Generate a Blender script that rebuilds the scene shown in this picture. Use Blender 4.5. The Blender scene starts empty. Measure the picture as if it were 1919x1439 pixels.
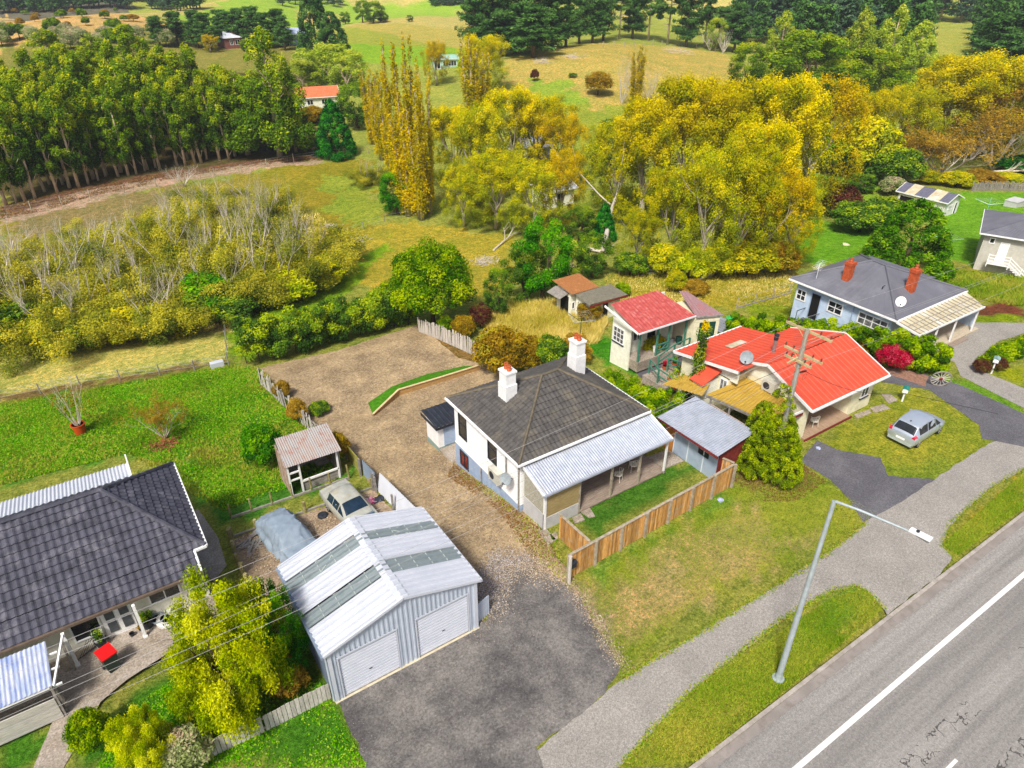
import bpy, bmesh, math, random
import numpy as np
from mathutils import Vector, Matrix
C = bpy.context.scene.collection
rad = math.radians
# ---------------------------------------------------------------- camera (surveyed from the photo's vanishing points)
FPX = 1310.0; PITCH = rad(31.6); AZ = rad(56.5); CAMZ = 25.0
Fv = np.array([math.cos(AZ)*math.cos(PITCH), math.sin(AZ)*math.cos(PITCH), -math.sin(PITCH)])
Rv = np.array([math.sin(AZ), -math.cos(AZ), 0.0]); Uv = np.cross(Rv, Fv); C0 = np.array([0, 0, CAMZ])
def ray(x, y): return Fv + Rv*(x-959.5)/FPX + Uv*(719.5-y)/FPX
def P(x, y, z=0.0):
    d = ray(x, y); p = C0 + d*((z-CAMZ)/d[2]); return (float(p[0]), float(p[1]), z)
def atY(x, y, Y):
    d = ray(x, y); p = C0 + d*(Y/d[1]); return tuple(float(v) for v in p)
def atX(x, y, X):
    d = ray(x, y); p = C0 + d*(X/d[0]); return tuple(float(v) for v in p)
def proj(p):
    v = np.array(p)-C0; a = v@Fv; return 959.5+FPX*(v@Rv)/a, 719.5-FPX*(v@Uv)/a
# ---------------------------------------------------------------- terrain height
_ys = [-4000, 0, 23, 30, 38, 48, 54, 62, 75, 105, 118, 135, 200, 250, 350, 450, 600, 1000, 1600, 4500]
_zs = [0, 0, 0, -1.5, -2.2, -2.4, -3.4, -4.3, -5, -5, -4.6, -4, -1, 0, 2, 4, 12, 40, 70, 90]
_t = np.arange(-60, 4500, 1.0); _h = np.interp(_t, _ys, _zs)
_k = np.exp(-0.5*(np.arange(-4, 5)/1.6)**2); _k /= _k.sum(); _hs = np.convolve(_h, _k, 'same'); _hs[:40] = 0
_hs[-10:] = 90
def Hn(x, y):
    x = np.asarray(x, float); y = np.asarray(y, float)
    e = y + 0.35*np.maximum(0, x-45)*np.clip((y-14)/12, 0, 1)
    z = np.interp(e, _t, _hs)
    d = np.hypot(x, y); m = np.clip((e-150)/200, 0, 1)
    z = z + 1.6*m*(3.4*np.sin(x/31+1.3)*np.cos(y/44+.4) + 2.6*np.sin((x+y)/57+2.) + 1.2*np.sin(x/17-y/23))
    z = z + 4.5*np.exp(-((x-118)**2+(y-146)**2)/(2*27**2))
    mm = np.clip((e-50)/15, 0, 1)
    z = z + mm*(.18*np.sin(x/5.3+.7)*np.sin(y/6.1) + .1*np.sin(x/2.3+y/3.1))
    return z
def H(x, y): return float(Hn(x, y))
def T(px, py):
    d = ray(px, py); t = 10.0; prev = t
    while t < 3000:
        p = C0 + d*t
        if p[2] <= H(p[0], p[1]): break
        prev = t; t *= 1.01
    for _ in range(25):
        m = (prev+t)/2; p = C0+d*m
        if p[2] <= H(p[0], p[1]): t = m
        else: prev = m
    p = C0+d*t; return (float(p[0]), float(p[1]), H(p[0], p[1]))
def W(pts): return [T(*p)[:2] for p in pts]
def hfor(base, py):
    b = np.array(base); lo, hi = 0.1, 60.0
    for _ in range(30):
        m = (lo+hi)/2
        if proj(b+np.array([0, 0, m]))[1] > py: lo = m
        else: hi = m
    return lo
# ---------------------------------------------------------------- colour + materials
def lin(h, k=1.0):
    h = h.lstrip('#'); r = [int(h[i:i+2], 16)/255 for i in (0, 2, 4)]
    return tuple((c/12.92 if c <= .04045 else ((c+.055)/1.055)**2.4)*k for c in r)+(1.0,)
def newmat(name):
    name = name.replace(' ', '_')
    m = bpy.data.materials.new(name); m.use_nodes = True
    nt = m.node_tree; return m, nt, nt.nodes['Principled BSDF']
def N(nt, t, **kw):
    n = nt.nodes.new(t)
    for k, v in kw.items():
        if hasattr(n, k): setattr(n, k, v)
        else: n.inputs[k].default_value = v
    return n
def mat(name, col, col2=None, scale=3.0, rough=.7, metal=0.0, bump=.15, bscale=None, island=0.0, dirt=None, dscale=.6, damt=.5,
        boards=None, boards_amp=.02, stretch=None, spec=.3, detail=6):
    """general weathered surface: two tones by noise, blotches of dirt, fine bump, optional horizontal boards"""
    m, nt, b = newmat(name); L = nt.links
    tc = N(nt, 'ShaderNodeTexCoord'); src = tc.outputs['Object']
    if stretch:
        mp = N(nt, 'ShaderNodeMapping'); mp.inputs['Scale'].default_value = stretch; L.new(src, mp.inputs[0]); s2 = mp.outputs[0]
    else: s2 = src
    no = N(nt, 'ShaderNodeTexNoise', Scale=scale, Detail=detail, Roughness=.65); L.new(s2, no.inputs['Vector'])
    cr = N(nt, 'ShaderNodeValToRGB'); L.new(no.outputs[0], cr.inputs[0])
    cr.color_ramp.elements[0].position = .35; cr.color_ramp.elements[1].position = .65
    c1 = lin(col) if isinstance(col, str) else col
    c2 = (lin(col2) if isinstance(col2, str) else col2) if col2 else tuple(x*.82 for x in c1[:3])+(1,)
    cr.color_ramp.elements[0].color = c2; cr.color_ramp.elements[1].color = c1; out = cr.outputs[0]
    if dirt:
        n2 = N(nt, 'ShaderNodeTexNoise', Scale=dscale, Detail=8, Roughness=.7); L.new(src, n2.inputs['Vector'])
        r2 = N(nt, 'ShaderNodeValToRGB'); r2.color_ramp.elements[0].position = .52; r2.color_ramp.elements[1].position = .68
        L.new(n2.outputs[0], r2.inputs[0]); mu = N(nt, 'ShaderNodeMath', operation='MULTIPLY'); mu.inputs[1].default_value = damt
        L.new(r2.outputs[0], mu.inputs[0])
        mx = N(nt, 'ShaderNodeMix', data_type='RGBA'); L.new(mu.outputs[0], mx.inputs[0]); L.new(out, mx.inputs[6])
        mx.inputs[7].default_value = lin(dirt) if isinstance(dirt, str) else dirt; out = mx.outputs[2]
    if island:
        g = N(nt, 'ShaderNodeNewGeometry'); hs = N(nt, 'ShaderNodeHueSaturation')
        mr = N(nt, 'ShaderNodeMapRange'); mr.inputs[3].default_value = 1-island; mr.inputs[4].default_value = 1+island
        L.new(g.outputs['Random Per Island'], mr.inputs[0]); L.new(mr.outputs[0], hs.inputs['Value']); L.new(out, hs.inputs['Color']); out = hs.outputs[0]
    L.new(out, b.inputs['Base Color']); b.inputs['Roughness'].default_value = rough; b.inputs['Metallic'].default_value = metal
    b.inputs['Specular IOR Level'].default_value = spec
    bp = N(nt, 'ShaderNodeBump', Strength=bump, Distance=.03); nb = N(nt, 'ShaderNodeTexNoise', Scale=bscale or scale*6, Detail=4)
    L.new(s2, nb.inputs['Vector']); L.new(nb.outputs[0], bp.inputs['Height']); last = bp
    if boards:
        sx = N(nt, 'ShaderNodeSeparateXYZ'); L.new(src, sx.inputs[0]); ml = N(nt, 'ShaderNodeMath', operation='MULTIPLY'); ml.inputs[1].default_value = 1/boards
        L.new(sx.outputs[2], ml.inputs[0]); fr = N(nt, 'ShaderNodeMath', operation='FRACT'); L.new(ml.outputs[0], fr.inputs[0])
        iv = N(nt, 'ShaderNodeMath', operation='SUBTRACT'); iv.inputs[0].default_value = 1; L.new(fr.outputs[0], iv.inputs[1])
        b2 = N(nt, 'ShaderNodeBump', Strength=1.0, Distance=boards_amp); L.new(iv.outputs[0], b2.inputs['Height']); L.new(bp.outputs[0], b2.inputs['Normal']); last = b2
    L.new(last.outputs[0], b.inputs['Normal'])
    return m
def leafmat(name, cols, trans=.3, pos=None):
    m, nt, b = newmat(name); L = nt.links
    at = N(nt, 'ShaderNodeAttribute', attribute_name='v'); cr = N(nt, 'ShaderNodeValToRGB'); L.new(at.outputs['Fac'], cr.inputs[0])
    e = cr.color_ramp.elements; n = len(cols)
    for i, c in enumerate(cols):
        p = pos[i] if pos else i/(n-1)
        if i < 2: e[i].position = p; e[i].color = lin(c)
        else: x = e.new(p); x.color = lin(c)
    oi = N(nt, 'ShaderNodeObjectInfo'); hs = N(nt, 'ShaderNodeHueSaturation')
    mr = N(nt, 'ShaderNodeMapRange'); mr.inputs[3].default_value = 1.08; mr.inputs[4].default_value = 1.42; hs.inputs['Saturation'].default_value = 1.1
    L.new(oi.outputs['Random'], mr.inputs[0]); L.new(mr.outputs[0], hs.inputs['Value']); L.new(cr.outputs[0], hs.inputs['Color'])
    d = N(nt, 'ShaderNodeBsdfDiffuse'); t = N(nt, 'ShaderNodeBsdfTranslucent'); mx = N(nt, 'ShaderNodeMixShader'); mx.inputs[0].default_value = trans
    L.new(hs.outputs[0], d.inputs[0]); L.new(hs.outputs[0], t.inputs[0]); L.new(d.outputs[0], mx.inputs[1]); L.new(t.outputs[0], mx.inputs[2])
    nt.nodes.remove(b); L.new(mx.outputs[0], nt.nodes['Material Output'].inputs[0])
    return m
# ---------------------------------------------------------------- objects
def tag(o, label, cat, group=None, kind=None):
    if label: o['label'] = label
    if cat: o['category'] = cat
    if group: o['group'] = group
    if kind: o['kind'] = kind
    return o
def thing(name, label, cat, loc=(0, 0, 0), rz=0.0, group=None):
    o = bpy.data.objects.new(name, None); C.objects.link(o); o.empty_display_size = .3
    o.location = loc; o.rotation_euler = (0, 0, rz); return tag(o, label, cat, group)
def rootloc(o):
    v = Vector((0, 0, 0))
    while o: v += o.location; o = o.parent
    return v
class MB:
    def __init__(s): s.v = []; s.f = []
    def add(s, vs, fs):
        n = len(s.v); s.v += [tuple(map(float, p)) for p in vs]; s.f += [tuple(i+n for i in f) for f in fs]; return s
    def box(s, x0, x1, y0, y1, z0, z1):
        return s.add([(x0, y0, z0), (x1, y0, z0), (x1, y1, z0), (x0, y1, z0), (x0, y0, z1), (x1, y0, z1), (x1, y1, z1), (x0, y1, z1)],
                     [(0, 3, 2, 1), (4, 5, 6, 7), (0, 1, 5, 4), (1, 2, 6, 5), (2, 3, 7, 6), (3, 0, 4, 7)])
    def bar(s, p, q, w, h=None, up=(0, 0, 1)):
        """box beam from p to q, width w (sideways) and height h"""
        h = h or w; p = Vector(p); q = Vector(q); d = (q-p).normalized(); u = Vector(up)
        if abs(d.dot(u)) > .98: u = Vector((1, 0, 0))
        r = d.cross(u).normalized(); u = r.cross(d)
        vs = []
        for e in (p, q):
            for a, b in ((-1, -1), (1, -1), (1, 1), (-1, 1)): vs.append(e + r*(a*w/2) + u*(b*h/2))
        return s.add(vs, [(0, 3, 2, 1), (4, 5, 6, 7), (0, 1, 5, 4), (1, 2, 6, 5), (2, 3, 7, 6), (3, 0, 4, 7)][0:6] if True else [])
    def tube(s, pts, rs, n=8, cap=True):
        pts = [Vector(p) for p in pts]; rs = rs if hasattr(rs, '__len__') else [rs]*len(pts); rings = []
        base = len(s.v); vs = []
        for i, p in enumerate(pts):
            d = (pts[min(i+1, len(pts)-1)]-pts[max(i-1, 0)]).normalized(); u = Vector((0, 0, 1)) if abs(d.z) < .95 else Vector((1, 0, 0))
            a = d.cross(u).normalized(); b = d.cross(a)
            for k in range(n):
                t = 2*math.pi*k/n; vs.append(p+a*(math.cos(t)*rs[i])+b*(math.sin(t)*rs[i]))
        fs = [(i*n+k, i*n+(k+1) % n, (i+1)*n+(k+1) % n, (i+1)*n+k) for i in range(len(pts)-1) for k in range(n)]
        if cap: fs += [tuple(range(n))[::-1], tuple((len(pts)-1)*n+k for k in range(n))]
        return s.add(vs, fs)
    def lathe(s, c, prof, n=16, axis='z'):
        vs = []
        for r, h in prof:
            for k in range(n):
                t = 2*math.pi*k/n; a, b = r*math.cos(t), r*math.sin(t)
                vs.append({'z': (c[0]+a, c[1]+b, c[2]+h), 'y': (c[0]+a, c[1]+h, c[2]+b), 'x': (c[0]+h, c[1]+a, c[2]+b)}[axis])
        m = len(prof); fs = [(i*n+k, i*n+(k+1) % n, (i+1)*n+(k+1) % n, (i+1)*n+k) for i in range(m-1) for k in range(n)]
        fs += [tuple(range(n))[::-1], tuple((m-1)*n+k for k in range(n))]
        return s.add(vs, fs)
    def slab(s, pts, t=.06):
        """polygon given by its top corners, thickness t downwards"""
        n = len(pts); vs = [tuple(p) for p in pts]+[(p[0], p[1], p[2]-t) for p in pts]
        return s.add(vs, [tuple(range(n)), tuple(range(2*n-1, n-1, -1))]+[(i, i+n, (i+1) % n+n, (i+1) % n) for i in range(n)])
    def prism(s, poly, z0, z1):
        return s.slab([(p[0], p[1], z1) for p in poly], z1-z0)
    def build(s, name, m, parent=None, smooth=False):
        me = bpy.data.meshes.new(name); off = rootloc(parent) if parent else Vector((0, 0, 0))
        if parent and getattr(parent, 'local_build', False): off = Vector((0, 0, 0))
        a = np.array(s.v)-np.array(off)
        if parent and LOCAL.get(topof(parent).name): a = np.array(s.v)
        me.from_pydata(a.tolist(), [], s.f); me.materials.append(m)
        bm = bmesh.new(); bm.from_mesh(me); bmesh.ops.recalc_face_normals(bm, faces=bm.faces); bm.to_mesh(me); bm.free()
        if smooth:
            me.polygons.foreach_set('use_smooth', [True]*len(me.polygons))
            try: me.set_sharp_from_angle(angle=rad(40))
            except Exception: pass
        o = bpy.data.objects.new(name, me); C.objects.link(o); o.parent = parent; return o
LOCAL = {}
def topof(o):
    while o.parent: o = o.parent
    return o
def solo(name, mb, m, label, cat, loc=None, group=None, kind=None, smooth=False):
    """a thing that is one mesh; its origin goes to its base"""
    a = np.array(mb.v)
    if loc is None: loc = (a[:, 0].mean(), a[:, 1].mean(), a[:, 2].min())
    mb.v = [(p[0]-loc[0], p[1]-loc[1], p[2]-loc[2]) for p in mb.v]
    o = mb.build(name, m, None, smooth); o.location = loc; return tag(o, label, cat, group, kind)
def copy_tree(o, parent=None):
    c = o.copy(); C.objects.link(c); c.parent = parent
    for ch in list(o.children): copy_tree(ch, c)
    return c
def npmesh(name, V, Q, m, v=None, smooth=False):
    me = bpy.data.meshes.new(name); V = np.ascontiguousarray(V, dtype=np.float32); Q = np.ascontiguousarray(Q, dtype=np.int32); k = Q.shape[1]
    me.vertices.add(len(V)); me.vertices.foreach_set('co', V.ravel()); me.loops.add(Q.size); me.loops.foreach_set('vertex_index', Q.ravel())
    me.polygons.add(len(Q)); me.polygons.foreach_set('loop_start', np.arange(len(Q), dtype=np.int32)*k)
    try: me.polygons.foreach_set('loop_total', np.full(len(Q), k, dtype=np.int32))
    except Exception: pass
    if v is not None:
        a = me.attributes.new('v', 'FLOAT', 'POINT'); a.data.foreach_set('value', np.ascontiguousarray(v, dtype=np.float32))
    me.update(calc_edges=True); me.materials.append(m)
    if smooth: me.polygons.foreach_set('use_smooth', np.ones(len(Q), dtype=bool))
    return me
# ---------------------------------------------------------------- roof slopes with real tiles / corrugation
def slope(p0, p1, p2, p3, pitch=.25, amp=.012, course=0.0, step=.02, seg=6, mode='sine', lap=0.0):
    """a roof plane: p0-p1 along the eave, p3-p2 along the top (p3 above p0). Columns run straight up the slope."""
    p0, p1, p2, p3 = [np.array(p, float) for p in (p0, p1, p2, p3)]
    u = p1-p0; Lu = np.linalg.norm(u); u /= Lu; w = p3-p0; w = w-(w@u)*u; hgt = np.linalg.norm(w); w /= hgt; n = np.cross(u, w)
    if n[2] < 0: n = -n
    u3 = (p3-p0)@u; u2 = (p2-p0)@u
    nc = max(1, int(round(hgt/course))) if course else 1
    k = int(Lu/pitch*seg)+1; us = np.linspace(0, Lu, k+1)
    ph = (us/pitch) % 1.0
    if mode == 'sine': prof = amp*np.sin(2*math.pi*ph)
    elif mode == 'rib': prof = amp*np.clip(1.6*(np.abs(ph-.5) < .16), 0, 1)
    else: prof = amp*np.abs(np.sin(math.pi*ph))
    V = []; F = []
    for c in range(nc):
        rows = []
        for f, e in ((c/nc, step if course else 0), (min(1, (c+1)/nc+.0), 0)):
            a, b = u3*f, Lu+(u2-Lu)*f; uu = np.clip(us, a, b); pr = np.interp(uu, us, prof)
            pts = p0+uu[:, None]*u+(w*hgt*f)[None, :]+n[None, :]*(pr+e)[:, None]; rows.append(pts)
        n0 = len(V); V += rows[0].tolist()+rows[1].tolist(); q = k+1
        if course:
            low = rows[0]-n*(step+.005); V += low.tolist()
        for i in range(k):
            if np.linalg.norm(rows[0][i]-rows[0][i+1]) < 1e-6 and np.linalg.norm(rows[1][i]-rows[1][i+1]) < 1e-6: continue
            F.append((n0+i, n0+i+1, n0+q+i+1, n0+q+i))
            if course: F.append((n0+2*q+i, n0+2*q+i+1, n0+i+1, n0+i))
    m = MB(); m.add(V, F); return m
def merge(*mbs):
    m = MB()
    for b in mbs: m.add(b.v, b.f)
    return m
# ---------------------------------------------------------------- windows and doors on walls that follow X or Y
def wbox(ax, pos, out, a0, a1, z0, z1, d0, d1):
    lo, hi = sorted((pos+out*d0, pos+out*d1)); a0, a1 = sorted((a0, a1))
    return (lo, hi, a0, a1, z0, z1) if ax == 'x' else (a0, a1, lo, hi, z0, z1)
def window(parent, ax, pos, out, a0, a1, z0, z1, fm, gm, nx=1, nz=1, fw=.07, name='window', sill=None):
    a0, a1 = sorted((a0, a1)); m = MB()
    m.box(*wbox(ax, pos, out, a0, a1, z0, z0+fw, -.03, .05)); m.box(*wbox(ax, pos, out, a0, a1, z1-fw, z1, -.03, .05))
    m.box(*wbox(ax, pos, out, a0, a0+fw, z0+fw, z1-fw, -.03, .048)); m.box(*wbox(ax, pos, out, a1-fw, a1, z0+fw, z1-fw, -.03, .048))
    for i in range(1, nx): x = a0+(a1-a0)*i/nx; m.box(*wbox(ax, pos, out, x-fw*.35, x+fw*.35, z0+fw, z1-fw, -.03, .042))
    for i in range(1, nz): z = z0+(z1-z0)*i/nz; m.box(*wbox(ax, pos, out, a0+fw, a1-fw, z-fw*.3, z+fw*.3, -.03, .038))
    w = m.build(name, fm, parent)
    g = MB(); g.box(*wbox(ax, pos, out, a0+fw*.5, a1-fw*.5, z0+fw*.5, z1-fw*.5, -.02, .012)); g.build('pane', gm, w)
    if sill: s = MB(); s.box(*wbox(ax, pos, out, a0-.05, a1+.05, z0-.06, z0-.005, -.02, .1)); s.build('sill', sill, w)
    return w
# ================================================================ GROUND
def pip(px, py, poly):
    ins = np.zeros(px.shape, bool); n = len(poly)
    for i in range(n):
        x1, y1 = poly[i]; x2, y2 = poly[(i+1) % n]
        if y1 == y2: continue
        c = ((y1 > py) != (y2 > py)) & (px < (x2-x1)*(py-y1)/(y2-y1)+x1); ins ^= c
    return ins
def axis(lo, hi, f0, f1, step, g):
    mid = list(np.arange(f0, f1+1e-6, step)); a = []; x = f0; s = step
    while x > lo: s *= g; x -= s; a.append(x)
    b = []; x = mid[-1]; s = step
    while x < hi: s *= g; x += s; b.append(x)
    return np.array(a[::-1]+mid+b)
def grass_mat():
    m, nt, b = newmat('grass'); L = nt.links
    at = N(nt, 'ShaderNodeAttribute', attribute_name='col'); tc = N(nt, 'ShaderNodeTexCoord')
    geo = N(nt, 'ShaderNodeCameraData')
    def noise(s, d=6, r=.7):
        n = N(nt, 'ShaderNodeTexNoise', Scale=s, Detail=d, Roughness=r); L.new(tc.outputs['Object'], n.inputs['Vector']); return n
    def ramp(n, p0, p1, c0=(0, 0, 0, 1), c1=(1, 1, 1, 1)):
        r = N(nt, 'ShaderNodeValToRGB'); e = r.color_ramp.elements; e[0].position = p0; e[1].position = p1; e[0].color = c0; e[1].color = c1
        L.new(n.outputs[0], r.inputs[0]); return r
    def mix(t, fac, a, bb):
        x = N(nt, 'ShaderNodeMix', data_type='RGBA', blend_type=t)
        if hasattr(fac, 'is_linked') or not isinstance(fac, (int, float)): L.new(fac, x.inputs[0])
        else: x.inputs[0].default_value = fac
        L.new(a, x.inputs[6])
        if isinstance(bb, tuple): x.inputs[7].default_value = bb
        else: L.new(bb, x.inputs[7])
        return x.outputs[2]
    c = at.outputs['Color']
    big = ramp(noise(.22, 7), .38, .64); c = mix('MIX', big.outputs[0], mix('MULTIPLY', 1.0, c, (.84, .93, .82, 1)), mix('MULTIPLY', 1.0, c, (1.2, 1.08, 1.1, 1)))
    med = ramp(noise(1.7, 8, .75), .38, .62, (.66, .74, .6, 1), (1.45, 1.28, 1.4, 1)); c = mix('MULTIPLY', 1.0, c, med.outputs[0])
    fine = ramp(noise(7, 6, .85), .38, .62, (.42, .5, .4, 1), (1.62, 1.45, 1.6, 1)); c = mix('MULTIPLY', 1.0, c, fine.outputs[0])
    dry = ramp(noise(.8, 9, .85), .55, .68); dd = N(nt, 'ShaderNodeMath', operation='MULTIPLY'); dd.inputs[1].default_value = .75; L.new(dry.outputs[0], dd.inputs[0])
    dr2 = mix('MIX', .45, c, lin('#b8a45c')); c = mix('MIX', dd.outputs[0], c, dr2)
    L.new(c, b.inputs['Base Color']); b.inputs['Roughness'].default_value = 1; b.inputs['Specular IOR Level'].default_value = .05
    h = N(nt, 'ShaderNodeMath', operation='ADD'); L.new(noise(1.7, 8, .75).outputs[0], h.inputs[0]); L.new(noise(14, 4, .8).outputs[0], h.inputs[1])
    bp = N(nt, 'ShaderNodeBump', Strength=1.0, Distance=.22); L.new(h.outputs[0], bp.inputs['Height']); L.new(bp.outputs[0], b.inputs['Normal'])
    return m
GRASS = grass_mat()
ZN = [  # photo outlines projected to the ground: (points, colour, edge raggedness in m, blend)
 ([(0,8),(250,30),(330,45),(420,45),(400,110),(250,100),(120,140),(0,130)], '#c9aa68', 4, 1),
 ([(0,0),(240,0),(240,22),(0,40)], '#6a6a58', 6, 1),
 ([(330,28),(480,-10),(700,8),(860,16),(875,30),(640,50),(540,55),(360,62)], '#92b63c', 4, 1),
 ([(640,0),(900,0),(900,22),(820,18),(700,12)], '#8cb634', 4, 1),
 ([(560,20),(640,30),(640,45),(560,42)], '#c0b062', 2, 1),
 ([(650,48),(860,55),(880,30),(880,95),(670,90)], '#b0a850', 3, 1),
 ([(480,60),(640,52),(870,95),(870,118),(660,112),(640,110),(480,95)], '#9aa53c', 3, 1),
 ([(640,80),(880,90),(880,122),(640,112)], '#88b22a', 3, 1),
 ([(940,120),(1110,80),(1360,100),(1400,150),(1250,250),(1000,250)], '#b8aa54', 3, 1),
 ([(985,150),(1060,150),(1110,200),(1080,230),(1000,190)], '#90ae38', 2, 1),
 ([(1060,200),(1180,200),(1160,420),(1100,420)], '#94a436', 3, 1),
 ([(1730,50),(1820,55),(1800,100),(1730,105)], '#a8ae4c', 3, 1),
 ([(0,385),(340,325),(610,290),(560,180),(560,60),(0,90)], '#8a8a40', 3, 1),
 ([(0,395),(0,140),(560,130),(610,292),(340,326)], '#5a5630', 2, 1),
 ([(0,410),(350,345),(620,300),(700,420),(560,560),(380,560),(0,560)], '#99952e', 2, 1),
 ([(0,425),(120,385),(330,345),(330,352),(420,360),(200,420),(60,445)], '#958a55', 1.5, 1),
 ([(0,388),(90,368),(210,340),(330,318),(470,300),(610,290),(610,296),(500,306),(400,322),(330,334),(200,360),(90,390),(0,412)], '#7c5e48', .8, 1),
 ([(0,404),(90,380),(200,350),(330,327),(400,316),(520,304),(600,300),(600,307),(520,313),(420,328),(330,342),(200,372),(100,398),(0,424)], '#bda68a', .8, 1),
 ([(540,310),(690,300),(715,400),(640,440),(560,380)], '#98932a', 2, 1),
 ([(600,330),(690,330),(715,410),(640,430)], '#92a636', 2, 1),
 ([(640,445),(730,415),(960,440),(970,520),(900,560),(640,540),(560,560),(600,470)], '#b2aa38', 1.5, 1),
 ([(425,590),(560,545),(640,500),(740,440),(640,560),(560,600),(470,640)], '#86b01e', 1, 1),
 ([(0,650),(415,585),(430,668),(0,742)], '#cccb68', 1, 1),
 ([(0,650),(415,585),(425,618),(0,672)], '#cdbb7a', 1, 1),
 ([(420,588),(470,570),(465,640),(470,660),(440,678),(428,640)], '#86ae20', .6, 1),
 ([(0,740),(420,672),(428,682),(0,758)], '#8d7a48', .5, 1),
 ([(0,755),(430,684),(480,690),(560,770),(640,800),(660,850),(420,960),(380,900),(330,860),(240,850),(0,910)], '#5f9c2c', .6, 1),
 ([(0,795),(60,778),(130,762),(118,778),(30,815),(0,825)], '#a09a48', .5, 1), ([(470,700),(500,700),(545,760),(500,770)], '#a08848', .4, 1), ([(640,830),(600,790),(560,770),(600,840)], '#7a8c34', .4, 1), ([(360,840),(420,835),(440,850),(380,862)], '#9a8c44', .4, 1),
 ([(268,815),(345,818),(340,848),(275,850)], '#a86a38', .4, 1),
 ([(340,865),(620,905),(660,870),(670,885),(640,905),(420,985),(380,960)], '#50902a', .3, 1),
 ([(1150,520),(1480,510),(1480,560),(1390,578),(1150,560)], '#b0aa34', 1, 1),
 ([(1395,560),(1480,560),(1480,600),(1400,585)], '#8fa824', .5, 1),
 ([(1500,325),(1680,330),(1640,400),(1500,410)], '#88b02c', 1.5, 1),
 ([(1495,405),(1640,430),(1680,470),(1640,500),(1490,490)], '#72b024', 1, 1),
 ([(1740,360),(1919,360),(1919,520),(1740,480)], '#76b226', .8, 1),
 ([(1730,490),(1830,500),(1919,510),(1919,570),(1830,560)], '#909638', 1, 1),
 ([(1830,570),(1919,565),(1919,600),(1840,590)], '#86523a', .6, 1),
 ([(1830,590),(1919,592),(1919,610),(1820,612)], '#92ae1c', .4, 1),
 ([(1870,690),(1919,680),(1919,720),(1870,705)], '#9cae1c', .3, 1),
 ([(930,575),(1080,565),(1130,600),(1120,640),(970,650),(900,620)], '#b3a458', 1, 1),
 ([(900,560),(1040,560),(1060,580),(930,600)], '#74a026', 1, 1),
 ([(1090,650),(1130,625),(1180,665),(1220,690),(1180,700)], '#4a9a1c', .5, 1),
 ([(870,640),(900,660),(880,700),(820,665),(790,625)], '#8f7640', .5, 1),
 ([(1530,835),(1680,735),(1700,715),(1850,800),(1830,860),(1690,920),(1600,880)], '#9eaa34', .4, 1),
 ([(1560,880),(1830,862),(1690,922)], '#8ea434', .4, 1),
 ([(1740,705),(1830,720),(1919,755),(1919,785),(1780,735)], '#76a82c', .3, 1),
 ([(1080,1100),(1370,900),(1500,860),(1640,950),(1600,1000),(1300,1130),(1160,1270),(1120,1230)], '#9caa3e', .5, 1),
 ([(1090,1085),(1370,915),(1390,935),(1230,1010),(1110,1110)], '#78a438', .4, 1),
 ([(1120,1130),(1180,1060),(1270,1010),(1400,965),(1490,985),(1500,1030),(1380,1090),(1250,1160),(1150,1200)], '#bfb070', 1.0, 1),
 ([(1160,1439),(1300,1290),(1560,1120),(1620,1100),(1660,1150),(1500,1270),(1300,1430)], '#a2a83c', .3, 1),
 ([(1480,1200),(1560,1130),(1620,1100),(1640,1120),(1500,1220)], '#78a634', .4, 1),
 ([(1770,1020),(1919,880),(1919,950),(1790,1045)], '#a4a83c', .3, 1),
 ([(1800,980),(1919,885),(1919,900),(1830,980)], '#a8a030', .3, 1),
 ([(1072,1096),(1100,1112),(1135,1165),(1172,1245),(1168,1275),(1130,1240),(1095,1160)], '#c4ae8e', .35, 1),
 ([(1060,960),(1240,870),(1310,870),(1110,1010)], '#568c2a', .15, 1),
 ([(120,1439),(180,1350),(360,1230),(600,1270),(690,1439)], '#549024', .2, 1),
 ([(0,1370),(105,1355),(60,1439),(0,1439)], '#549024', .1, 1),
 ([(1385,870),(1520,870),(1500,910),(1400,915),(1380,895)], '#8f7a4c', .4, 1),
 ([(590,1150),(330,1290),(350,1390),(420,1400),(600,1290)], '#5a7a24', .3, 1),
]
xs = axis(-1500, 3800, -24, 100, .62, 1.05); ys = axis(-400, 4300, 7, 128, .62, 1.045)
XX, YY = np.meshgrid(xs, ys); ZZ = Hn(XX, YY); ZZ = np.where(YY < 8.3, -.3, ZZ)
rs = np.random.RandomState(5)
def vnoise(x, y, s, seed):
    r = np.random.RandomState(seed); g = r.rand(64, 64); X = x/s; Y = y/s; xi = np.floor(X).astype(int); yi = np.floor(Y).astype(int); fx = X-xi; fy = Y-yi
    fx = fx*fx*(3-2*fx); fy = fy*fy*(3-2*fy); a = g[xi % 64, yi % 64]; b = g[(xi+1) % 64, yi % 64]; c = g[xi % 64, (yi+1) % 64]; d = g[(xi+1) % 64, (yi+1) % 64]
    return (a*(1-fx)+b*fx)*(1-fy)+(c*(1-fx)+d*fx)*fy
COL = np.zeros(XX.shape+(4,)); base = np.array(lin('#9aa646')); COL[:] = base
far = vnoise(XX, YY, 90, 3) > .52
COL[far & (YY > 200)] = lin('#b8b062')
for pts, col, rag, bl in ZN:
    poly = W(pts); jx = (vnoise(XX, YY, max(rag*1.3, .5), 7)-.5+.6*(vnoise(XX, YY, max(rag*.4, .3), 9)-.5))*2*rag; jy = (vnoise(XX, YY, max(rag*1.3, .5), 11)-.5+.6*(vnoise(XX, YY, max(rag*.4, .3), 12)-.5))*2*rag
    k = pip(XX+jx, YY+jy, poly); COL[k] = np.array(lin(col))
COL[..., :3] *= 1.06
nx = len(xs); ny = len(ys); idx = np.arange(nx*ny).reshape(ny, nx)
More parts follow.
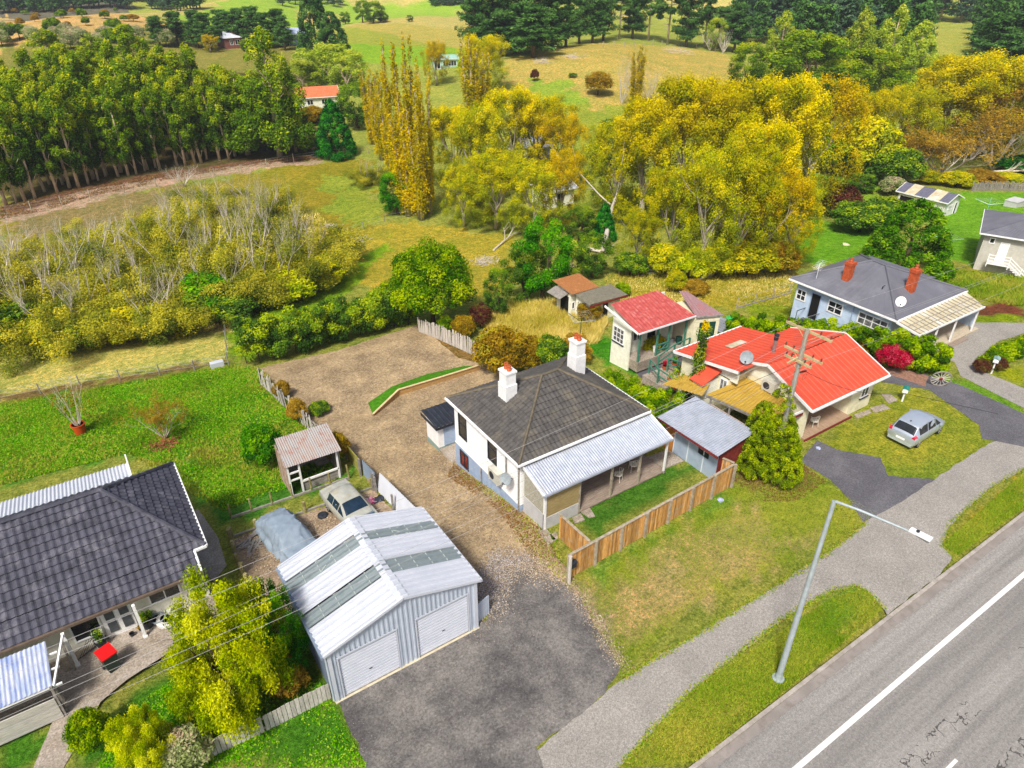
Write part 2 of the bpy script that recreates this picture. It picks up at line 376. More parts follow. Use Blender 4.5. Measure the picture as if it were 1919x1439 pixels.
Q = np.stack([idx[:-1, :-1], idx[:-1, 1:], idx[1:, 1:], idx[1:, :-1]], -1).reshape(-1, 4)
me = npmesh('ground', np.stack([XX, YY, ZZ], -1).reshape(-1, 3), Q, GRASS, smooth=True)
ca = me.color_attributes.new('col', 'FLOAT_COLOR', 'POINT'); ca.data.foreach_set('color', COL.reshape(-1).astype(np.float32))
go = bpy.data.objects.new('ground', me); C.objects.link(go); tag(go, 'rolling green and straw coloured grass land of lawns, paddocks and hills', 'ground', kind='structure')
# ---- hard surfaces laid on the ground
def overlay(name, poly, m, off, rag, label, flat=False, seed=1, cat='ground', cell=1.0):
    r = random.Random(seed); pts = []
    n = len(poly)
    for i in range(n):
        a = Vector(poly[i]); b = Vector(poly[(i+1) % n]); k = max(1, int((b-a).length/.35)); nn = Vector((-(b-a).y, (b-a).x)); nn = nn.normalized() if nn.length else nn
        for j in range(k):
            p = a.lerp(b, j/k); d = 0 if rag == 0 or j == 0 else rag*(math.sin(p.x*.9+p.y*1.3+seed)*.25+r.uniform(-.55, .55)); pts.append(p+nn*d)
    bm = bmesh.new(); vs = [bm.verts.new((p.x, p.y, 0)) for p in pts]; bm.faces.new(vs)
    if not flat:
        x0, x1 = min(p.x for p in pts), max(p.x for p in pts); y0, y1 = min(p.y for p in pts), max(p.y for p in pts)
        for ax, a0, a1 in ((0, x0, x1), (1, y0, y1)):
            q = math.ceil(a0/cell)*cell
            while q < a1:
                co = [0, 0, 0]; co[ax] = q; no = [0, 0, 0]; no[ax] = 1
                bmesh.ops.bisect_plane(bm, geom=bm.verts[:]+bm.edges[:]+bm.faces[:], plane_co=co, plane_no=no); q += cell
    for v in bm.verts: v.co.z = H(v.co.x, v.co.y)+off if not flat else off
    bmesh.ops.triangulate(bm, faces=bm.faces[:]); bm.normal_update()
    for f in bm.faces:
        if f.normal.z < 0: f.normal_flip()
    me = bpy.data.meshes.new(name); bm.to_mesh(me); bm.free(); me.materials.append(m); me.polygons.foreach_set('use_smooth', [True]*len(me.polygons))
    o = bpy.data.objects.new(name, me); C.objects.link(o); return tag(o, label, cat, kind='structure')
def asphalt(name, c1, c2, c3, cracks=0.0, stretch=None, grit=60, lo=.42, hi=.62):
    m, nt, b = newmat(name); L = nt.links; tc = N(nt, 'ShaderNodeTexCoord'); src = tc.outputs['Object']
    mp = N(nt, 'ShaderNodeMapping'); L.new(src, mp.inputs[0]); mp.inputs['Scale'].default_value = stretch or (1, 1, 1)
    n1 = N(nt, 'ShaderNodeTexNoise', Scale=.45, Detail=9, Roughness=.68); L.new(mp.outputs[0], n1.inputs['Vector'])
    r1 = N(nt, 'ShaderNodeValToRGB'); e = r1.color_ramp.elements; e[0].position = lo; e[1].position = hi; e[0].color = lin(c2); e[1].color = lin(c1); L.new(n1.outputs[0], r1.inputs[0])
    n2 = N(nt, 'ShaderNodeTexNoise', Scale=2.2, Detail=9, Roughness=.75); L.new(src, n2.inputs['Vector'])
    r2 = N(nt, 'ShaderNodeValToRGB'); e = r2.color_ramp.elements; e[0].position = .58; e[1].position = .75; L.new(n2.outputs[0], r2.inputs[0])
    mx = N(nt, 'ShaderNodeMix', data_type='RGBA'); L.new(r2.outputs[0], mx.inputs[0]); L.new(r1.outputs[0], mx.inputs[6]); mx.inputs[7].default_value = lin(c3)
    n3 = N(nt, 'ShaderNodeTexNoise', Scale=grit, Detail=3, Roughness=.8); L.new(src, n3.inputs['Vector'])
    r3 = N(nt, 'ShaderNodeValToRGB'); e = r3.color_ramp.elements; e[0].position = .3; e[1].position = .7; e[0].color = (.58, .58, .58, 1); e[1].color = (1.45, 1.45, 1.45, 1); L.new(n3.outputs[0], r3.inputs[0])
    n4 = N(nt, 'ShaderNodeTexNoise', Scale=9, Detail=6, Roughness=.8); L.new(src, n4.inputs['Vector'])
    r4 = N(nt, 'ShaderNodeValToRGB'); e = r4.color_ramp.elements; e[0].position = .35; e[1].position = .65; e[0].color = (.76, .76, .76, 1); e[1].color = (1.22, 1.22, 1.22, 1); L.new(n4.outputs[0], r4.inputs[0])
    m1 = N(nt, 'ShaderNodeMix', data_type='RGBA', blend_type='MULTIPLY'); m1.inputs[0].default_value = 1; L.new(mx.outputs[2], m1.inputs[6]); L.new(r3.outputs[0], m1.inputs[7])
    m2 = N(nt, 'ShaderNodeMix', data_type='RGBA', blend_type='MULTIPLY'); m2.inputs[0].default_value = 1; L.new(m1.outputs[2], m2.inputs[6]); L.new(r4.outputs[0], m2.inputs[7])
    out = m2.outputs[2]
    if cracks:
        vo = N(nt, 'ShaderNodeTexVoronoi', feature='DISTANCE_TO_EDGE', Scale=1.6); nw = N(nt, 'ShaderNodeTexNoise', Scale=2.5, Detail=6); L.new(src, nw.inputs['Vector'])
        ad = N(nt, 'ShaderNodeMix', data_type='RGBA', blend_type='LINEAR_LIGHT'); ad.inputs[0].default_value = .35; L.new(src, ad.inputs[6]); L.new(nw.outputs['Color'], ad.inputs[7]); L.new(ad.outputs[2], vo.inputs['Vector'])
        lt = N(nt, 'ShaderNodeMath', operation='LESS_THAN'); lt.inputs[1].default_value = .028; L.new(vo.outputs['Distance'], lt.inputs[0])
        sx = N(nt, 'ShaderNodeSeparateXYZ'); L.new(src, sx.inputs[0])
        # cracks run in two bands along the wheel tracks
        ws = N(nt, 'ShaderNodeMath', operation='MULTIPLY_ADD'); ws.inputs[1].default_value = .5; ws.inputs[2].default_value = 0.0; L.new(sx.outputs[1], ws.inputs[0])
        fr = N(nt, 'ShaderNodeMath', operation='PINGPONG'); fr.inputs[1].default_value = .5; L.new(ws.outputs[0], fr.inputs[0])
        g = N(nt, 'ShaderNodeMath', operation='LESS_THAN'); g.inputs[1].default_value = .16; L.new(fr.outputs[0], g.inputs[0])
        nn = N(nt, 'ShaderNodeTexNoise', Scale=.28, Detail=3); L.new(src, nn.inputs['Vector']); g2 = N(nt, 'ShaderNodeMath', operation='GREATER_THAN'); g2.inputs[1].default_value = .5; L.new(nn.outputs[0], g2.inputs[0])
        g3 = N(nt, 'ShaderNodeMath', operation='LESS_THAN'); g3.inputs[1].default_value = 5.0; L.new(sx.outputs[1], g3.inputs[0])
        a = lt.outputs[0]
        for q in (g, g2, g3):
            x = N(nt, 'ShaderNodeMath', operation='MULTIPLY'); L.new(a, x.inputs[0]); L.new(q.outputs[0], x.inputs[1]); a = x.outputs[0]
        x = N(nt, 'ShaderNodeMath', operation='MULTIPLY'); L.new(a, x.inputs[0]); x.inputs[1].default_value = cracks
        mc = N(nt, 'ShaderNodeMix', data_type='RGBA'); L.new(x.outputs[0], mc.inputs[0]); L.new(out, mc.inputs[6]); mc.inputs[7].default_value = lin('#3c3838'); out = mc.outputs[2]
    L.new(out, b.inputs['Base Color']); b.inputs['Roughness'].default_value = .9; b.inputs['Specular IOR Level'].default_value = .2
    bp = N(nt, 'ShaderNodeBump', Strength=.5, Distance=.02); L.new(n3.outputs[0], bp.inputs['Height'])
    bp2 = N(nt, 'ShaderNodeBump', Strength=.5, Distance=.06); L.new(n4.outputs[0], bp2.inputs['Height']); L.new(bp.outputs[0], bp2.inputs['Normal']); L.new(bp2.outputs[0], b.inputs['Normal'])
    return m
M_ROAD = asphalt('road_asphalt', '#a09b94', '#827e79', '#7d7877', cracks=.85, stretch=(.05, 1.5, 1), grit=45, lo=.40, hi=.60)
M_FOOT = asphalt('path_asphalt', '#9f9990', '#8f8a82', '#7a756e', grit=22, lo=.35, hi=.65)
M_DRIVE = asphalt('drive_asphalt', '#7d7872', '#545150', '#8f857a', grit=12, lo=.38, hi=.62)
M_RDRIVE = asphalt('dark_asphalt', '#6b696c', '#5c5a5e', '#7a777a', grit=20)
M_GRAV = asphalt('gravel', '#ad9672', '#8b775a', '#72644c', grit=5.5, lo=.4, hi=.6)
M_CONC = asphalt('worn_concrete', '#ada194', '#948878', '#7a6e5e', grit=14)
YR = 8.35
overlay('road', [(-90, YR-.38), (190, YR-.38), (190, -30), (-90, -30)], M_ROAD, -.10, 0, 'grey sealed two lane road beside the kerb', True, cat='road')
k = MB(); k.box(-90, 190, YR-.16, YR, -.35, .0); 
mk_kerb = mat('kerb_concrete', '#b3aaa0', '#958c80', 2.5, .9, bump=.3, dirt='#6b6558', dscale=1.2)
tag(k.build('kerb', mk_kerb), 'pale concrete kerb edging the verge', 'kerb', kind='structure')
k = MB(); k.box(-90, 190, YR-.5, YR-.163, -.35, -.085); tag(k.build('gutter', mat('gutter_concrete', '#989089', '#7e766e', 2, .9, bump=.3, dirt='#5c564e', dscale=1.0)), 'grey concrete gutter channel at the road edge', 'gutter', kind='structure')
m_paint = mat('road_paint', '#ece9e2', '#d6d2ca', 6, .8, dirt='#a39c96', dscale=3, damt=.35)
k = MB(); k.box(-90, 190, 6.11, 6.31, -.12, -.096); tag(k.build('road_marking', m_paint), 'solid white edge line painted along the road', 'road marking', kind='structure')
k = MB()
for i in range(-6, 14): x = 28.6+i*10; k.box(x, x+3, 4.33-.06+(-1.15), 4.33+.06-1.15, -.12, -.096)
tag(k.build('centre_marking', m_paint), 'broken white centre line of the road', 'road marking', kind='structure')
fp = [(-60, 11.7), (7.9, 11.8)]+W([(1165, 1274), (1230, 1232), (1300, 1194), (1371, 1148), (1450, 1100), (1520, 1056), (1575, 1018), (1620, 981), (1706, 923), (1770, 886), (1833, 843), (1919, 798)])+[(90, 12.0), (90, 10.3)]+W([(1919, 877), (1862, 911), (1812, 952), (1779, 986), (1766, 1023), (1784, 1043)])+[(29.5, 8.36), (25.5, 8.36)]+W([(1658, 1144), (1633, 1115), (1608, 1098), (1558, 1108), (1500, 1140), (1446, 1175), (1375, 1232), (1300, 1291), (1230, 1360), (1165, 1434)])+[(-60, 9.9)]
_old = [(-60, 11.7), (7.9, 11.8), (11.3, 12.3), (13.6, 12.6), (20.1, 13.4), (24.2, 13.3), (27.6, 12.6), (29.8, 12.5), (33.6, 12.4), (38, 12.3), (46, 12.1), (90, 12.0),
      (90, 10.3), (46, 10.2), (36, 9.9), (31, 10.0), (28.8, 9.4), (29.3, 8.35), (25.6, 8.35), (25.9, 9.4), (25.3, 10.2), (22, 10.2), (16, 10.0), (10, 9.9), (-60, 9.9)]
overlay('footpath', fp, M_FOOT, .012, .09, 'worn pale grey asphalt footpath between verge and lawns', True, cat='footpath')
overlay('driveway', [(3.7, 17.92), (10.6, 17.9), (11.6, 19.4), (12.6, 20.1), (13.9, 19.6), (14.6, 18.2), (14.75, 16.6), (14.25, 14.8), (13.9, 12.9), (12.6, 12.3), (9, 12.0), (7.9, 8.36), (3.4, 8.36), (3.45, 14.7)], M_DRIVE, .034, .12, 'dark patchy asphalt forecourt in front of the metal garage', True, cat='driveway')
gv = W([(488, 690), (640, 655), (778, 610), (860, 672), (940, 690), (1010, 760)])+[(22.5, 37), (24, 32), (16.5, 30), (16.2, 22.8), (15.9, 21.2), (15.3, 19.2), (15.2, 17.6), (13.4, 19), (11.5, 18.5), (10.2, 18.3), (10.3, 23.4), (10.9, 27.5), (10.75, 31), (10.9, 34), (10.2, 38)]
overlay('gravel_yard', gv, M_GRAV, .03, .16, 'brown gravel drive and yard beside and behind the white house', cat='gravel yard')
overlay('parking_pad', [(2.5, 31), (10.6, 30.6), (10.6, 26.5), (10.2, 22), (3.2, 22), (2.4, 27)], asphalt('pad_gravel', '#b09a80', '#917c62', '#6f6248', grit=6), .03, .08, 'gravel parking pad behind the metal garage', cat='parking pad')
overlay('driveway_dark', [(33.0, 18.0), (34.2, 18.3), (34.4, 17), (35.8, 15.2), (34.6, 14.0), (36.5, 12.35), (33.2, 12.3), (30.0, 12.5), (31, 14), (31.6, 15.6), (31.6, 17.5)], M_RDRIVE, .022, .06, 'narrow dark asphalt drive beside the golden cypress', True, cat='driveway')
overlay('driveway_side', W([(1660, 700), (1720, 697), (1800, 722), (1919, 775), (1960, 800), (1919, 838), (1840, 822), (1835, 797), (1740, 730), (1650, 716)])+[], M_RDRIVE, .022, .05, 'dark asphalt drive running up beside the red roofed house', True, cat='driveway')
overlay('driveway_pale', W([(1745, 655), (1760, 635), (1815, 612), (1860, 608), (1919, 606), (1990, 600), (1990, 640), (1919, 625), (1870, 640), (1830, 675), (1850, 700), (1919, 728), (1990, 760), (1990, 800), (1919, 765), (1800, 705), (1790, 680)]), M_FOOT, .022, .05, 'pale asphalt drive curving up to the blue house', True, cat='driveway')
overlay('garden_path', W([(0, 1300), (140, 1240), (330, 1140), (400, 1120), (420, 1175), (330, 1225), (240, 1280), (190, 1320), (120, 1439), (70, 1480), (50, 1470), (105, 1350), (60, 1350), (0, 1365)]), M_CONC, .02, .04, 'worn concrete path in front of the dark tiled house', True, cat='path')
overlay('side_path', W([(355, 960), (372, 955), (410, 1010), (425, 1060), (400, 1090), (372, 1060)]), M_CONC, .025, .04, 'concrete path beside the dark tiled house', cat='path')
overlay('courtyard_paving', W([(1180, 690), (1240, 655), (1320, 640), (1400, 630), (1420, 650), (1300, 700), (1230, 730)]), M_RDRIVE, .025, .05, 'grey asphalt courtyard below the faded red roofed outbuilding', cat='courtyard')
overlay('garden_bed', W([(1640, 690), (1690, 690), (1740, 705), (1735, 725), (1640, 695)]), mat('bark_bed', '#a07a66', '#7c5a48', 6, .95, bump=.8, dirt='#b09080', dscale=4), .028, .1, 'brown mulch garden bed under the hedge', cat='garden bed')
# ================================================================ FOLIAGE
def quads(cent, nrm, size, rs, asp=1.0):
    n = len(cent); t = rs.randn(n, 3); t -= (t*nrm).sum(1)[:, None]*nrm; t /= np.linalg.norm(t, axis=1)[:, None]+1e-9; b = np.cross(nrm, t)
    s = (size*(.6+.8*rs.rand(n)))[:, None]*.5; t = t*s*asp; b = b*s
    k = rs.uniform(.35, .8, n)[:, None]
    V = np.stack([cent-t, cent-b*k, cent+t, cent+b*k], 1).reshape(-1, 3); return V, np.arange(4*n).reshape(-1, 4)
def leaves(blobs, n, size, seed, m, name='crown', inner=.45, out=.55, droop=0.0, asp=1.3, zmin=None):
    """leaf clumps: every blob is (x,y,z, rx,ry,rz, tone)"""
    rs = np.random.RandomState(seed); B = np.array(blobs, float); a = (B[:, 3]*B[:, 4])**.8*(B[:, 5]**.8)**.6+1e-6; pick = rs.choice(len(B), n, p=a/a.sum())
    d = rs.randn(n, 3); d /= np.linalg.norm(d, axis=1)[:, None]; d[:, 2] = np.where(rs.rand(n) < .25, np.abs(d[:, 2]), d[:, 2])
    r = 1-inner*rs.rand(n)**1.6; b = B[pick]; cent = b[:, :3]+d*r[:, None]*b[:, 3:6]*(1+.12*rs.randn(n))[:, None]
    nr = d*out+rs.randn(n, 3)*(1-out)*.8; nr[:, 2] += .25; nr /= np.linalg.norm(nr, axis=1)[:, None]
    if droop: cent[:, 2] -= droop*rs.rand(n)**2*b[:, 5]
    if zmin is not None: cent[:, 2] = np.maximum(cent[:, 2], zmin)
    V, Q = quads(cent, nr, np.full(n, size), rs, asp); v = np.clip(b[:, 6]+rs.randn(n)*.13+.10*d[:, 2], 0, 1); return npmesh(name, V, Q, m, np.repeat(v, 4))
def limb(m, p, d, L, r, rs, depth, spread=.5, up=.15, ends=None, n=5, taper=.6, seg=4, kids=3):
    pts = [np.array(p, float)]; q = np.array(d, float); q /= np.linalg.norm(q)
    for i in range(seg):
        q = q+rs.randn(3)*.10; q[2] += up*.15; q /= np.linalg.norm(q); pts.append(pts[-1]+q*L/seg)
    m.tube(pts, [r*(1-(1-taper)*i/seg) for i in range(seg+1)], n, cap=False)
    if ends is not None: ends.append(tuple(pts[-1]))
    if depth > 0:
        for k in range(kids):
            f = rs.uniform(.45, 1); i = min(seg-1, int(f*seg)); b = pts[i]+(pts[i+1]-pts[i])*(f*seg-i); e = q+rs.randn(3)*spread; e[2] += up; 
            limb(m, b, e, L*rs.uniform(.5, .75), r*taper*.65, rs, depth-1, spread, up, ends, max(3, n-1), taper*.8, max(2, seg-1), kids)
def bark(name, c, c2): return mat(name, c, c2, 3, .95, bump=.6, stretch=(3, 3, .6), spec=.1)
B_GUM = bark('gum_bark', '#dccab0', '#a8906f'); B_POP = bark('poplar_bark', '#bdb3a0', '#8a8070'); B_DARK = bark('dark_bark', '#6d5c4a', '#4a3d30'); B_WIL = bark('bare_twigs', '#ddd4c6', '#b8ac9a'); B_PINE = bark('pine_bark', '#8f7f6c', '#5f5244')
L_GUM = leafmat('gum_leaves', ['#30481e', '#547228', '#889c34', '#bcb842'])
L_GUM2 = leafmat('grey_gum_leaves', ['#56682e', '#849a3c', '#a8b44c', '#c4c45a'])
L_YEL = leafmat('yellow_poplar_leaves', ['#627228', '#92942e', '#c0b236', '#d8c642'])
L_YEL2 = leafmat('olive_poplar_leaves', ['#64742e', '#8e9632', '#b2ae38', '#d0c048'])
L_ORG = leafmat('amber_leaves', ['#787a2c', '#9c9432', '#bea638', '#d2b644'])
L_LOM = leafmat('column_poplar_leaves', ['#7c7a26', '#a49a2c', '#c0aa34', '#d4bc44'])
L_WIL = leafmat('willow_leaves', ['#485a24', '#787f34', '#a29e3e', '#c2b650'])
L_PINE = leafmat('pine_needles', ['#1f3820', '#36552a', '#50703a', '#6e8c4a'], .15)
L_CED = leafmat('cedar_needles', ['#123818', '#1f5422', '#337428', '#549038'], .15)
L_GOLD = leafmat('golden_cypress_leaves', ['#48601f', '#687c28', '#8a9a30', '#a8b03c'], .2)
L_HEDGE = leafmat('dark_hedge_leaves', ['#263a1a', '#42602a', '#6c8a32', '#a4b03c'])
L_LIME = leafmat('lime_hedge_leaves', ['#2c4618', '#4f7220', '#7a962a', '#a4b238'])
L_ROUND = leafmat('glossy_green_leaves', ['#20420f', '#3c6616', '#6e8c20', '#a0ac34'])
L_BRT = leafmat('bright_green_leaves', ['#1f4c18', '#377024', '#5a902c', '#86ae3a'])
L_BRN = leafmat('russet_leaves', ['#6b5a2c', '#8d7436', '#a88a3e', '#b89c50'])
L_WINE = leafmat('wine_leaves', ['#2e1a18', '#54302c', '#6e4638', '#5c6428'])
L_RUST = leafmat('rust_red_leaves', ['#505020', '#80682c', '#a08038', '#98983a'])
L_RED = leafmat('pink_red_flowers', ['#35602a', '#9c2438', '#c03a50', '#d46a78'], .3, [0, .35, .65, 1])
L_GREY = leafmat('silvery_leaves', ['#5e6c3c', '#8a965c', '#a8ae80', '#c0a890'])
L_WISP = leafmat('yellow_willow_leaves', ['#6a8222', '#96a82c', '#bcc03a', '#dada50'])
L_FARD = leafmat('far_dark_trees', ['#26382a', '#38503a', '#4c6448', '#5f7450'], .1)
L_DRY = leafmat('dry_grass_blades', ['#98963c', '#bcb054', '#d8c880', '#e4d89c'], .4)
L_TUFT = leafmat('green_grass_blades', ['#567e28', '#789434', '#a0a848', '#b8ac5c'], .4)
TREES = {}
def proto(key, crown, trunk, twigs=None): TREES[key] = (crown, trunk, twigs); return key
def tmesh(m, bm, name='trunk'):
    me = bpy.data.meshes.new(name); me.from_pydata([tuple(map(float, p)) for p in m.v], [], m.f); me.materials.append(bm)
    me.polygons.foreach_set('use_smooth', [True]*len(me.polygons)); return me
def plant(key, base, sc, label, group=None, name='tree', cat='tree', rz=None, sz=None, sunk=.05):
    """one thing: empty + trunk + crown (+ bare twigs)"""
    crown, trunk, twigs = TREES[key]; r = random.Random(int(base[0]*131+base[1]*917)); t = thing(name, label, cat, (base[0], base[1], base[2]-sunk), r.uniform(0, 6.28) if rz is None else rz, group)
    t.scale = (sc, sc, sz or sc)
    for nm, me in (('trunk', trunk), ('crown', crown), ('bare_branches', twigs)):
        if me is None: continue
        o = bpy.data.objects.new(nm, me); C.objects.link(o); o.parent = t
    return t
def blobs_cloud(rs, n, f, tone=(.3, .7)):
    out = []
    for i in range(n):
        p, r = f(rs, i/n); out.append((*p, *r, rs.uniform(*tone)))
    return out
# unit trees are built 10 m tall and scaled
for s in range(6):       # plantation gums: bare pale stem, narrow ragged crown of upright tufts
    rs = np.random.RandomState(10+s); m = MB(); lean = rs.randn(2)*.45
    pts = [(0, 0, 0), (lean[0]*.3, lean[1]*.3, 3), (lean[0]*.7, lean[1]*.7, 6), (lean[0], lean[1], 9.2)]; m.tube(pts, [.19, .14, .09, .03], 7)
    bl = []
    for i in range(36):
        h = 2.1+7.5*(i/36)**.9; w = 1.5*math.sin(min(1, (10.4-h)/5.6)*math.pi/2)*(.75 if h < 3 else 1); a = rs.rand()*6.28; rr = w*rs.uniform(.3, 1)
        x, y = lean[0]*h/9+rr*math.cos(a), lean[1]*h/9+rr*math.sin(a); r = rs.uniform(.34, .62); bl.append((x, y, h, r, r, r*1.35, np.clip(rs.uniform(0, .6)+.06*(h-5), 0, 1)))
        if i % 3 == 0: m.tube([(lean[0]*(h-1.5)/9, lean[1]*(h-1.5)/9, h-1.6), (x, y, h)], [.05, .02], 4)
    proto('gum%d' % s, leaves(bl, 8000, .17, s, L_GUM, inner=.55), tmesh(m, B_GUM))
for s in range(3):       # broad gums / big dark green trees with billowing crowns
    rs = np.random.RandomState(30+s); m = MB(); ends = []; limb(m, (0, 0, 0), (0, 0, 1), 3.8, .3, rs, 2, .55, .5, ends, 7, .6, 4, 4)
    bl = []
    for i in range(60):
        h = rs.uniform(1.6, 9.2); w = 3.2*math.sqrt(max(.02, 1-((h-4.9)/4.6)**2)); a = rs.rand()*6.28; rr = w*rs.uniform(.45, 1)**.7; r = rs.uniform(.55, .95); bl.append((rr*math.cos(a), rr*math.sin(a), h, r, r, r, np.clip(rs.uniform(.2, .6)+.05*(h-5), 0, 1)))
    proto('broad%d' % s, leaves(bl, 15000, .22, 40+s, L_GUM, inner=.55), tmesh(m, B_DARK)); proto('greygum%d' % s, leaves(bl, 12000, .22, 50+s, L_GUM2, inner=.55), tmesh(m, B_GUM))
    proto('green%d' % s, leaves(bl, 15000, .20, 60+s, L_HEDGE, inner=.55), tmesh(m, B_DARK)); proto('brt%d' % s, leaves(bl, 15000, .2, 70+s, L_BRT, inner=.5), tmesh(m, B_DARK))
for s, (lm, nl) in enumerate([(L_YEL, 56000), (L_YEL2, 54000), (L_YEL, 42000), (L_ORG, 36000), (L_YEL2, 34000)]):   # big spreading poplars in autumn colour
    rs = np.random.RandomState(80+s); m = MB(); ends = []
    pts = [(0, 0, 0), (.05, .05, 2.2)]; m.tube(pts, [.24, .19], 8)
    for k in range(6):
        a = k*1.05+rs.rand()*.6; limb(m, (.05, .05, 2.0+.25*k), (math.cos(a)*.55, math.sin(a)*.55, 1.1), 3.5, .11, rs, 2, .38, .45, ends, 5, .5, 4, 3)
    bl = []
    for e in ends:
        r = rs.uniform(.4, .7); bl.append((e[0], e[1], min(e[2], 8.8), r, r, r*1.15, rs.uniform(.2, .8)))
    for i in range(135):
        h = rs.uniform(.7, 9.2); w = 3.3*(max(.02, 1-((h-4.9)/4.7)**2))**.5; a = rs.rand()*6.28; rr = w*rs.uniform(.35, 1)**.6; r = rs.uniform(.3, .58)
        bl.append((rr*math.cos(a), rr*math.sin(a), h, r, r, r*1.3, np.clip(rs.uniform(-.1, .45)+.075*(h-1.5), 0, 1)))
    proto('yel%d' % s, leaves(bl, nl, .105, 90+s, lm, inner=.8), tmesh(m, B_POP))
for s in range(4):       # column poplars: several straight pale stems in a narrow plume
    rs = np.random.RandomState(110+s); m = MB(); bl = []
    for k in range(5):
        a = k*1.26+rs.rand(); R = .28; x, y = R*math.cos(a), R*math.sin(a); top = rs.uniform(8.3, 10); tx, ty = x*1.9+rs.randn()*.1, y*1.9+rs.randn()*.1
        m.tube([(x*.4, y*.4, 0), (x, y, 3), (tx, ty, top-.2)], [.12, .08, .015], 5)
        for h in np.arange(.9, top, .42):
            f = h/top; px, py = x+(tx-x)*f+rs.randn()*.07, y+(ty-y)*f+rs.randn()*.07; r = .33*(1-.55*f**3)*rs.uniform(.7, 1.15)
            if rs.rand() < .95: bl.append((px, py, h, r, r, r*2.2, rs.uniform(.15, .85)))
    proto('col%d' % s, leaves(bl, 11000, .12, 120+s, L_LOM, inner=.9, out=.3), tmesh(m, B_POP))
for s in range(5):       # shrubby willows with dead grey tops
    rs = np.random.RandomState(140+s); m = MB(); tw = MB(); ends = []; bl = []
    for k in range(7):
        a = k*.9+rs.rand()*.5; limb(m, (.2*math.cos(a), .2*math.sin(a), 0), (math.cos(a)*.75, math.sin(a)*.75, .9), 4.2, .13, rs, 1, .45, .3, ends, 5, .55, 3, 3)
    for e in ends:
        for j in range(2): r = rs.uniform(.7, 1.25); bl.append((e[0]*1.15+rs.randn()*.5, e[1]*1.15+rs.randn()*.5, min(6.0, e[2]*.85+rs.randn()*.5), r, r, r*1.1, rs.uniform(.1, .9)))
    for i in range(34): a = rs.rand()*6.28; rr = rs.uniform(.6, 3.7); r = rs.uniform(.6, 1.15); bl.append((rr*math.cos(a), rr*math.sin(a), rs.uniform(.7, 6.2-.6*rr), r, r, r, rs.uniform(0, .8)))
    for k in range(7):
        a = rs.rand()*6.28; rr = rs.uniform(.3, 2.6); limb(tw, (rr*math.cos(a), rr*math.sin(a), 2.6), (math.cos(a)*.35+rs.randn()*.15, math.sin(a)*.35+rs.randn()*.15, 1.2), rs.uniform(3., 4.6), .085, rs, 2, .36, .5, None, 3, .45, 3, 4)
    proto('wil%d' % s, leaves(bl, 40000, .145, 150+s, L_WIL, inner=.6, zmin=.05), tmesh(m, B_DARK), tmesh(tw, B_WIL))
    proto('wilg%d' % s, leaves(bl, 11000, .15, 155+s, L_HEDGE if s % 2 else L_YEL2, inner=.7, zmin=.05), tmesh(m, B_DARK))
for s in range(4):       # pines: layered dark boughs, flat ragged tops
    rs = np.random.RandomState(170+s); m = MB(); m.tube([(0, 0, 0), (0, .1, 5), (.1, 0, 9.6)], [.26, .17, .04], 7); bl = []
    for i in range(85):
        h = 1.4+8.2*rs.rand()**.9; w = (2.9-.2*h)*1.15*rs.uniform(.5, 1.15); a = rs.rand()*6.28
        for q in (.35, .7, 1): r = rs.uniform(.45, .75)*(1.1-.3*q); bl.append((q*w*math.cos(a), q*w*math.sin(a), min(9.5, h+.25*q), r, r, r*.8, np.clip(rs.uniform(.15, .6)+.25*q-.1, 0, 1)))
        m.tube([(0, 0, h-.1), (w*.8*math.cos(a), w*.8*math.sin(a), h+.15)], [.045, .015], 3)
    proto('pine%d' % s, leaves(bl, 17000, .2, 180+s, L_PINE, inner=.7, asp=1.8), tmesh(m, B_PINE)); proto('farpine%d' % s, leaves(bl, 3000, .46, 185+s, L_PINE if s % 2 else L_FARD, inner=.7, asp=1.5), tmesh(m, B_PINE))
for s in range(3):       # old pines with long bare stems
    rs = np.random.RandomState(260+s); m = MB(); m.tube([(0, 0, 0), (.1, .1, 5), (.1, 0, 9.6)], [.2, .13, .04], 7); bl = []
    for i in range(42):
        h = 4.2+5.2*rs.rand(); w = 2.3*rs.uniform(.4, 1)*math.sin(min(1, (10-h)/4)*1.57)
        a = rs.rand()*6.28; r = rs.uniform(.5, .85); bl.append((w*math.cos(a), w*math.sin(a), h, r, r, r*.6, rs.uniform(.1, .9))); m.tube([(0, 0, h-.3), (w*math.cos(a), w*math.sin(a), h)], [.05, .02], 3)
    for k in range(14): a = rs.rand()*6.28; h = rs.uniform(1.8, 5); m.tube([(0, 0, h), (.9*math.cos(a), .9*math.sin(a), h+rs.uniform(-.2, .3))], [.035, .01], 3)
    proto('oldpine%d' % s, leaves(bl, 9000, .22, 265+s, L_PINE, inner=.7, asp=1.8), tmesh(m, bark('pale_pine_bark', '#c8b8a4', '#9a8874')))
rs = np.random.RandomState(200)       # dense cones
def cone_blobs(rs, n, W0, z0=.3, top=10, p=.8, rr=(.35, .6)):
    bl = []
    for i in range(n):
        f = rs.rand()**1.15; h = z0+(top-z0)*f; w = W0*(1-f)**p*(1 if W0 != 3.0 or rs.rand() < .5 else rs.uniform(.2, .9)); a = rs.rand()*6.28; r = rs.uniform(*rr)*(1-.45*f); bl.append((w*math.cos(a)*.9, w*math.sin(a)*.9, h, r, r, r*1.2, rs.uniform(.1, .85)))
    return bl
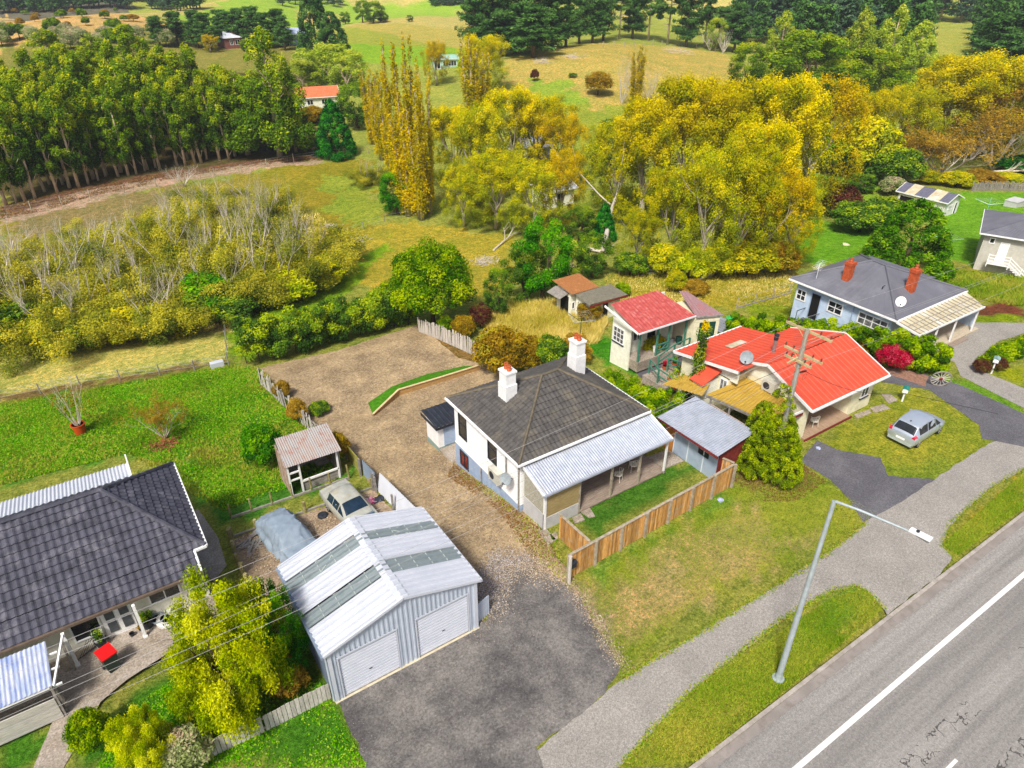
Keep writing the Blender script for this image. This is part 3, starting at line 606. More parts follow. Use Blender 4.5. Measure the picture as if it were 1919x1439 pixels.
for s in range(3):
    m = MB(); m.tube([(0, 0, 0), (.1, 0, 5), (0, 0, 9)], [.25, .15, .03], 7); ra = np.random.RandomState(320+s); [m.tube([(0, 0, 1.5+k*.5), (1.6*math.cos(k*2.4)*(1-k/16), 1.6*math.sin(k*2.4)*(1-k/16), 2.6+k*.5)], [.06, .02], 4) for k in range(12)]
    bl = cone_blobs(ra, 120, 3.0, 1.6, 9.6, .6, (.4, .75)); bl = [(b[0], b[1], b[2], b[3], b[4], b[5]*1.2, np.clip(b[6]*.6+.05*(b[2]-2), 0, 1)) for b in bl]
    proto('gumcone%d' % s, leaves(bl, 26000, .16, 330+s, L_GUM, inner=.5), tmesh(m, B_GUM)); proto('greycone%d' % s, leaves(bl, 24000, .17, 340+s, L_GUM2, inner=.5), tmesh(m, B_GUM))
st = MB(); st.tube([(0, 0, 0), (0, 0, 5)], [.3, .1], 7); st = tmesh(st, B_DARK)
proto('cedar', leaves(cone_blobs(rs, 190, 3.3, .5, 9.8, .62, (.5, .8)), 26000, .2, 201, L_CED, asp=1.7), st)
proto('darkcone', leaves(cone_blobs(rs, 170, 3.9, .3, 9.8, .5, (.5, .9)), 18000, .24, 202, L_PINE, asp=1.7), st)
proto('bigconifer', leaves(cone_blobs(rs, 200, 4.2, .6, 9.7, .45, (.5, .8)), 30000, .2, 203, leafmat('yew_green', ['#264c16', '#426c20', '#648a2c', '#8ca63a']), asp=1.5, droop=1.0), st)
bl = []
for cx, cy, W0, top in ((0, 0, 2.6, 10), (1.9, .3, 2.2, 7.0), (-1.9, -.2, 2.2, 6.4), (.5, -1.6, 2.1, 6.2), (-.3, 1.6, 2.0, 7)):
    for b in cone_blobs(rs, 230, W0, .9, top, .5, (.2, .4)): bl.append((b[0]+cx, b[1]+cy, *b[2:]))
proto('golden', leaves(bl, 80000, .13, 204, L_GOLD, inner=.35, asp=1.2), st)
def dome(rs, n, R, hgt, rr): 
    out = []
    for i in range(n):
        d = rs.randn(3); d /= np.linalg.norm(d); d[2] = abs(d[2])*1.0-.15; k = rs.uniform(.65, 1); r = rs.uniform(*rr); out.append((d[0]*R*k, d[1]*R*k, max(.3, hgt*.45+d[2]*hgt*.55*k), r, r, r, rs.uniform(.1, .9)))
    return out
for nm, lm, nl, sz in (('round', L_ROUND, 60000, .2), ('limebush', L_LIME, 14000, .42), ('brightbush', L_BRT, 14000, .42), ('darkbush', L_HEDGE, 14000, .42), ('winebush', L_WINE, 13000, .42), ('rustbush', L_RUST, 15000, .4), ('redbush', L_RED, 22000, .32), ('greybush', L_GREY, 12000, .42), ('brownbush', L_BRN, 12000, .42), ('yelbush', L_YEL2, 14000, .42), ('cedbush', L_CED, 14000, .42), ('wispbush', L_WISP, 12000, .4)):
    proto(nm, leaves(dome(rs, 190 if nm == 'round' else 110, 4.3, 10, (.8, 1.5) if nm != 'round' else (.7, 1.2)), nl, sz, 210+len(nm)+nl, lm, inner=.4), st)
m = MB(); e = []
for k in range(5): limb(m, (0, 0, 0), (math.cos(k*1.25)*.5, math.sin(k*1.25)*.5, 1), 4.6, .18, rs, 2, .5, .35, e, 5, .55, 3, 4)
bl = []                  # weeping yellow tree
for i in range(120):
    a = rs.rand()*6.28; rr = 4.2*rs.rand()**.5; h = rs.uniform(1.6, 9.3)*(1-.35*(rr/4.2)**2); r = rs.uniform(.5, .95); bl.append((rr*math.cos(a), rr*math.sin(a), h, r, r, r*1.15, rs.uniform(.1, .95)))
proto('weeping', leaves(bl, 85000, .13, 230, L_WISP, inner=.9, out=.25, droop=.45, asp=1.5), tmesh(m, B_DARK)); proto('weepgreen', leaves(bl, 50000, .15, 231, L_BRT, inner=.9, out=.3), tmesh(m, B_DARK))
for s in range(3):       # twiggy, nearly bare trees
    m = MB(); rs2 = np.random.RandomState(240+s); e = []
    for k in range(7): a = k*.9; limb(m, (0, 0, 0), (math.cos(a)*.55, math.sin(a)*.55, 1.1), 4.2, .12, rs2, 3, .45, .4, e, 4, .5, 3, 4)
    bl = [(x[0], x[1], x[2], .5, .5, .5, rs2.uniform(.2, .9)) for x in e]
    proto('twig%d' % s, leaves(bl, 9000, .15, 245+s, L_BRN, inner=1.0, out=.2), tmesh(m, B_WIL)); proto('bare%d' % s, leaves(bl[:20], 200, .1, 248+s, L_BRN), tmesh(m, B_WIL))
def hedge(name, label, pts, w, h, m, seed, dens=330, size=.13, group=None, cat='hedge', var=.35, sink=0, rb=(.2, .42)):
    """leafy hedge along a line of ground points: stems inside, leaf shell outside"""
    rs = np.random.RandomState(seed); bl = []; st = MB()
    for i in range(len(pts)-1):
        a = np.array(pts[i][:2]); b = np.array(pts[i+1][:2]); L_ = np.linalg.norm(b-a); n = max(2, int(L_/.35)); d = (b-a)/L_; nn = np.array([-d[1], d[0]])
        for k in range(n):
            for q in range(9):
                p = a+(b-a)*(k+rs.rand())/n+nn*rs.uniform(-.5, .5)*(w-.5); hh = h*(1+var*(rs.rand()-.5)); z = H(*p)+sink; bl.append((p[0], p[1], z+rs.uniform(.25, 1)*(hh-.3), *(3*[rs.uniform(*rb)]), rs.uniform(.05, .95)))
            if k % 3 == 0: p = a+(b-a)*k/n; z = H(*p); st.tube([(p[0], p[1], z-.1), (p[0]+rs.randn()*.15, p[1]+rs.randn()*.15, z+h*.7)], [.04, .02], 4)
    tot = sum(math.dist(pts[i][:2], pts[i+1][:2]) for i in range(len(pts)-1)); c = np.array(pts[0]); z0 = H(c[0], c[1]); B = [(b[0]-c[0], b[1]-c[1], b[2]-z0, *b[3:]) for b in bl]
    t = thing(name, label, cat, (float(c[0]), float(c[1]), z0), 0, group); me = leaves(B, int(dens*tot*(w+h)), size, seed, m, 'foliage', inner=.5); o = bpy.data.objects.new('foliage', me); C.objects.link(o); o.parent = t
    st.build('stems', B_DARK, t); return t
def scatter(name, poly, n, hgt, m, seed, label, wid=.035, off=0.0, lean=.5, cat='grass'):
    """blades of grass standing on the ground inside an outline (nobody could count them)"""
    rs = np.random.RandomState(seed); P_ = np.array(poly); lo = P_.min(0); hi = P_.max(0); x = rs.uniform(lo[0], hi[0], n*3); y = rs.uniform(lo[1], hi[1], n*3)
    k = pip(x, y, poly) & (vnoise(x, y, 1.1, seed)+.6*rs.rand(len(x)) > .55); x = x[k][:n]; y = y[k][:n]; n = len(x); z = Hn(x, y)+off
    a = rs.rand(n)*6.28; w = wid*(.6+rs.rand(n)); h = hgt*(.4+rs.rand(n)); lx = rs.randn(n)*lean*h; ly = rs.randn(n)*lean*h
    V = np.stack([np.stack([x-w*np.cos(a), y-w*np.sin(a), z-.02], 1), np.stack([x+w*np.cos(a), y+w*np.sin(a), z-.02], 1), np.stack([x+lx, y+ly, z+h], 1)], 1).reshape(-1, 3)
    me = npmesh(name, V, np.arange(3*n).reshape(-1, 3), m, np.repeat(np.clip(.5*rs.rand(n)+vnoise(x, y, 2.3, seed+1)*.6, 0, 1), 3)); o = bpy.data.objects.new(name, me); C.objects.link(o); return tag(o, label, cat, kind='stuff')
# ================================================================ BUILDINGS
M_WHITE = mat('white_weatherboard', '#f2f1ee', '#e2e1de', 2, .55, bump=.1, boards=.16, boards_amp=.03, dirt='#c3bfb4', dscale=1.2, damt=.25)
M_WTRIM = mat('white_paint', '#f4f3f0', '#e4e3e0', 4, .5, bump=.05)
M_BLUEB = mat('blue_grey_boards', '#9fb0c6', '#8b9db6', 3, .6, bump=.1, boards=.16, boards_amp=.02, dirt='#7c8796', dscale=1.5, damt=.4)
M_TILE = mat('worn_brown_tiles', '#5c5854', '#464340', 2.5, .75, bump=.5, bscale=30, dirt='#78705e', dscale=.8, damt=.55)
M_TILE2 = mat('slate_tiles', '#51515c', '#393942', 2.2, .6, bump=.5, bscale=30, dirt='#77747c', dscale=1.3, damt=.7)
M_RIDGE = mat('ridge_tiles', '#6a6252', '#564e42', 3, .8, bump=.5, dirt='#8a7e60', dscale=2)
M_IRON = mat('galvanised_iron', '#b9bec8', '#a2a8b4', 2.5, .5, metal=.25, bump=.08, dirt='#8c8a88', dscale=.9, damt=.4)
M_IRON2 = mat('pale_new_iron', '#cdd0d6', '#c4c8d0', 1.2, .5, metal=.1, bump=.02, dirt='#bcbfc4', dscale=.5, damt=.25)
M_SHEDW = mat('garage_cladding', '#c6ced8', '#b4bdc9', 1.5, .45, metal=.15, bump=.05, dirt='#9aa0a6', dscale=1, damt=.25)
M_SKYL = mat('skylight_sheet', '#8c9698', '#7a8688', 2, .35, bump=.05, dirt='#5d6868', dscale=2)
M_GLASS = mat('dark_window_glass', '#2c3033', '#1c1f22', 1.2, .08, bump=0, spec=.6)
M_GLASSB = mat('curtained_glass', '#7c7c78', '#33363a', 3, .12, bump=0, spec=.6)
M_DARK = mat('dark_opening', '#1b1a19', '#11100f', 3, .9)
M_CHARC = mat('charcoal_metal', '#3c4048', '#2c2f36', 3, .5, metal=.3)
M_DECK = mat('deck_boards', '#a39283', '#857567', 2, .85, bump=.3, stretch=(1, 9, 1), dirt='#6f6256', dscale=2)
M_PALE = mat('pale_paling', '#cfc8bd', '#a9a195', 5, .9, bump=.4, island=.16, stretch=(4, 4, .7))
M_NEWP = mat('golden_brown_palings', '#d8a45c', '#a4703a', 4, .85, bump=.4, island=.38, stretch=(5, 5, .5), dirt='#b9a888', dscale=2.5, damt=.7)
M_POST = mat('weathered_post', '#b5a995', '#8c8068', 5, .9, bump=.5)
M_GREYW = mat('grey_timber', '#9d978e', '#77716a', 5, .9, bump=.5, island=.15)
M_CREAM = mat('cream_boards', '#e3dcbc', '#d0c8a4', 2.5, .7, bump=.15, boards=.2, boards_amp=.03, dirt='#b3aa85', dscale=1.5, damt=.4)
M_CREAM2 = mat('pale_cream_boards', '#e9e8d6', '#d6d5c0', 2.5, .7, bump=.15, boards=.2, boards_amp=.03, dirt='#b6b59c', dscale=1.5, damt=.4)
M_REDR = mat('red_roof', '#d5553a', '#c44a32', 1.6, .6, bump=.1, dirt='#b85644', dscale=1.1, damt=.6)
M_REDF = mat('faded_red_roof', '#bc5850', '#a44440', 3, .7, bump=.2, dirt='#d08880', dscale=2.4, damt=.7)
M_REDG = mat('rust_grey_roof', '#a08080', '#8a6668', 4, .7, bump=.3, stretch=(1, 5, 1), dirt='#b05048', dscale=1, damt=.6)
M_RUST = mat('rusty_iron', '#a89488', '#a3a6a6', 1.2, .8, bump=.3, stretch=(3, .6, 1), dirt='#985840', dscale=1.9, damt=.8)
M_RUST2 = mat('brown_rusted_iron', '#a87040', '#8c5a34', 5, .85, bump=.4, stretch=(1, 4, 1), dirt='#c49058', dscale=3)
M_MOSS = mat('grey_lichen_roof', '#7d7868', '#676254', 5, .9, bump=.5, dirt='#97917c', dscale=3)
M_BRICK = mat('orange_brick', '#c4582e', '#9c4424', 14, .9, bump=.7, dirt='#d98a60', dscale=6)
M_POT = mat('terracotta', '#c2643a', '#a24e2c', 6, .85, bump=.3)
M_YPOLY = mat('yellow_roof_sheet', '#c2a044', '#a5842e', 2.2, .6, bump=.2, stretch=(1, 9, 1), dirt='#7c6422', dscale=1.8, damt=.6)
M_CLEAR = mat('clear_roof_sheet', '#c9cbd6', '#93a4cc', 1.1, .3, bump=.1, stretch=(8, 1, 1), dirt='#6f88c4', dscale=1.2, damt=.6)
M_CLEAR2 = mat('cream_roof_sheet', '#d2c8a4', '#b8a98a', 1.3, .4, bump=.1, dirt='#dfe0e2', dscale=.7, damt=.8)
M_GREENP = mat('green_paint', '#4f8d76', '#3d735f', 4, .6)
M_DGREEN = mat('dark_green_door', '#1f4a42', '#17382f', 3, .6)
M_BLUEH = mat('blue_weatherboard', '#b9c9da', '#a6b8cb', 2, .6, bump=.1, boards=.17, boards_amp=.03, dirt='#93a5b8', dscale=1.5, damt=.4)
M_GREYR = mat('grey_painted_roof', '#6f6f76', '#64646b', .7, .6, bump=.1, dirt='#7f7f85', dscale=.5, damt=.6)
M_GREYH = mat('stone_grey_boards', '#bdb9ab', '#aaa698', 2.5, .7, bump=.1, boards=.18, boards_amp=.03)
M_BLUES = mat('pale_blue_sheet', '#aab9ca', '#98a8bb', 1.5, .6, bump=.06, dirt='#8794a4', dscale=1.3, damt=.4)
M_OXRED = mat('ox_red_boards', '#84302a', '#662420', 4, .8, bump=.3)
M_ORNG = mat('orange_timber', '#cf8a3c', '#b06e28', 4, .8, bump=.3, stretch=(6, 6, .6))
M_ACU = mat('heat_pump_white', '#c8c6b8', '#b6b4a6', 5, .5)
M_DISH = mat('dish_grey', '#9aa3a6', '#848d90', 5, .5)
M_CLAD = mat('rough_cladding', '#b7b2a0', '#96917e', 9, .9, bump=.8, bscale=18)
M_WOODP = mat('weathered_plywood', '#b09a6a', '#94804f', 4, .85, bump=.2, stretch=(1, 1, 5))
M_CONW = mat('pale_concrete_wall', '#c9c8c6', '#b4b3b0', 3, .85, bump=.2, dirt='#938f88', dscale=1.5)
def wallbox(t, x0, x1, y0, y1, z0, z1, m, name='wall'): b = MB(); b.box(x0, x1, y0, y1, z0, z1); return b.build(name, m, t)
def gutter(t, pts, m=None, name='gutter', w=.12):
    b = MB()
    for a, c in zip(pts[:-1], pts[1:]): b.bar(a, c, w, w)
    return b.build(name, m or M_WTRIM, t)
def satdish(t, c, look, r, m=M_DISH, name='satellite_dish', mast=None):
    """shallow dish facing direction look, feed arm and bracket"""
    c = Vector(c); d = Vector(look).normalized(); u = d.cross(Vector((0, 0, 1))).normalized(); w = u.cross(d); b = MB(); vs = [c-d*.10*r]; 
    for j in (1, 2, 3):
        for k in range(16): a = k/16*2*math.pi; vs.append(c+u*(math.cos(a)*r*j/3)+w*(math.sin(a)*r*1.08*j/3)+d*(.22*r*(j/3)**2-.1*r))
    fs = [(0, 1+k, 1+(k+1) % 16) for k in range(16)]+[(1+(j-1)*16+k, 1+j*16+k, 1+j*16+(k+1) % 16, 1+(j-1)*16+(k+1) % 16) for j in (1, 2) for k in range(16)]
    n = len(vs); vs += [v-d*.02 for v in vs]; fs += [tuple(i+n for i in f[::-1]) for f in fs]
    b.add(vs, fs); o = b.build(name, m, t, True)
    a = MB(); a.tube([c-w*r, c-w*r*.6+d*r*.9], .015, 5); a.box(*(lambda q: (q.x-.04, q.x+.04, q.y-.04, q.y+.04, q.z-.04, q.z+.04))(c-w*r*.6+d*r*.9)); a.tube([c-d*.05, mast or (c-d*.3-Vector((0, 0, .3)))], .025, 6); a.build('feed_arm', M_CHARC, o); return o
def heatpump(t, c, out, m=M_ACU, w=.8, h=.6, d=.32):
    """outdoor unit: casing, fan grille, brackets. out = 'x-' side faces -x"""
    x, y, z = c; b = MB(); b.box(x-d, x, y-w/2, y+w/2, z, z+h); o = b.build('heat_pump', m, t)
    g = MB(); g.lathe((x-d-.012, y+.12, z+h*.5), [(.22, 0), (.24, .01), (.06, .012)], 18, 'x'); g.build('fan_grille', M_CHARC, o)
    k = MB(); k.box(x-d, x+.02, y-w/2+.08, y-w/2+.12, z-.05, z-.003); k.box(x-d, x+.02, y+w/2-.12, y+w/2-.08, z-.05, z-.003); k.build('bracket', M_WTRIM, o); return o
def hiproof(t, x0, x1, y0, y1, z, zr, rx0, rx1, ry0, ry1, m, rm, pitch=.3, course=.36, amp=.018, ov=0, sides='fblr', lower=None, mode='sine', step=.025):
    """hip roof with ridge from (rx0,ry0) to (rx1,ry1)"""
    A, B, D, E = (x0, y0, z), (x1, y0, z), (x1, y1, z), (x0, y1, z); R0, R1 = (rx0, ry0, zr), (rx1, ry1, zr); kw = dict(pitch=pitch, course=course, amp=amp, mode=mode, step=step)
    parts = []
    if rx1-rx0 >= ry1-ry0: fr, bk, lf, rt = (A, B, R1, R0), (D, E, R0, R1), (E, A, R0, R0), (B, D, R1, R1)
    else: fr, bk, lf, rt = (A, B, R0, R0), (D, E, R1, R1), (E, A, R0, R1), (B, D, R1, R0)
    mm = merge(*[slope(*q, **kw) for q, s in ((fr, 'f'), (bk, 'b'), (lf, 'l'), (rt, 'r')) if s in sides])
    o = mm.build('roof', m, t); r = MB()
    if rx1-rx0 >= ry1-ry0: prs = [(A, R0), (B, R1), (D, R1), (E, R0), (R0, R1)]
    else: prs = [(A, R0), (B, R0), (D, R1), (E, R1), (R0, R1)]
    for a, b in prs: r.tube([Vector(a)+Vector((0, 0, .02)), Vector(b)+Vector((0, 0, .03))], .085, 6)
    r.build('ridge_capping', rm, o)
    s = MB(); s.box(x0+.05, x1-.05, y0+.05, y1-.05, z-.08, z-.04); s.build('soffit', M_WTRIM, o); return o
def chimney(t, c, w, zb, zt, m, potm, d=None, pots=2, shoulder=None, capm=None):
    d = d or w; x, y = c; b = MB(); zs = shoulder or zt-.25
    b.box(x-w/2, x+w/2, y-d/2, y+d/2, zb, zs)
    b.box(x-w/2+.05, x+w/2-.05, y-d/2+.05, y+d/2-.05, zs, zt) if shoulder else b.box(x-w/2-.05, x+w/2+.05, y-d/2-.05, y+d/2+.05, zs, zt)
    if shoulder: b.box(x-w/2, x+w/2, y-d/2, y+d/2, zt-.1, zt+.01)
    o = b.build('chimney', m, t)
    for i in range(pots):
        yy = y+(i-(pots-1)/2)*.36*d; q = MB(); q.lathe((x, yy, zt), [(.12, 0), (.13, .1), (.10, .14), (.10, .26), (.13, .28), (.12, .34), (.07, .34), (.07, .1)], 12); q.build('chimney_pot', potm, o, True)
    return o
# ---------------------------------------------------------------- the white house with the brown tiled hip roof
t = thing('house', 'white weatherboard house with brown tiled hip roof and two white chimneys, in the middle', 'house', (15.8, 23, 0)); X0, X1, Y0, Y1 = 15.78, 24.0, 23.05, 29.9
wallbox(t, X0, X1, Y0, Y1, .32, 3.22, M_WHITE); wallbox(t, X0-.02, X1, Y0+.02, Y1+.02, -2.2, .318, M_BLUEB, 'lower_wall')
b = MB(); b.box(X0-.05, X0-.022, Y0+.1, Y1, .28, .36); b.build('skirting_board', M_WTRIM, t)
hiproof(t, 15.5, 24.28, 22.8, 30.25, 3.3, 5.35, 19.5, 20.6, 26.5, 26.5, M_TILE, M_RIDGE, pitch=.26, course=.37, amp=.014, step=.05)
gutter(t, [(15.45, 30.28, 3.26), (15.45, 22.76, 3.26), (24.33, 22.76, 3.26), (24.33, 30.3, 3.26)], M_WTRIM)
for a0, a1, z0, z1 in ((28.5, 29.4, 1.1, 2.95), (25.3, 26.2, 1.45, 3.1)): window(t, 'x', X0, -1, a0, a1, z0, z1, M_CHARC, M_GLASS, 1, 2, .07)
M_RCUR = mat('red_curtain_glass', '#8e1c20', '#26181a', 4, .15, spec=.6)
window(t, 'x', X0-.02, -1, 28.4, 29.35, -.98, .1, M_CHARC, M_RCUR, 2, 1, .07)
chimney(t, (17.65, 27.1), .72, 3.6, 6.0, M_WTRIM, M_POT, .8, 2, shoulder=5.2); chimney(t, (22.55, 27.3), .72, 3.9, 6.3, M_WTRIM, M_POT, .8, 2, shoulder=5.4)
heatpump(t, (15.76, 25.1, .72), 'x-', w=.95, h=.72, d=.4); satdish(t, (15.25, 23.62, 1.98), (-.8, -.45, .35), .32, mast=(15.74, 23.7, 1.7))
for y_, z0_, z1_ in ((24.3, 1.35, 3.0), (23.12, -.1, 3.2), (26.9, -1.0, .3)): b = MB(); b.tube([(15.7, y_, z0_), (15.7, y_, z1_)], .04, 8); b.build('downpipe', M_GREYW, t)
# verandah
v = slope((15.75, 21.02, 2.42), (24.45, 21.02, 2.42), (24.45, 22.84, 3.02), (15.75, 22.84, 3.02), pitch=.15, amp=.018, seg=6).build('verandah_roof', M_IRON, t)
gutter(v, [(15.72, 20.97, 2.4), (24.48, 20.97, 2.4)], M_IRON, 'gutter', .1)
b = MB(); b.bar((15.78, 20.98, 2.4), (15.78, 22.84, 3.0), .05, .16); b.bar((24.42, 20.98, 2.4), (24.42, 22.84, 3.0), .05, .16); b.build('barge_board', M_WTRIM, v)
for x in (18.2, 20.35, 22.35, 24.3):
    b = MB(); b.box(x-.05, x+.05, 21.15, 21.25, -.05, 2.42); b.build('post', M_POST if x < 24 else M_WTRIM, v)
b = MB(); b.box(15.95, 16.0, 21.2, 22.95, 1.0, 2.5); b.add([(15.95, 21.2, 2.5), (15.95, 22.95, 2.5), (15.95, 22.95, 2.98), (16.0, 21.2, 2.5), (16.0, 22.95, 2.5), (16.0, 22.95, 2.98)], [(0, 1, 2), (3, 5, 4), (0, 3, 4, 1), (1, 4, 5, 2), (2, 5, 3, 0)]); b.build('side_screen', M_CLAD, t)
b = MB(); b.box(15.93, 16.03, 21.18, 22.98, -.3, .998); b.build('side_base', M_CONW, t)
b = MB(); b.box(16.06, 18.14, 21.18, 21.24, .75, 2.36); b.build('front_screen', M_WOODP, t); b = MB(); b.box(16.06, 18.14, 21.15, 21.27, -.2, .748); b.build('front_base', M_CONW, t)
b = MB(); b.box(15.93, 16.05, 21.12, 21.24, -.2, 2.4); b.build('corner_post', M_WTRIM, t)
b = MB()
for i in range(15): b.box(18.16, 24.4, 21.14+i*.127, 21.14+i*.127+.118, .04, .12)
b.box(18.18, 24.38, 21.2, 23.0, -.2, .035); b.build('deck', M_DECK, t)
wallbox(t, 16.1, 24.0, 23.0, 23.045, .1, 2.9, M_DECK, 'front_wall_boards')
window(t, 'y', 23.0, -1, 20.6, 22.4, .9, 2.2, M_WTRIM, M_GLASS, 2, 1); window(t, 'y', 23.0, -1, 18.9, 19.8, .12, 2.1, M_WTRIM, M_GLASS, 1, 1, name='door')
# back entry annex
b = MB(); b.box(15.6, 18.2, 31.85, 33.45, -2.3, -1.35); b.build('annex_plinth', mat('green_grey_render', '#8fa39a', '#7c9086', 3, .8), t)
wallbox(t, 15.62, 18.2, 31.87, 33.43, -1.348, .34, M_WTRIM, 'annex_wall'); r = slope((15.4, 31.6, .38), (18.4, 31.6, .38), (18.4, 33.65, .55), (15.4, 33.65, .55), pitch=.3, amp=.03, mode='rib', seg=8).build('annex_roof', M_CHARC, t)
b = MB(); b.box(15.38, 18.42, 31.58, 31.62, .2, .36); b.box(15.36, 15.40, 31.58, 33.68, .2, .4); b.build('fascia', M_CHARC, r)
b = MB(); b.box(16.0, 16.9, 31.82, 31.86, -1.3, .1); b.build('annex_door', M_BLUEB, t)
wallbox(t, 16.95, 18.2, 29.95, 31.86, -1.9, .1, M_WHITE, 'link_wall')
b = MB(); b.box(15.6, 17.0, 29.9, 31.84, -1.62, -1.42); b.build('step', M_CONC, t)
# ---------------------------------------------------------------- double garage
t = thing('garage', 'silver ribbed metal double garage with four grey skylights and two roller doors', 'garage', (6.7, 17.85, 0)); gx0, gx1, gy0, gy1, ge, gr, gm = 3.55, 10.0, 17.85, 22.85, 2.98, 4.0, 6.72
def rib_wall(a0, a1, pos, ax, zf, out, z0=0.0, pitch=.2):
    b = MB(); b.box(*wbox(ax, pos, out, a0, a1, z0, min(zf(a0), zf(a1)), -.06, 0)); n = int((a1-a0)/pitch)
    for i in range(n+1):
        a = a0+(a1-a0)*i/n; w = .045; lo, hi = max(a0, a-w), min(a1, a+w); b.box(*wbox(ax, pos, out, lo, hi, z0, zf(a)-.02, -.001, .032))
    return b
zf = lambda x: ge+(gr-ge)*(1-abs(x-gm)/(gm-gx0))
b = MB()
for x0, x1, z0 in ((gx0, 3.88, 0), (3.88, 6.32, 2.36), (6.32, 7.16, 0), (7.16, 9.58, 2.36), (9.58, gx1, 0)):
    n = max(1, int(round((x1-x0)/.2)))
    for i in range(n):
        a, c = x0+(x1-x0)*i/n, x0+(x1-x0)*(i+1)/n; za, zc = zf(a)-.03, zf(c)-.03
        b.add([(a, gy0, z0), (c, gy0, z0), (c, gy0, zc), (a, gy0, za), (a, gy0+.06, z0), (c, gy0+.06, z0), (c, gy0+.06, zc), (a, gy0+.06, za)], [(0, 1, 2, 3), (7, 6, 5, 4), (0, 4, 5, 1), (3, 2, 6, 7), (0, 3, 7, 4), (1, 5, 6, 2)])
        m_ = (a+c)/2; b.add([(m_-.045, gy0-.001, z0+.01), (m_+.045, gy0-.001, z0+.01), (m_+.045, gy0-.001, zf(m_)-.06), (m_-.045, gy0-.001, zf(m_)-.06), (m_-.028, gy0-.04, z0+.01), (m_+.028, gy0-.04, z0+.01), (m_+.028, gy0-.04, zf(m_)-.06), (m_-.028, gy0-.04, zf(m_)-.06)], [(4, 5, 6, 7), (0, 4, 7, 3), (5, 1, 2, 6), (0, 1, 5, 4), (3, 7, 6, 2)])
b.build('front_wall', M_SHEDW, t)
M_ZINC = mat('dull_zinc_wall', '#8f9db0', '#7f8da0', 1.5, .5, metal=.2, bump=.05)
rib_wall(gy0+.07, gy1, gx0, 'x', lambda a: ge-.05, -1).build('side_wall', M_ZINC, t); rib_wall(gy0+.07, gy1, gx1, 'x', lambda a: ge-.05, 1).build('side_wall', M_ZINC, t); wallbox(t, gx0+.07, gx1-.07, gy1-.06, gy1, 0, ge, M_ZINC, 'back_wall')
b = MB(); b.box(gx0-.03, gx0+.12, gy0-.07, gy0-.045, 0, ge-.05); b.box(gx1-.12, gx1+.03, gy0-.07, gy0-.045, 0, ge-.05)
for x in (3.88, 6.32, 7.16, 9.58): b.box(x-.03, x+.03, gy0-.06, gy0-.042, 0, 2.42)
b.box(3.85, 6.35, gy0-.063, gy0-.045, 2.36, 2.44); b.box(7.13, 9.61, gy0-.063, gy0-.045, 2.36, 2.44); b.build('door_flashing', M_IRON2, t)
for x0, x1 in ((3.9, 6.3), (7.18, 9.56)):
    b = MB(); n = 14
    for i in range(n): z = .04+i*2.32/n; b.box(x0, x1, gy0+.0, gy0+.05, z+.045, z+2.32/n)
    b.box(x0, x1, gy0+.055, gy0+.07, .02, 2.36); d = b.build('roller_door', mat('roller_door_white', '#d9dce4', '#cdd1da', 2, .5, bump=.05), t)
    b = MB(); b.box(x0, x1, gy0-.02, gy0+.05, .005, .06); b.build('bottom_rail', M_GREYW, d); b = MB(); b.box((x0+x1)/2-.06, (x0+x1)/2+.06, gy0-.03, gy0-.003, .9, .93); b.build('handle', M_CHARC, d)
ex0, ex1, ry0, ry1 = 3.38, 10.15, 17.68, 23.0; zE = ge-.02; 
for s, (xa, nm) in enumerate(((ex0, 'L'), (ex1, 'R'))):
    pl = []
    strips = [(ry0, 19.2, 0), (19.2, 19.92, 1), (19.92, 21.3, 0), (21.3, 21.98, 1), (21.98, ry1, 0)]; mm = MB(); sk = []
    for ya, yb, sky in strips:
        q = ((xa, yb, zE), (xa, ya, zE), (gm, ya, gr+.02), (gm, yb, gr+.02)) if s == 0 else ((xa, ya, zE), (xa, yb, zE), (gm, yb, gr+.02), (gm, ya, gr+.02))
        sl = slope(*q, pitch=.3, amp=.09, mode='rib', seg=12)
        if sky: sk.append((sl, ya, yb))
        else: mm = merge(mm, sl)
    ro = mm.build('roof', M_IRON2, t)
    for sl, ya, yb in sk:
        k = sl.build('skylight', M_SKYL, ro); b = MB()
        for f in (.2, .4, .6, .8): x = xa+(gm-xa)*f; z = zE+(gr+.02-zE)*f; b.bar((x, ya, z+.035), (x, yb, z+.035), .035, .02)
        if ya > 20: b.bar((xa+(gm-xa)*.4, ya, zE+(gr-zE)*.4+.045), (xa+(gm-xa)*.6, (ya+yb)/2+.1, zE+(gr-zE)*.6+.05), .03, .02); b.bar((xa+(gm-xa)*.6, (ya+yb)/2+.1, zE+(gr-zE)*.6+.05), (xa+(gm-xa)*.4, yb, zE+(gr-zE)*.4+.045), .03, .02)
        b.build('purlin', mat('purlin_pale', '#b9c2bc', '#a2aba5', 4), k)
b = MB(); 
for sx in (-1, 1): b.add([(gm, ry0, gr+.075), (gm, ry1, gr+.075), (gm+sx*.24, ry1, gr+.02), (gm+sx*.24, ry0, gr+.02)], [(0, 1, 2, 3)])
b.build('ridge_cap', M_IRON2, t); b = MB()
for yb_ in (ry0, ry1): b = MB(); b.bar((ex0, yb_, zE+.0), (gm, yb_, gr+.03), .06, .12); b.bar((ex1, yb_, zE), (gm, yb_, gr+.03), .06, .12); b.build('barge_flashing', M_IRON2, t)
gutter(t, [(ex0-.03, ry0, zE-.05), (ex0-.03, ry1, zE-.05)], M_ZINC); gutter(t, [(ex1+.03, ry0, zE-.05), (ex1+.03, ry1, zE-.05)], M_IRON2)
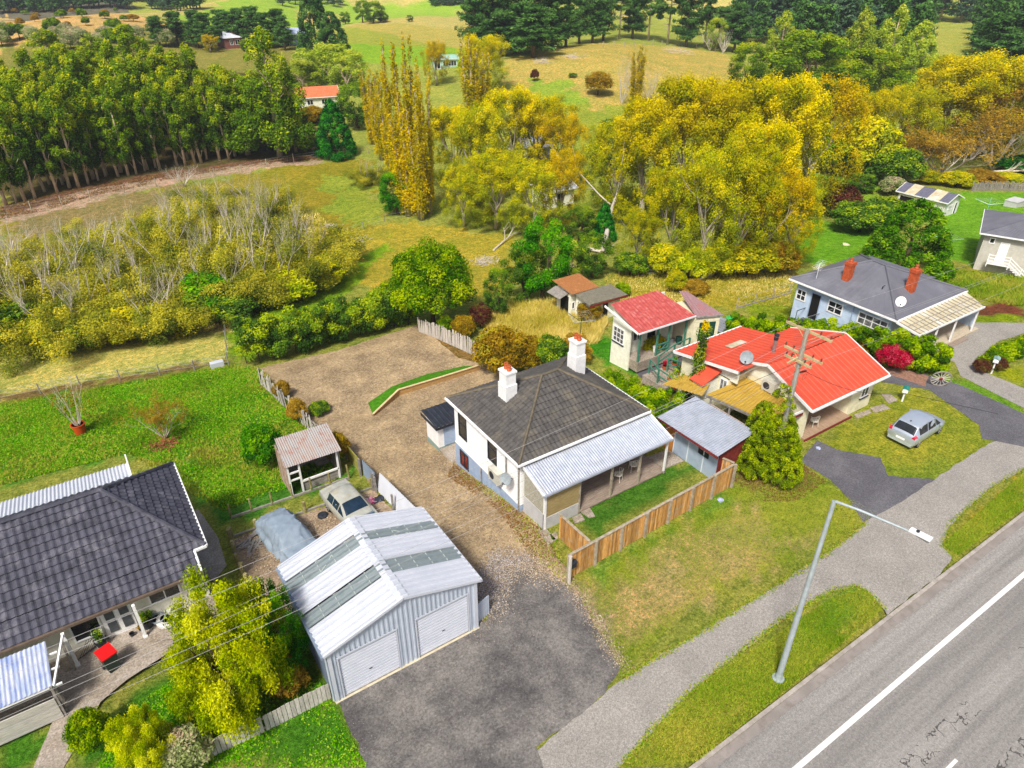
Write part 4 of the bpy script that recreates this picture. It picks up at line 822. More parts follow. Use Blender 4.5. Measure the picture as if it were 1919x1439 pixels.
for x_ in (gx1+.06, gx0-.06): b = MB(); b.tube([(x_, gy0+.08, 0), (x_, gy0+.08, zE-.1)], .04, 8); b.build('downpipe', M_SHEDW, t)
b = MB(); b.box(gx0-.05, gx1+.05, gy0-.12, gy0+.02, -.02, .035); b.build('slab_edge', mat('pale_slab', '#cfc4a8', '#b9ad90', 4, .9), t)
b = MB()
for i in range(6): b.box(10.06+i*.13, 10.06+i*.13+.12, 18.02+i*.035, 18.05+i*.035, 0, 1.15)
solo('side_gate', b, M_SHEDW, 'short silver corrugated panel fencing off the right side of the metal garage', 'gate')
# ---------------------------------------------------------------- dark tiled house at the left edge
t = thing('house', 'cream house with dark slate coloured tiled roof, cut off by the left edge', 'house', (-3, 26.7, 0))
wallbox(t, -10.5, .75, 26.05, 26.6, -.9, 2.28, mat('cream_render_front', '#e8e4d4', '#d8d4c2', 2, .8, dirt='#bdb7a2', dscale=1.5), 'front_wall'); wallbox(t, -10.5, .75, 26.6, 33.1, -.9, 2.45, mat('cream_render', '#e8e4d4', '#d8d4c2', 2, .8, dirt='#bdb7a2', dscale=1.5))
zr, rY = 4.85, 29.85; sl = (zr-2.7)/(rY-26.4)
kw = dict(pitch=.3, course=.36, amp=.028, step=.06)
front = slope((-11.5, 25.5, 2.7-.9*sl), (.62, 25.5, 2.7-.9*sl), (.62, 26.38, 2.69), (-11.5, 26.38, 2.69), **kw)
main = slope((-11.5, 26.4, 2.7), (1.15, 26.4, 2.7), (-2.0, rY, zr), (-11.5, rY, zr), **kw)
ro = merge(front, main, slope((1.15, 33.5, 2.6), (-11.5, 33.5, 2.6), (-11.5, rY, zr), (-2.0, rY, zr), **kw), slope((1.15, 26.4, 2.7), (1.15, 33.5, 2.6), (-2.0, rY, zr), (-2.0, rY, zr), **kw)).build('roof', M_TILE2, t)
b = MB(); b.tube([(1.15, 26.4, 2.74), (-2.0, rY, zr+.04)], .1, 6); b.tube([(1.15, 33.5, 2.64), (-2, rY, zr+.04)], .1, 6); b.tube([(-2, rY, zr+.04), (-11.5, rY, zr+.04)], .1, 6); b.build('ridge_capping', M_TILE2, ro)
w = slope((-11.5, 26.5, 2.76), (-7.6, 26.5, 2.76), (-4.5, rY, zr+.08), (-11.5, rY, zr+.08), **kw)
gutter(t, [(.68, 25.44, 2.08), (-11.5, 25.44, 2.08)], mat('brown_gutter', '#6e5f52', '#5a4d42', 4)); gutter(t, [(.66, 25.5, 2.1), (.66, 26.36, 2.62), (1.2, 26.36, 2.66), (1.2, 33.55, 2.56)], M_WTRIM)
b = MB(); b.box(-11.5, 1.1, 26.65, 33.4, 2.46, 2.5); b.build('soffit', M_WTRIM, t)
for x in (-2.14, -4.72): b = MB(); b.box(x-.06, x+.06, 25.22, 25.34, -.05, 1.98); b.box(x-.09, x+.09, 25.19, 25.37, -.05, .12); b.build('verandah_post', M_WTRIM, t)
b = MB(); b.box(-5.2, .4, 25.2, 26.04, -.4, .06); b.build('verandah_floor', M_CONC, t)
window(t, 'y', 26.05, -1, -1.6, -.3, .9, 1.9, M_WTRIM, M_GLASS, 2, 1)
d = MB(); d.box(-3.45, -2.3, 25.99, 26.05, .07, 2.05); dd = d.build('front_door', M_WTRIM, t)
for x in (-3.3, -2.75): g = MB(); g.box(x, x+.34, 25.95, 25.995, .35, .95); g.box(x, x+.34, 25.95, 25.995, 1.1, 1.8); g.build('door_panel', mat('door_trim_dark', '#5a5f62', '#44484a', 4), dd)
window(t, 'y', 26.05, -1, -4.6, -3.5, .5, 1.9, M_WTRIM, M_GLASS, 1, 1); window(t, 'x', .75, 1, 27.4, 28.4, .9, 2.0, M_WTRIM, M_RCUR, 1, 1)
rb = slope((-.78, 35.8, 2.0), (-11.5, 35.8, 2.0), (-11.5, 33.7, 2.45), (-.78, 33.7, 2.45), pitch=.17, amp=.03, mode='sine', seg=6).build('rear_roof', M_IRON2, t); wallbox(t, -11.5, -1.0, 33.45, 35.5, -1.9, 1.95, M_CONW, 'rear_wall')
b = MB(); b.box(-.8, -.74, 33.6, 35.85, 2.1, 2.52); b.build('barge_board', M_WTRIM, rb)
pr = slope((-11, 23.1, 1.72), (-5.3, 23.1, 1.72), (-4.75, 25.2, 2.02), (-11, 25.2, 2.02), pitch=.16, amp=.02, seg=6).build('porch_roof', M_CLEAR, t)
b = MB()
for y, z in ((23.15, 1.68), (23.9, 1.79), (24.6, 1.88)): b.box(-11, -5.0, y-.03, y+.03, z-.1, z-.03)
b.bar((-5.28, 23.1, 1.66), (-4.72, 25.2, 1.96), .07, .09); b.build('porch_frame', M_WTRIM, pr)
b = MB()
for i in range(7): b.box(-11, -5.42, 22.98, 23.02, .05+i*.16, .05+i*.16+.15)
b.build('porch_front_boards', mat('bleached_boards', '#c4bfb4', '#a8a399', 3, .9, bump=.3, island=.1, stretch=(1, 1, 6)), t)
b = MB()
for i in range(6): y = 23.05+i*.16; b.bar((-5.4, y, .02), (-5.4, y, 1.1-.0*i), .03, .15)
b.build('porch_side_boards', M_GREYW, t)
for x, y in ((-5.36, 23.05), (-4.85, 25.1)): b = MB(); b.box(x-.04, x+.04, y-.04, y+.04, -.05, 1.75); b.build('porch_post', M_GREYW, t)
# ---------------------------------------------------------------- small blue shed with corrugated roof
t = thing('shed', 'pale blue garden shed with a silver corrugated lean-to roof beside the golden cypress', 'shed', (26, 19, 0))
b = MB(); b.box(26.1, 28.15, 19.0, 22.3, 0, 2.2); b.build('wall', M_BLUES, t); b = MB()
for y in (20.05, 21.2, 22.28): b.box(26.075, 26.098, y-.03, y+.03, 0, 2.15)
b.box(26.07, 26.097, 19.0, 22.3, 1.5, 1.54); b.build('batten', mat('white_batten', '#dfe4ea', '#cfd5dc', 4), t)
b = MB(); b.box(26.0, 28.2, 18.93, 18.985, 0, 2.15); b.build('end_wall', M_OXRED, t)
sl_ = slope((25.3, 23.1, 2.32), (25.4, 18.6, 2.32), (28.45, 18.75, 2.62), (28.4, 23.15, 2.62), pitch=.15, amp=.018, seg=6).build('roof', M_IRON, t)
b = MB(); b.box(25.36, 25.42, 18.6, 23.1, 2.15, 2.28); b.build('fascia', M_OXRED, sl_); window(t, 'x', 26.1, -1, 19.7, 20.45, 1.15, 1.6, M_CHARC, M_GLASS, 1, 1, .04)
b = MB(); b.box(26.05, 26.1, 22.34, 23.1, 0, 2.0); solo('gate', b, M_ORNG, 'orange timber gate between the white house and the blue shed', 'gate')
# ---------------------------------------------------------------- the house with the bright red roof
t = thing('house', 'cream weatherboard house with a bright orange-red roof, behind the golden cypress', 'house', (33.4, 18.9, 0))
b = MB(); b.box(33.4, 40.3, 20.7, 25.5, 0, 2.5); b.box(38.0, 40.3, 18.95, 20.72, 0, 2.5); b.box(33.35, 33.62, 18.95, 19.25, 0, 2.45); b.box(33.36, 33.6, 19.25, 20.72, 0, 2.45); b.build('wall', M_CREAM, t)
b = MB()
for x in (33.38,): b.add([(x, 18.8, 2.45), (x, 25.6, 2.5), (x, 21.9, 3.78), (x+.12, 18.8, 2.45), (x+.12, 25.6, 2.5), (x+.12, 21.9, 3.78)], [(0, 1, 2), (5, 4, 3), (0, 3, 4, 1), (1, 4, 5, 2), (2, 5, 3, 0)])
b.build('gable', M_CREAM2, t)
b = MB(); b.add([(40.2, 18.8, 2.45), (40.2, 25.6, 2.5), (40.2, 21.9, 3.78), (40.3, 18.8, 2.45), (40.3, 25.6, 2.5), (40.3, 21.9, 3.78)], [(0, 1, 2), (5, 4, 3), (0, 3, 4, 1), (1, 4, 5, 2), (2, 5, 3, 0)]); b.build('gable', M_CREAM, t)
RX0, RX1 = 33.0, 40.62; kw = dict(pitch=.42, amp=.035, mode='rib', seg=10)
ro = merge(slope((RX0, 18.5, 2.5), (RX1, 18.4, 2.5), (RX1, 21.9, 3.88), (RX0, 21.9, 3.88), **kw), slope((RX1, 25.85, 2.6), (RX0, 25.85, 2.6), (RX0, 21.9, 3.88), (RX1, 21.9, 3.88), **kw)).build('roof', M_REDR, t)
w = slope((38.0, 27.95, 2.55), (31.4, 27.95, 2.55), (31.4, 22.7, 3.52), (38.0, 22.7, 3.52), **kw).build('wing_roof', M_REDR, t)
b = MB(); b.slab([(36.6, 25.75, 3.0), (37.6, 25.3, 3.1), (37.7, 25.9, 2.99), (36.7, 26.4, 2.88)][::-1], .02)
b = MB(); b.add([(34.2, 25.6, 3.01), (35.7, 25.6, 3.01), (35.7, 26.15, 2.92), (34.2, 26.15, 2.92), (34.2, 25.6, 3.03), (35.7, 25.6, 3.03), (35.7, 26.15, 2.94), (34.2, 26.15, 2.94)], [(4, 5, 6, 7), (0, 1, 5, 4), (3, 7, 6, 2), (1, 2, 6, 5), (0, 4, 7, 3)]); b.build('skylight', M_CLEAR2, w)
for seg in (((RX0, 18.45, 2.46), (RX0, 21.9, 3.86)), ((RX0, 21.9, 3.86), (RX0, 25.9, 2.56)), ((RX1, 18.4, 2.46), (RX1, 21.9, 3.86)), ((RX1, 21.9, 3.86), (RX1, 25.85, 2.56)), ((31.38, 22.7, 3.48), (31.38, 27.97, 2.5))): b = MB(); b.bar(*seg, .05, .18); b.build('barge_board', M_WTRIM, ro)
gutter(ro, [(RX0, 18.42, 2.44), (RX1, 18.32, 2.44)]); gutter(ro, [(38.0, 28.0, 2.5), (31.4, 28.0, 2.5)])
wallbox(t, 31.8, 33.39, 23.5, 27.5, -.5, 2.48, M_CREAM, 'wing_wall'); b = MB(); b.add([(31.8, 22.95, 2.4), (31.8, 27.5, 2.45), (31.8, 22.95, 3.38), (31.9, 22.95, 2.4), (31.9, 27.5, 2.45), (31.9, 22.95, 3.38)], [(0, 1, 2), (5, 4, 3), (0, 3, 4, 1), (1, 4, 5, 2), (2, 5, 3, 0)]); b.build('gable', M_CREAM2, t)
wallbox(t, 33.39, 37.7, 25.5, 27.5, -.8, 2.45, M_CREAM, 'rear_wall')
b = MB(); b.slab([(30.2, 25.3, 2.2), (30.2, 24.2, 2.2), (31.8, 24.2, 2.75), (31.8, 25.3, 2.75)], .07); b.build('porch_hood', M_REDR, t); wallbox(t, 30.35, 31.78, 24.35, 25.15, 0, 2.15, M_CREAM2, 'porch_wall')
window(t, 'y', 18.95, -1, 39.0, 39.8, .95, 1.95, M_WTRIM, M_GLASS, 2, 1, .07, sill=M_CHARC); window(t, 'y', 20.7, -1, 36.3, 37.2, .1, 2.0, M_WTRIM, M_GLASS, 1, 1, name='door')
window(t, 'x', 31.8, -1, 23.6, 24.2, 1.2, 2.3, M_WTRIM, M_GLASSB, 2, 1)
b = MB(); b.tube([(35.2, 23.2, 3.3), (35.2, 23.2, 4.65)], .12, 12); fl = b.build('flue', mat('steel_flue', '#a89c98', '#8c807c', 3, .4, metal=.5), t, True); b = MB(); b.tube([(35.2, 23.2, 4.4), (35.2, 23.2, 4.62)], .14, 12); b.tube([(35.2, 23.2, 4.7), (35.2, 23.2, 4.78)], .16, 12); b.build('cowl', M_CHARC, fl, True)
b = MB(); b.box(35.0, 35.4, 23.0, 23.4, 3.3, 3.52); b.build('flashing', M_REDR, fl)
satdish(t, (32.6, 23.2, 3.95), (-.8, -.5, .35), .4); heatpump(t, (33.36, 21.6, 2.18), 'x-', w=.9, h=.7, d=.36)
b = MB(); b.box(33.5, 38.0, 18.7, 20.7, -.1, .14); b.build('porch_floor', mat('porch_boards', '#b3997f', '#93795f', 3, .85, stretch=(8, 1, 1)), t); b = MB(); b.box(33.4, 38.1, 18.62, 18.69, -.1, .12); b.build('porch_edge', M_OXRED, t)
kw = dict(pitch=.2, amp=.015, seg=6)
pg = slope((29.95, 23.6, 1.98), (30.75, 19.35, 1.98), (33.3, 19.2, 2.02), (33.3, 23.5, 2.12), **kw).build('pergola_roof', M_YPOLY, t)
b = MB()
for y in (19.2, 20.6, 22.0, 23.3): x = 30.0+(23.3-y)*.18; b.box(x, x+.09, y-.045, y+.045, 0, 1.95)
b.bar((29.93, 23.6, 1.88), (30.73, 19.35, 1.88), .06, .16)
for y in (20, 21, 22, 23): b.box(30.6, 33.3, y-.03, y+.03, 1.82, 1.92)
b.build('pergola_frame', M_GREYW, pg); b = MB(); b.bar((30.75, 19.3, 1.96), (33.3, 19.14, 2.0), .05, .16); b.build('fascia', M_WTRIM, pg); b = MB(); b.bar((30.79, 19.26, 1.78), (33.3, 19.12, 1.82), .05, .16); b.build('lower_fascia', M_OXRED, pg)
slope((28.6, 26.1, 1.9), (29.7, 23.7, 1.9), (30.5, 23.8, 1.95), (30.5, 26.1, 2.0), **kw).build('lower_pergola_roof', M_YPOLY, t)
b = MB(); b.box(29.9, 30.0, 19.3, 23.2, 0, 1.5); b.build('screen_wall', mat('pinkish_boards', '#b3a298', '#9a897f', 4, .85), t)
# wicker chairs on its porch
def chair(loc, rz, label, m, group=None):
    c = thing('chair', label, 'chair', loc, rz, group); LOCAL[c.name] = True
    b = MB(); b.lathe((0, 0, .4), [(.24, 0), (.25, .03), (.24, .06)], 14); b.build('seat', m, c)
    b = MB(); n = 9
    for i in range(n): a = rad(-100+200*i/(n-1))+math.pi; b.tube([(.22*math.cos(a), .22*math.sin(a), .45), (.27*math.cos(a), .27*math.sin(a), .70+.16*math.cos(a+math.pi)**2)], .013, 5)
    b.tube([(.27*math.cos(rad(-100+200*i/20)+math.pi), .27*math.sin(rad(-100+200*i/20)+math.pi), .70+.16*math.cos(rad(-100+200*i/20))**2) for i in range(21)], .018, 5); b.build('backrest', m, c)
    for sx in (-1, 1):
        for sy in (-1, 1): b = MB(); b.tube([(sx*.16, sy*.16, .41), (sx*.2, sy*.2, 0)], .016, 5); b.build('leg', m, c)
    return c
M_WICK = mat('white_wicker', '#e2dccd', '#cfc8b8', 8, .8)
chair((35.1, 19.3, .14), 1.2, 'white cane chair on the porch of the red roofed house, nearest the corner post', M_WICK); chair((34.5, 19.9, .14), .2, 'white cane chair further back on the porch of the red roofed house', M_WICK)
chair((21.6, 22.0, .12), 2.0, 'pale metal chair under the verandah of the white house, nearer the left post', M_WICK); chair((22.9, 22.2, .12), 1.2, 'pale metal chair under the verandah of the white house, the one further right', M_WICK)
# ---------------------------------------------------------------- faded red roofed outbuilding
t = thing('outbuilding', 'cream outbuilding with a faded red lean-to roof and green trimmed verandah', 'outbuilding', (32, 32, -1)); fz = -.85
q0, q1 = P(1197, 625, 1.95), P(1303, 592, 1.95); q3, q2 = P(1134, 572, 2.95), P(1241, 545, 2.95); g1 = P(1352, 587, 1.95); g0 = P(1262, 561, 2.6); 
ro = slope((q0[0], q0[1], 1.95), (q1[0]+.1, q0[1]-.15, 1.95), (q2[0]-.2, q3[1]-.1, 2.95), (q3[0], q3[1], 2.95), pitch=.3, amp=.015, seg=6, mode='sine').build('roof', M_REDF, t)
ox0, ox1, oy0, oy1 = q0[0]+.3, q1[0]-.1, q0[1], q3[1]
wallbox(t, ox0, ox0+.12, oy0+1.1, oy1-.25, -2.2, 2.05, M_CREAM2, 'wall'); wallbox(t, ox0+.12, ox1, oy0+1.7, oy0+1.82, -1.6, 2.2, M_CREAM2, 'verandah_wall'); wallbox(t, ox0+.12, ox1, oy1-.35, oy1-.25, -2.4, 2.75, M_CREAM2, 'rear_wall')
b = MB(); x = ox0; b.add([(x, oy0+.3, 2.0), (x, oy1-.25, 2.0), (x, oy1-.25, 2.8), (x+.12, oy0+.3, 2.0), (x+.12, oy1-.25, 2.0), (x+.12, oy1-.25, 2.8)], [(0, 1, 2), (5, 4, 3), (0, 3, 4, 1), (1, 4, 5, 2), (2, 5, 3, 0)]); b.build('gable', M_CREAM2, t)
b = MB(); b.bar((q0[0]-.03, q0[1], 1.9), (q3[0]-.03, q3[1], 2.9), .05, .16); b.bar((q0[0], q0[1]-.04, 1.9), (q1[0]+.1, q0[1]-.2, 1.9), .06, .12); b.build('barge_board', M_WTRIM, ro)
window(t, 'x', ox0, -1, oy0+1.75, oy0+2.95, .1, 1.35, M_WTRIM, M_GLASSB, 3, 3, .07, sill=M_CHARC)
b = MB(); b.box(ox0+.1, ox1+.1, oy0+.2, oy0+1.72, -1.5, -.7); b.build('verandah_floor', M_CONC, t)
for f in (.02, .38, .62, .97): x = ox0+.1+(ox1-ox0-.1)*f; b = MB(); b.box(x-.06, x+.06, oy0+.25, oy0+.37, -.7, 1.88); b.build('verandah_post', M_GREENP, t)
b = MB()
for f0, f1 in ((.38, .62),):
    xa, xb = ox0+.1+(ox1-ox0-.1)*f0, ox0+.1+(ox1-ox0-.1)*f1; b.box(xa, xb, oy0+.28, oy0+.34, .1, .2); b.box(xa, xb, oy0+.28, oy0+.34, -.35, -.25)
    b.bar((xa, oy0+.31, -.7), (xb, oy0+.31, .15), .05, .06)
b.build('railing', M_GREENP, t)
window(t, 'y', oy0+1.7, -1, ox0+2.2, ox0+3.2, -.6, 1.5, M_WTRIM, M_DARK, 1, 1, name='doorway'); window(t, 'y', oy0+1.7, -1, ox0+.8, ox0+1.7, .2, 1.4, M_WTRIM, M_GLASS, 2, 1)
# its attached garage
A = P(1303, 597, 1.9); Bp = P(1354, 588, 1.9); gx = (q1[0]+.13, Bp[0]+.1)
gr_ = slope((37.5, 31.7, 1.9), (39.5, 30.9, 1.9), (39.3, 34.7, 2.5), (37.6, 35.3, 2.5), pitch=.25, amp=.015, seg=6).build('garage_roof', M_REDG, t)
b = MB(); b.prism([(37.5, 31.75), (39.35, 31.0), (39.8, 34.4), (37.6, 34.6)], -2, 1.78); b.build('garage_wall', M_CREAM, t); b = MB(); b.prism([(37.86, 31.55), (39.05, 31.07), (39.07, 31.12), (37.88, 31.6)], -1.0, 1.35); b.build('garage_door', M_DGREEN, t)
gutter(t, [(37.5, 31.68, 1.85), (39.5, 30.88, 1.85)], M_GREYW)
# ---------------------------------------------------------------- little brown-roofed shed beyond
t = thing('shed', 'old cream shed with a rusty brown and grey lichen roof in the long grass', 'shed', (35, 43, -2))
def V3(px, py, z): return P(px, py, z)
e0, e1, e2, e3 = V3(1048, 527, .35), V3(1080, 541, .35), V3(1131, 530, .75), V3(1098, 514, .75)
sx0, sx1, sy0, sy1 = 35.0, 37.6, 41.3, 45.0
wallbox(t, sx0, 37.4, 43.6, 45.6, -3.0, .0, M_CREAM2); slope((34.7, 43.1, .1), (37.7, 43.1, .1), (37.7, 46.0, .4), (34.7, 46.0, .4), pitch=.2, amp=.02, seg=6).build('roof', M_RUST2, t)
wallbox(t, 35.5, 38.9, 41.6, 43.55, -3.0, -.25, M_CREAM2, 'side_wall'); r2 = slope((35.0, 41.2, -.22), (39.2, 41.0, -.22), (39.0, 43.2, .06), (35.0, 43.3, .06), pitch=.2, amp=.015, seg=6).build('side_roof', M_MOSS, t)
b = MB(); b.box(35.0, 39.2, 40.98, 41.04, -.42, -.24); b.build('fascia', M_OXRED, r2)
b = MB(); b.box(34.96, 35.0, 43.9, 45.0, -2.5, -.5); b.build('door', M_DARK, t); b = MB(); b.slab([(34.0, 45.8, -.45), (34.0, 43.9, -.45), (34.98, 43.9, -.1), (34.98, 45.8, -.1)], .04); b.build('awning', M_GREYW, t)
window(t, 'y', 43.6-.0, -1, 35.1, 35.45, -1.6, -.9, M_WTRIM, M_GLASS, 1, 1); b = MB(); b.box(37.0, 37.5, 41.54, 41.6, -2.5, -.6); b.build('door', M_DARK, t); window(t, 'y', 41.6, -1, 35.8, 36.5, -1.5, -.8, M_WTRIM, M_GLASS, 3, 1)
# ---------------------------------------------------------------- blue house
t = thing('house', 'pale blue weatherboard house with a plain grey hip roof and two orange brick chimneys', 'house', (48.5, 22.8, 0)); bx0, bx1, by0, by1 = 48.45, 57.0, 22.9, 31.1
wallbox(t, bx0, bx1, by0, by1, -2.2, 2.5, M_BLUEH)
ro = hiproof(t, 48.0, 57.5, 22.4, 31.6, 2.58, 4.35, 52.5, 52.6, 26.6, 27.8, M_GREYR, M_GREYR, pitch=.5, course=0, amp=.012, mode='rib')
gutter(ro, [(47.95, 31.65, 2.5), (47.95, 22.35, 2.5), (57.55, 22.35, 2.5), (57.55, 25.5, 2.5)]); 
wallbox(t, 57.0, 58.1, 25.6, 30.8, -1.8, 2.4, M_BLUEH, 'side_wall'); b = MB(); b.slab([(57.3, 25.3, 2.6), (58.4, 25.3, 2.42), (58.4, 31, 2.42), (57.3, 31, 2.6)], .05); b.build('side_roof', M_GREYR, t)
chimney(t, (49.95, 28.0), .55, 3.0, 4.75, M_BRICK, M_POT, .55, 1); chimney(t, (52.1, 24.1), .55, 3.0, 5.0, M_BRICK, M_POT, .55, 1)
for a0, a1, z0, z1, nx, nz in ((30.1, 31.0, .9, 1.85, 2, 2), (26.8, 28.1, .95, 1.95, 2, 2), (23.1, 25.5, .6, 2.0, 4, 3)): window(t, 'x', bx0, -1, a0, a1, z0, z1, M_WTRIM, M_GLASS if a0 > 24 else M_GLASSB, nx, nz, .09)
window(t, 'x', bx0, -1, 28.75, 29.65, -.3, 2.0, M_BLUEB, M_DARK, 1, 1, name='door'); b = MB(); b.tube([(48.38, 25.95, -.5), (48.38, 25.95, 2.5)], .05, 6); b.build('downpipe', M_BLUEB, t)
b = MB(); b.box(47.3, 48.42, 28.6, 29.9, -1.6, -.35); b.build('steps', M_CHARC, t); b = MB(); b.tube([(47.4, 28.6, .5), (48.4, 28.6, .5)], .03, 5); b.tube([(47.35, 28.6, -.4), (47.35, 28.6, .55)], .03, 5); b.tube([(47.35, 29.9, -.4), (47.35, 29.9, .55)], .03, 5); b.tube([(47.4, 29.9, .5), (48.4, 29.9, .5)], .03, 5); b.build('handrail', M_CHARC, t)
satdish(t, (49.6, 23.3, 3.3), (-.8, -.5, .35), .36, M_WTRIM)
b = MB(); b.tube([(48.9, 29.9, 2.8), (48.9, 29.9, 4.2)], .02, 5)
for z, l in ((4.15, .9), (3.95, .7)):
    b.tube([(48.9-l, 29.9-.3, z), (48.9+l, 29.9+.3, z)], .012, 4)
    for k in range(6): f = -1+2*k/5; b.tube([(48.9+l*f-.1, 29.9+.3*f+.3, z), (48.9+l*f+.1, 29.9+.3*f-.3, z)], .008, 3)
b.build('aerial', M_WTRIM, t)
b = MB(); b.tube([(50.2, 25.2, 3.2), (50.2, 25.2, 3.65), (50.3, 25.1, 3.75)], .04, 6); b.build('vent_pipe', M_CHARC, t)
pg = MB(); pg.slab([(47.95, 20.6, 2.2), (56.6, 20.5, 2.2), (57.4, 22.3, 2.45), (48.05, 22.33, 2.45)], .025); pgo = pg.build('pergola_roof', M_CLEAR2, t); b = MB()
for i in range(18): x = 48.1+i*.5; b.bar((x, 20.55, 2.23), (x+.05, 22.3, 2.47), .05, .03)
for f in (.3, .6): b.bar((48, 20.6+1.7*f, 2.22+.25*f), (57, 20.5+1.8*f, 2.22+.25*f), .04, .03)
b.build('rafter', M_GREYW, pgo); b = MB(); b.bar((47.9, 20.55, 2.15), (56.65, 20.45, 2.15), .06, .14); b.bar((47.9, 20.5, 2.15), (48.0, 22.4, 2.42), .06, .16); b.build('fascia', M_WTRIM, pgo)
for x in (48.6, 50.6, 53.2, 56.3): b = MB(); b.box(x-.05, x+.05, 20.6, 20.7, -.05, 2.1); b.build('post', M_WTRIM, pgo)
b = MB(); b.box(48.3, 57.2, 20.5, 22.9, -.15, .14); b.build('deck', mat('pale_deck', '#c9bba4', '#ad9f88', 3, .9, stretch=(1, 8, 1)), t); b = MB(); b.box(52, 55, 20.1, 20.49, -.1, .06); b.build('step', M_DECK, t)
wallbox(t, 57.02, 57.1, 21.0, 22.9, 0, 1.9, M_BLUEH, 'end_screen'); b = MB(); b.box(53.6, 55.6, 22.3, 22.85, .15, .9); b.build('firewood_stack', mat('firewood', '#7c5442', '#5c3a2c', 9, .9, bump=.8), t)
window(t, 'y', by0, -1, 52.5, 53.4, .15, 2.1, M_WTRIM, M_DARK, 1, 1, name='door')
# ---------------------------------------------------------------- rotated far buildings
def gable_house(name, label, cat, base, rz, L_, D, hw, hr, wm, rm, ov=.35, wins=(), hip=0, bandm=None, extra=None, drop=1.5, group=None):
    t = thing(name, label, cat, base, rz, group); LOCAL[t.name] = True
    b = MB(); b.box(0, L_, 0, D, -drop, hw)
    b.add([(0, 0, hw), (0, D, hw), (hip*D/2+.0, D/2, hr-.08), (L_, 0, hw), (L_, D, hw), (L_-hip*D/2, D/2, hr-.08)], [(0, 2, 1), (3, 4, 5), (0, 3, 5, 2), (1, 2, 5, 4)]); b.build('wall', wm, t)
    A, B_, D_, E_ = (-ov, -ov, hw-.05), (L_+ov, -ov, hw-.05), (L_+ov, D+ov, hw-.05), (-ov, D+ov, hw-.05); h = hip*(D/2+ov)-ov*(hip == 0); R0 = (-ov+hip*(D/2+ov), D/2, hr); R1 = (L_+ov-hip*(D/2+ov), D/2, hr)
    kw = dict(pitch=.4, amp=.03, mode='rib', seg=6); ps = [slope(A, B_, R1, R0, **kw), slope(D_, E_, R0, R1, **kw)]
    if hip: ps += [slope(E_, A, R0, R0, **kw), slope(B_, D_, R1, R1, **kw)]
    ro = merge(*ps).build('roof', rm, t)
    b = MB(); b.bar(A, B_, .06, .14)
    if not hip:
        for a, c in ((A, R0), (R0, E_), (B_, R1), (R1, D_)): b.bar(a, c, .05, .14)
    else: b.bar(E_, A, .06, .14); b.bar(B_, D_, .06, .14)
    b.build('fascia', M_WTRIM, ro)
    if bandm:
        for f0, f1 in bandm[1]:
            z0 = Vector(A).lerp(Vector(B_), f0); z1 = Vector(A).lerp(Vector(B_), f1); y1 = Vector(R0).lerp(Vector(R1), f1); y0 = Vector(R0).lerp(Vector(R1), f0); u = Vector((0, 0, .05)); b = MB(); b.slab([z0+u, z1+u, y1+u, y0+u], .02); b.build('pale_sheet', bandm[0], ro)
    for (ax, side, a0, a1, z0, z1, nx, nz, gm, nm) in wins:
        pos = (0 if side < 0 else D) if ax == 'y' else (0 if side < 0 else L_); window(t, ax, pos, side, a0, a1, z0, z1, M_WTRIM, gm, nx, nz, .09, name=nm)
    return t
W_ = lambda ax, s, a0, a1, z0, z1, nx=2, nz=1, gm=None, nm='window': (ax, s, a0, a1, z0, z1, nx, nz, gm or M_GLASS, nm)
def place(pxa, pxb):  # base point and heading of a front wall seen between two photo points
    a = T(*pxa); b = T(*pxb); return a, math.atan2(b[1]-a[1], b[0]-a[0]), math.dist(a[:2], b[:2])
a, rz, L_ = place((1677, 389), (1765, 408)); gable_house('shed', 'white shed with striped grey and clear roof on the lawn at the back right', 'shed', a, rz, L_, 3.6, 2.3, 3.1, mat('white_shed_wall', '#e6e4de', '#d4d2cb', 3), mat('slate_iron', '#6c6c7c', '#5c5c6a', 3), wins=[W_('y', -1, L_*.03, L_*.36, 0.05, 1.9, 1, 1, M_DARK, 'doorway'), W_('y', -1, L_*.40, L_*.68, .05, 1.9, 1, 1, M_DARK, 'doorway'), W_('y', -1, L_*.78, L_*.92, .8, 1.5, 2), W_('x', 1, .8, 1.9, 1.1, 1.7, 4), W_('x', 1, 2.5, 3.1, .05, 1.9, 1, 1, M_DARK, 'door')], bandm=(M_CLEAR2, [(.17, .36), (.6, .82)]))
t = gable_house('house', 'tall stone grey house with white outside stairs at the right edge', 'house', (75.75, 29.7, -2.6), rad(-66), 9, 8, 4.2, 5.5, M_GREYH, M_GREYR, .5, wins=[W_('y', -1, .5, 1.0, 3.2, 3.8, 1), W_('y', -1, 1.5, 2.3, 1.6, 3.5, 1, 1, M_WTRIM, 'door'), W_('y', -1, 3.7, 5.1, 2.5, 3.7, 2, 2)], hip=1, drop=2)
b = MB(); b.box(.9, 2.7, -1.0, -.02, 1.45, 1.55); b.build('landing', M_WTRIM, t)
b = MB()
for i in range(9): b.box(2.7+i*.27, 2.7+(i+1)*.27, -1.0, -.05, 1.4-i*.2, 1.45-i*.2)
b.build('stairs', M_WTRIM, t); b = MB()
for i in range(3): b.bar((2.7, -1.0, 1.8+i*.3), (5.2, -1.0, -.1+i*.3), .06, .08); b.bar((.9, -1.0, 1.8+i*.3), (2.7, -1.0, 1.8+i*.3), .06, .08)
for x, z in ((.9, 1.5), (2.7, 1.5), (3.9, .55), (5.2, -.4)): b.box(x-.04, x+.04, -1.04, -.96, z-.3, z+1.0)
b.build('stair_railing', M_WTRIM, t)
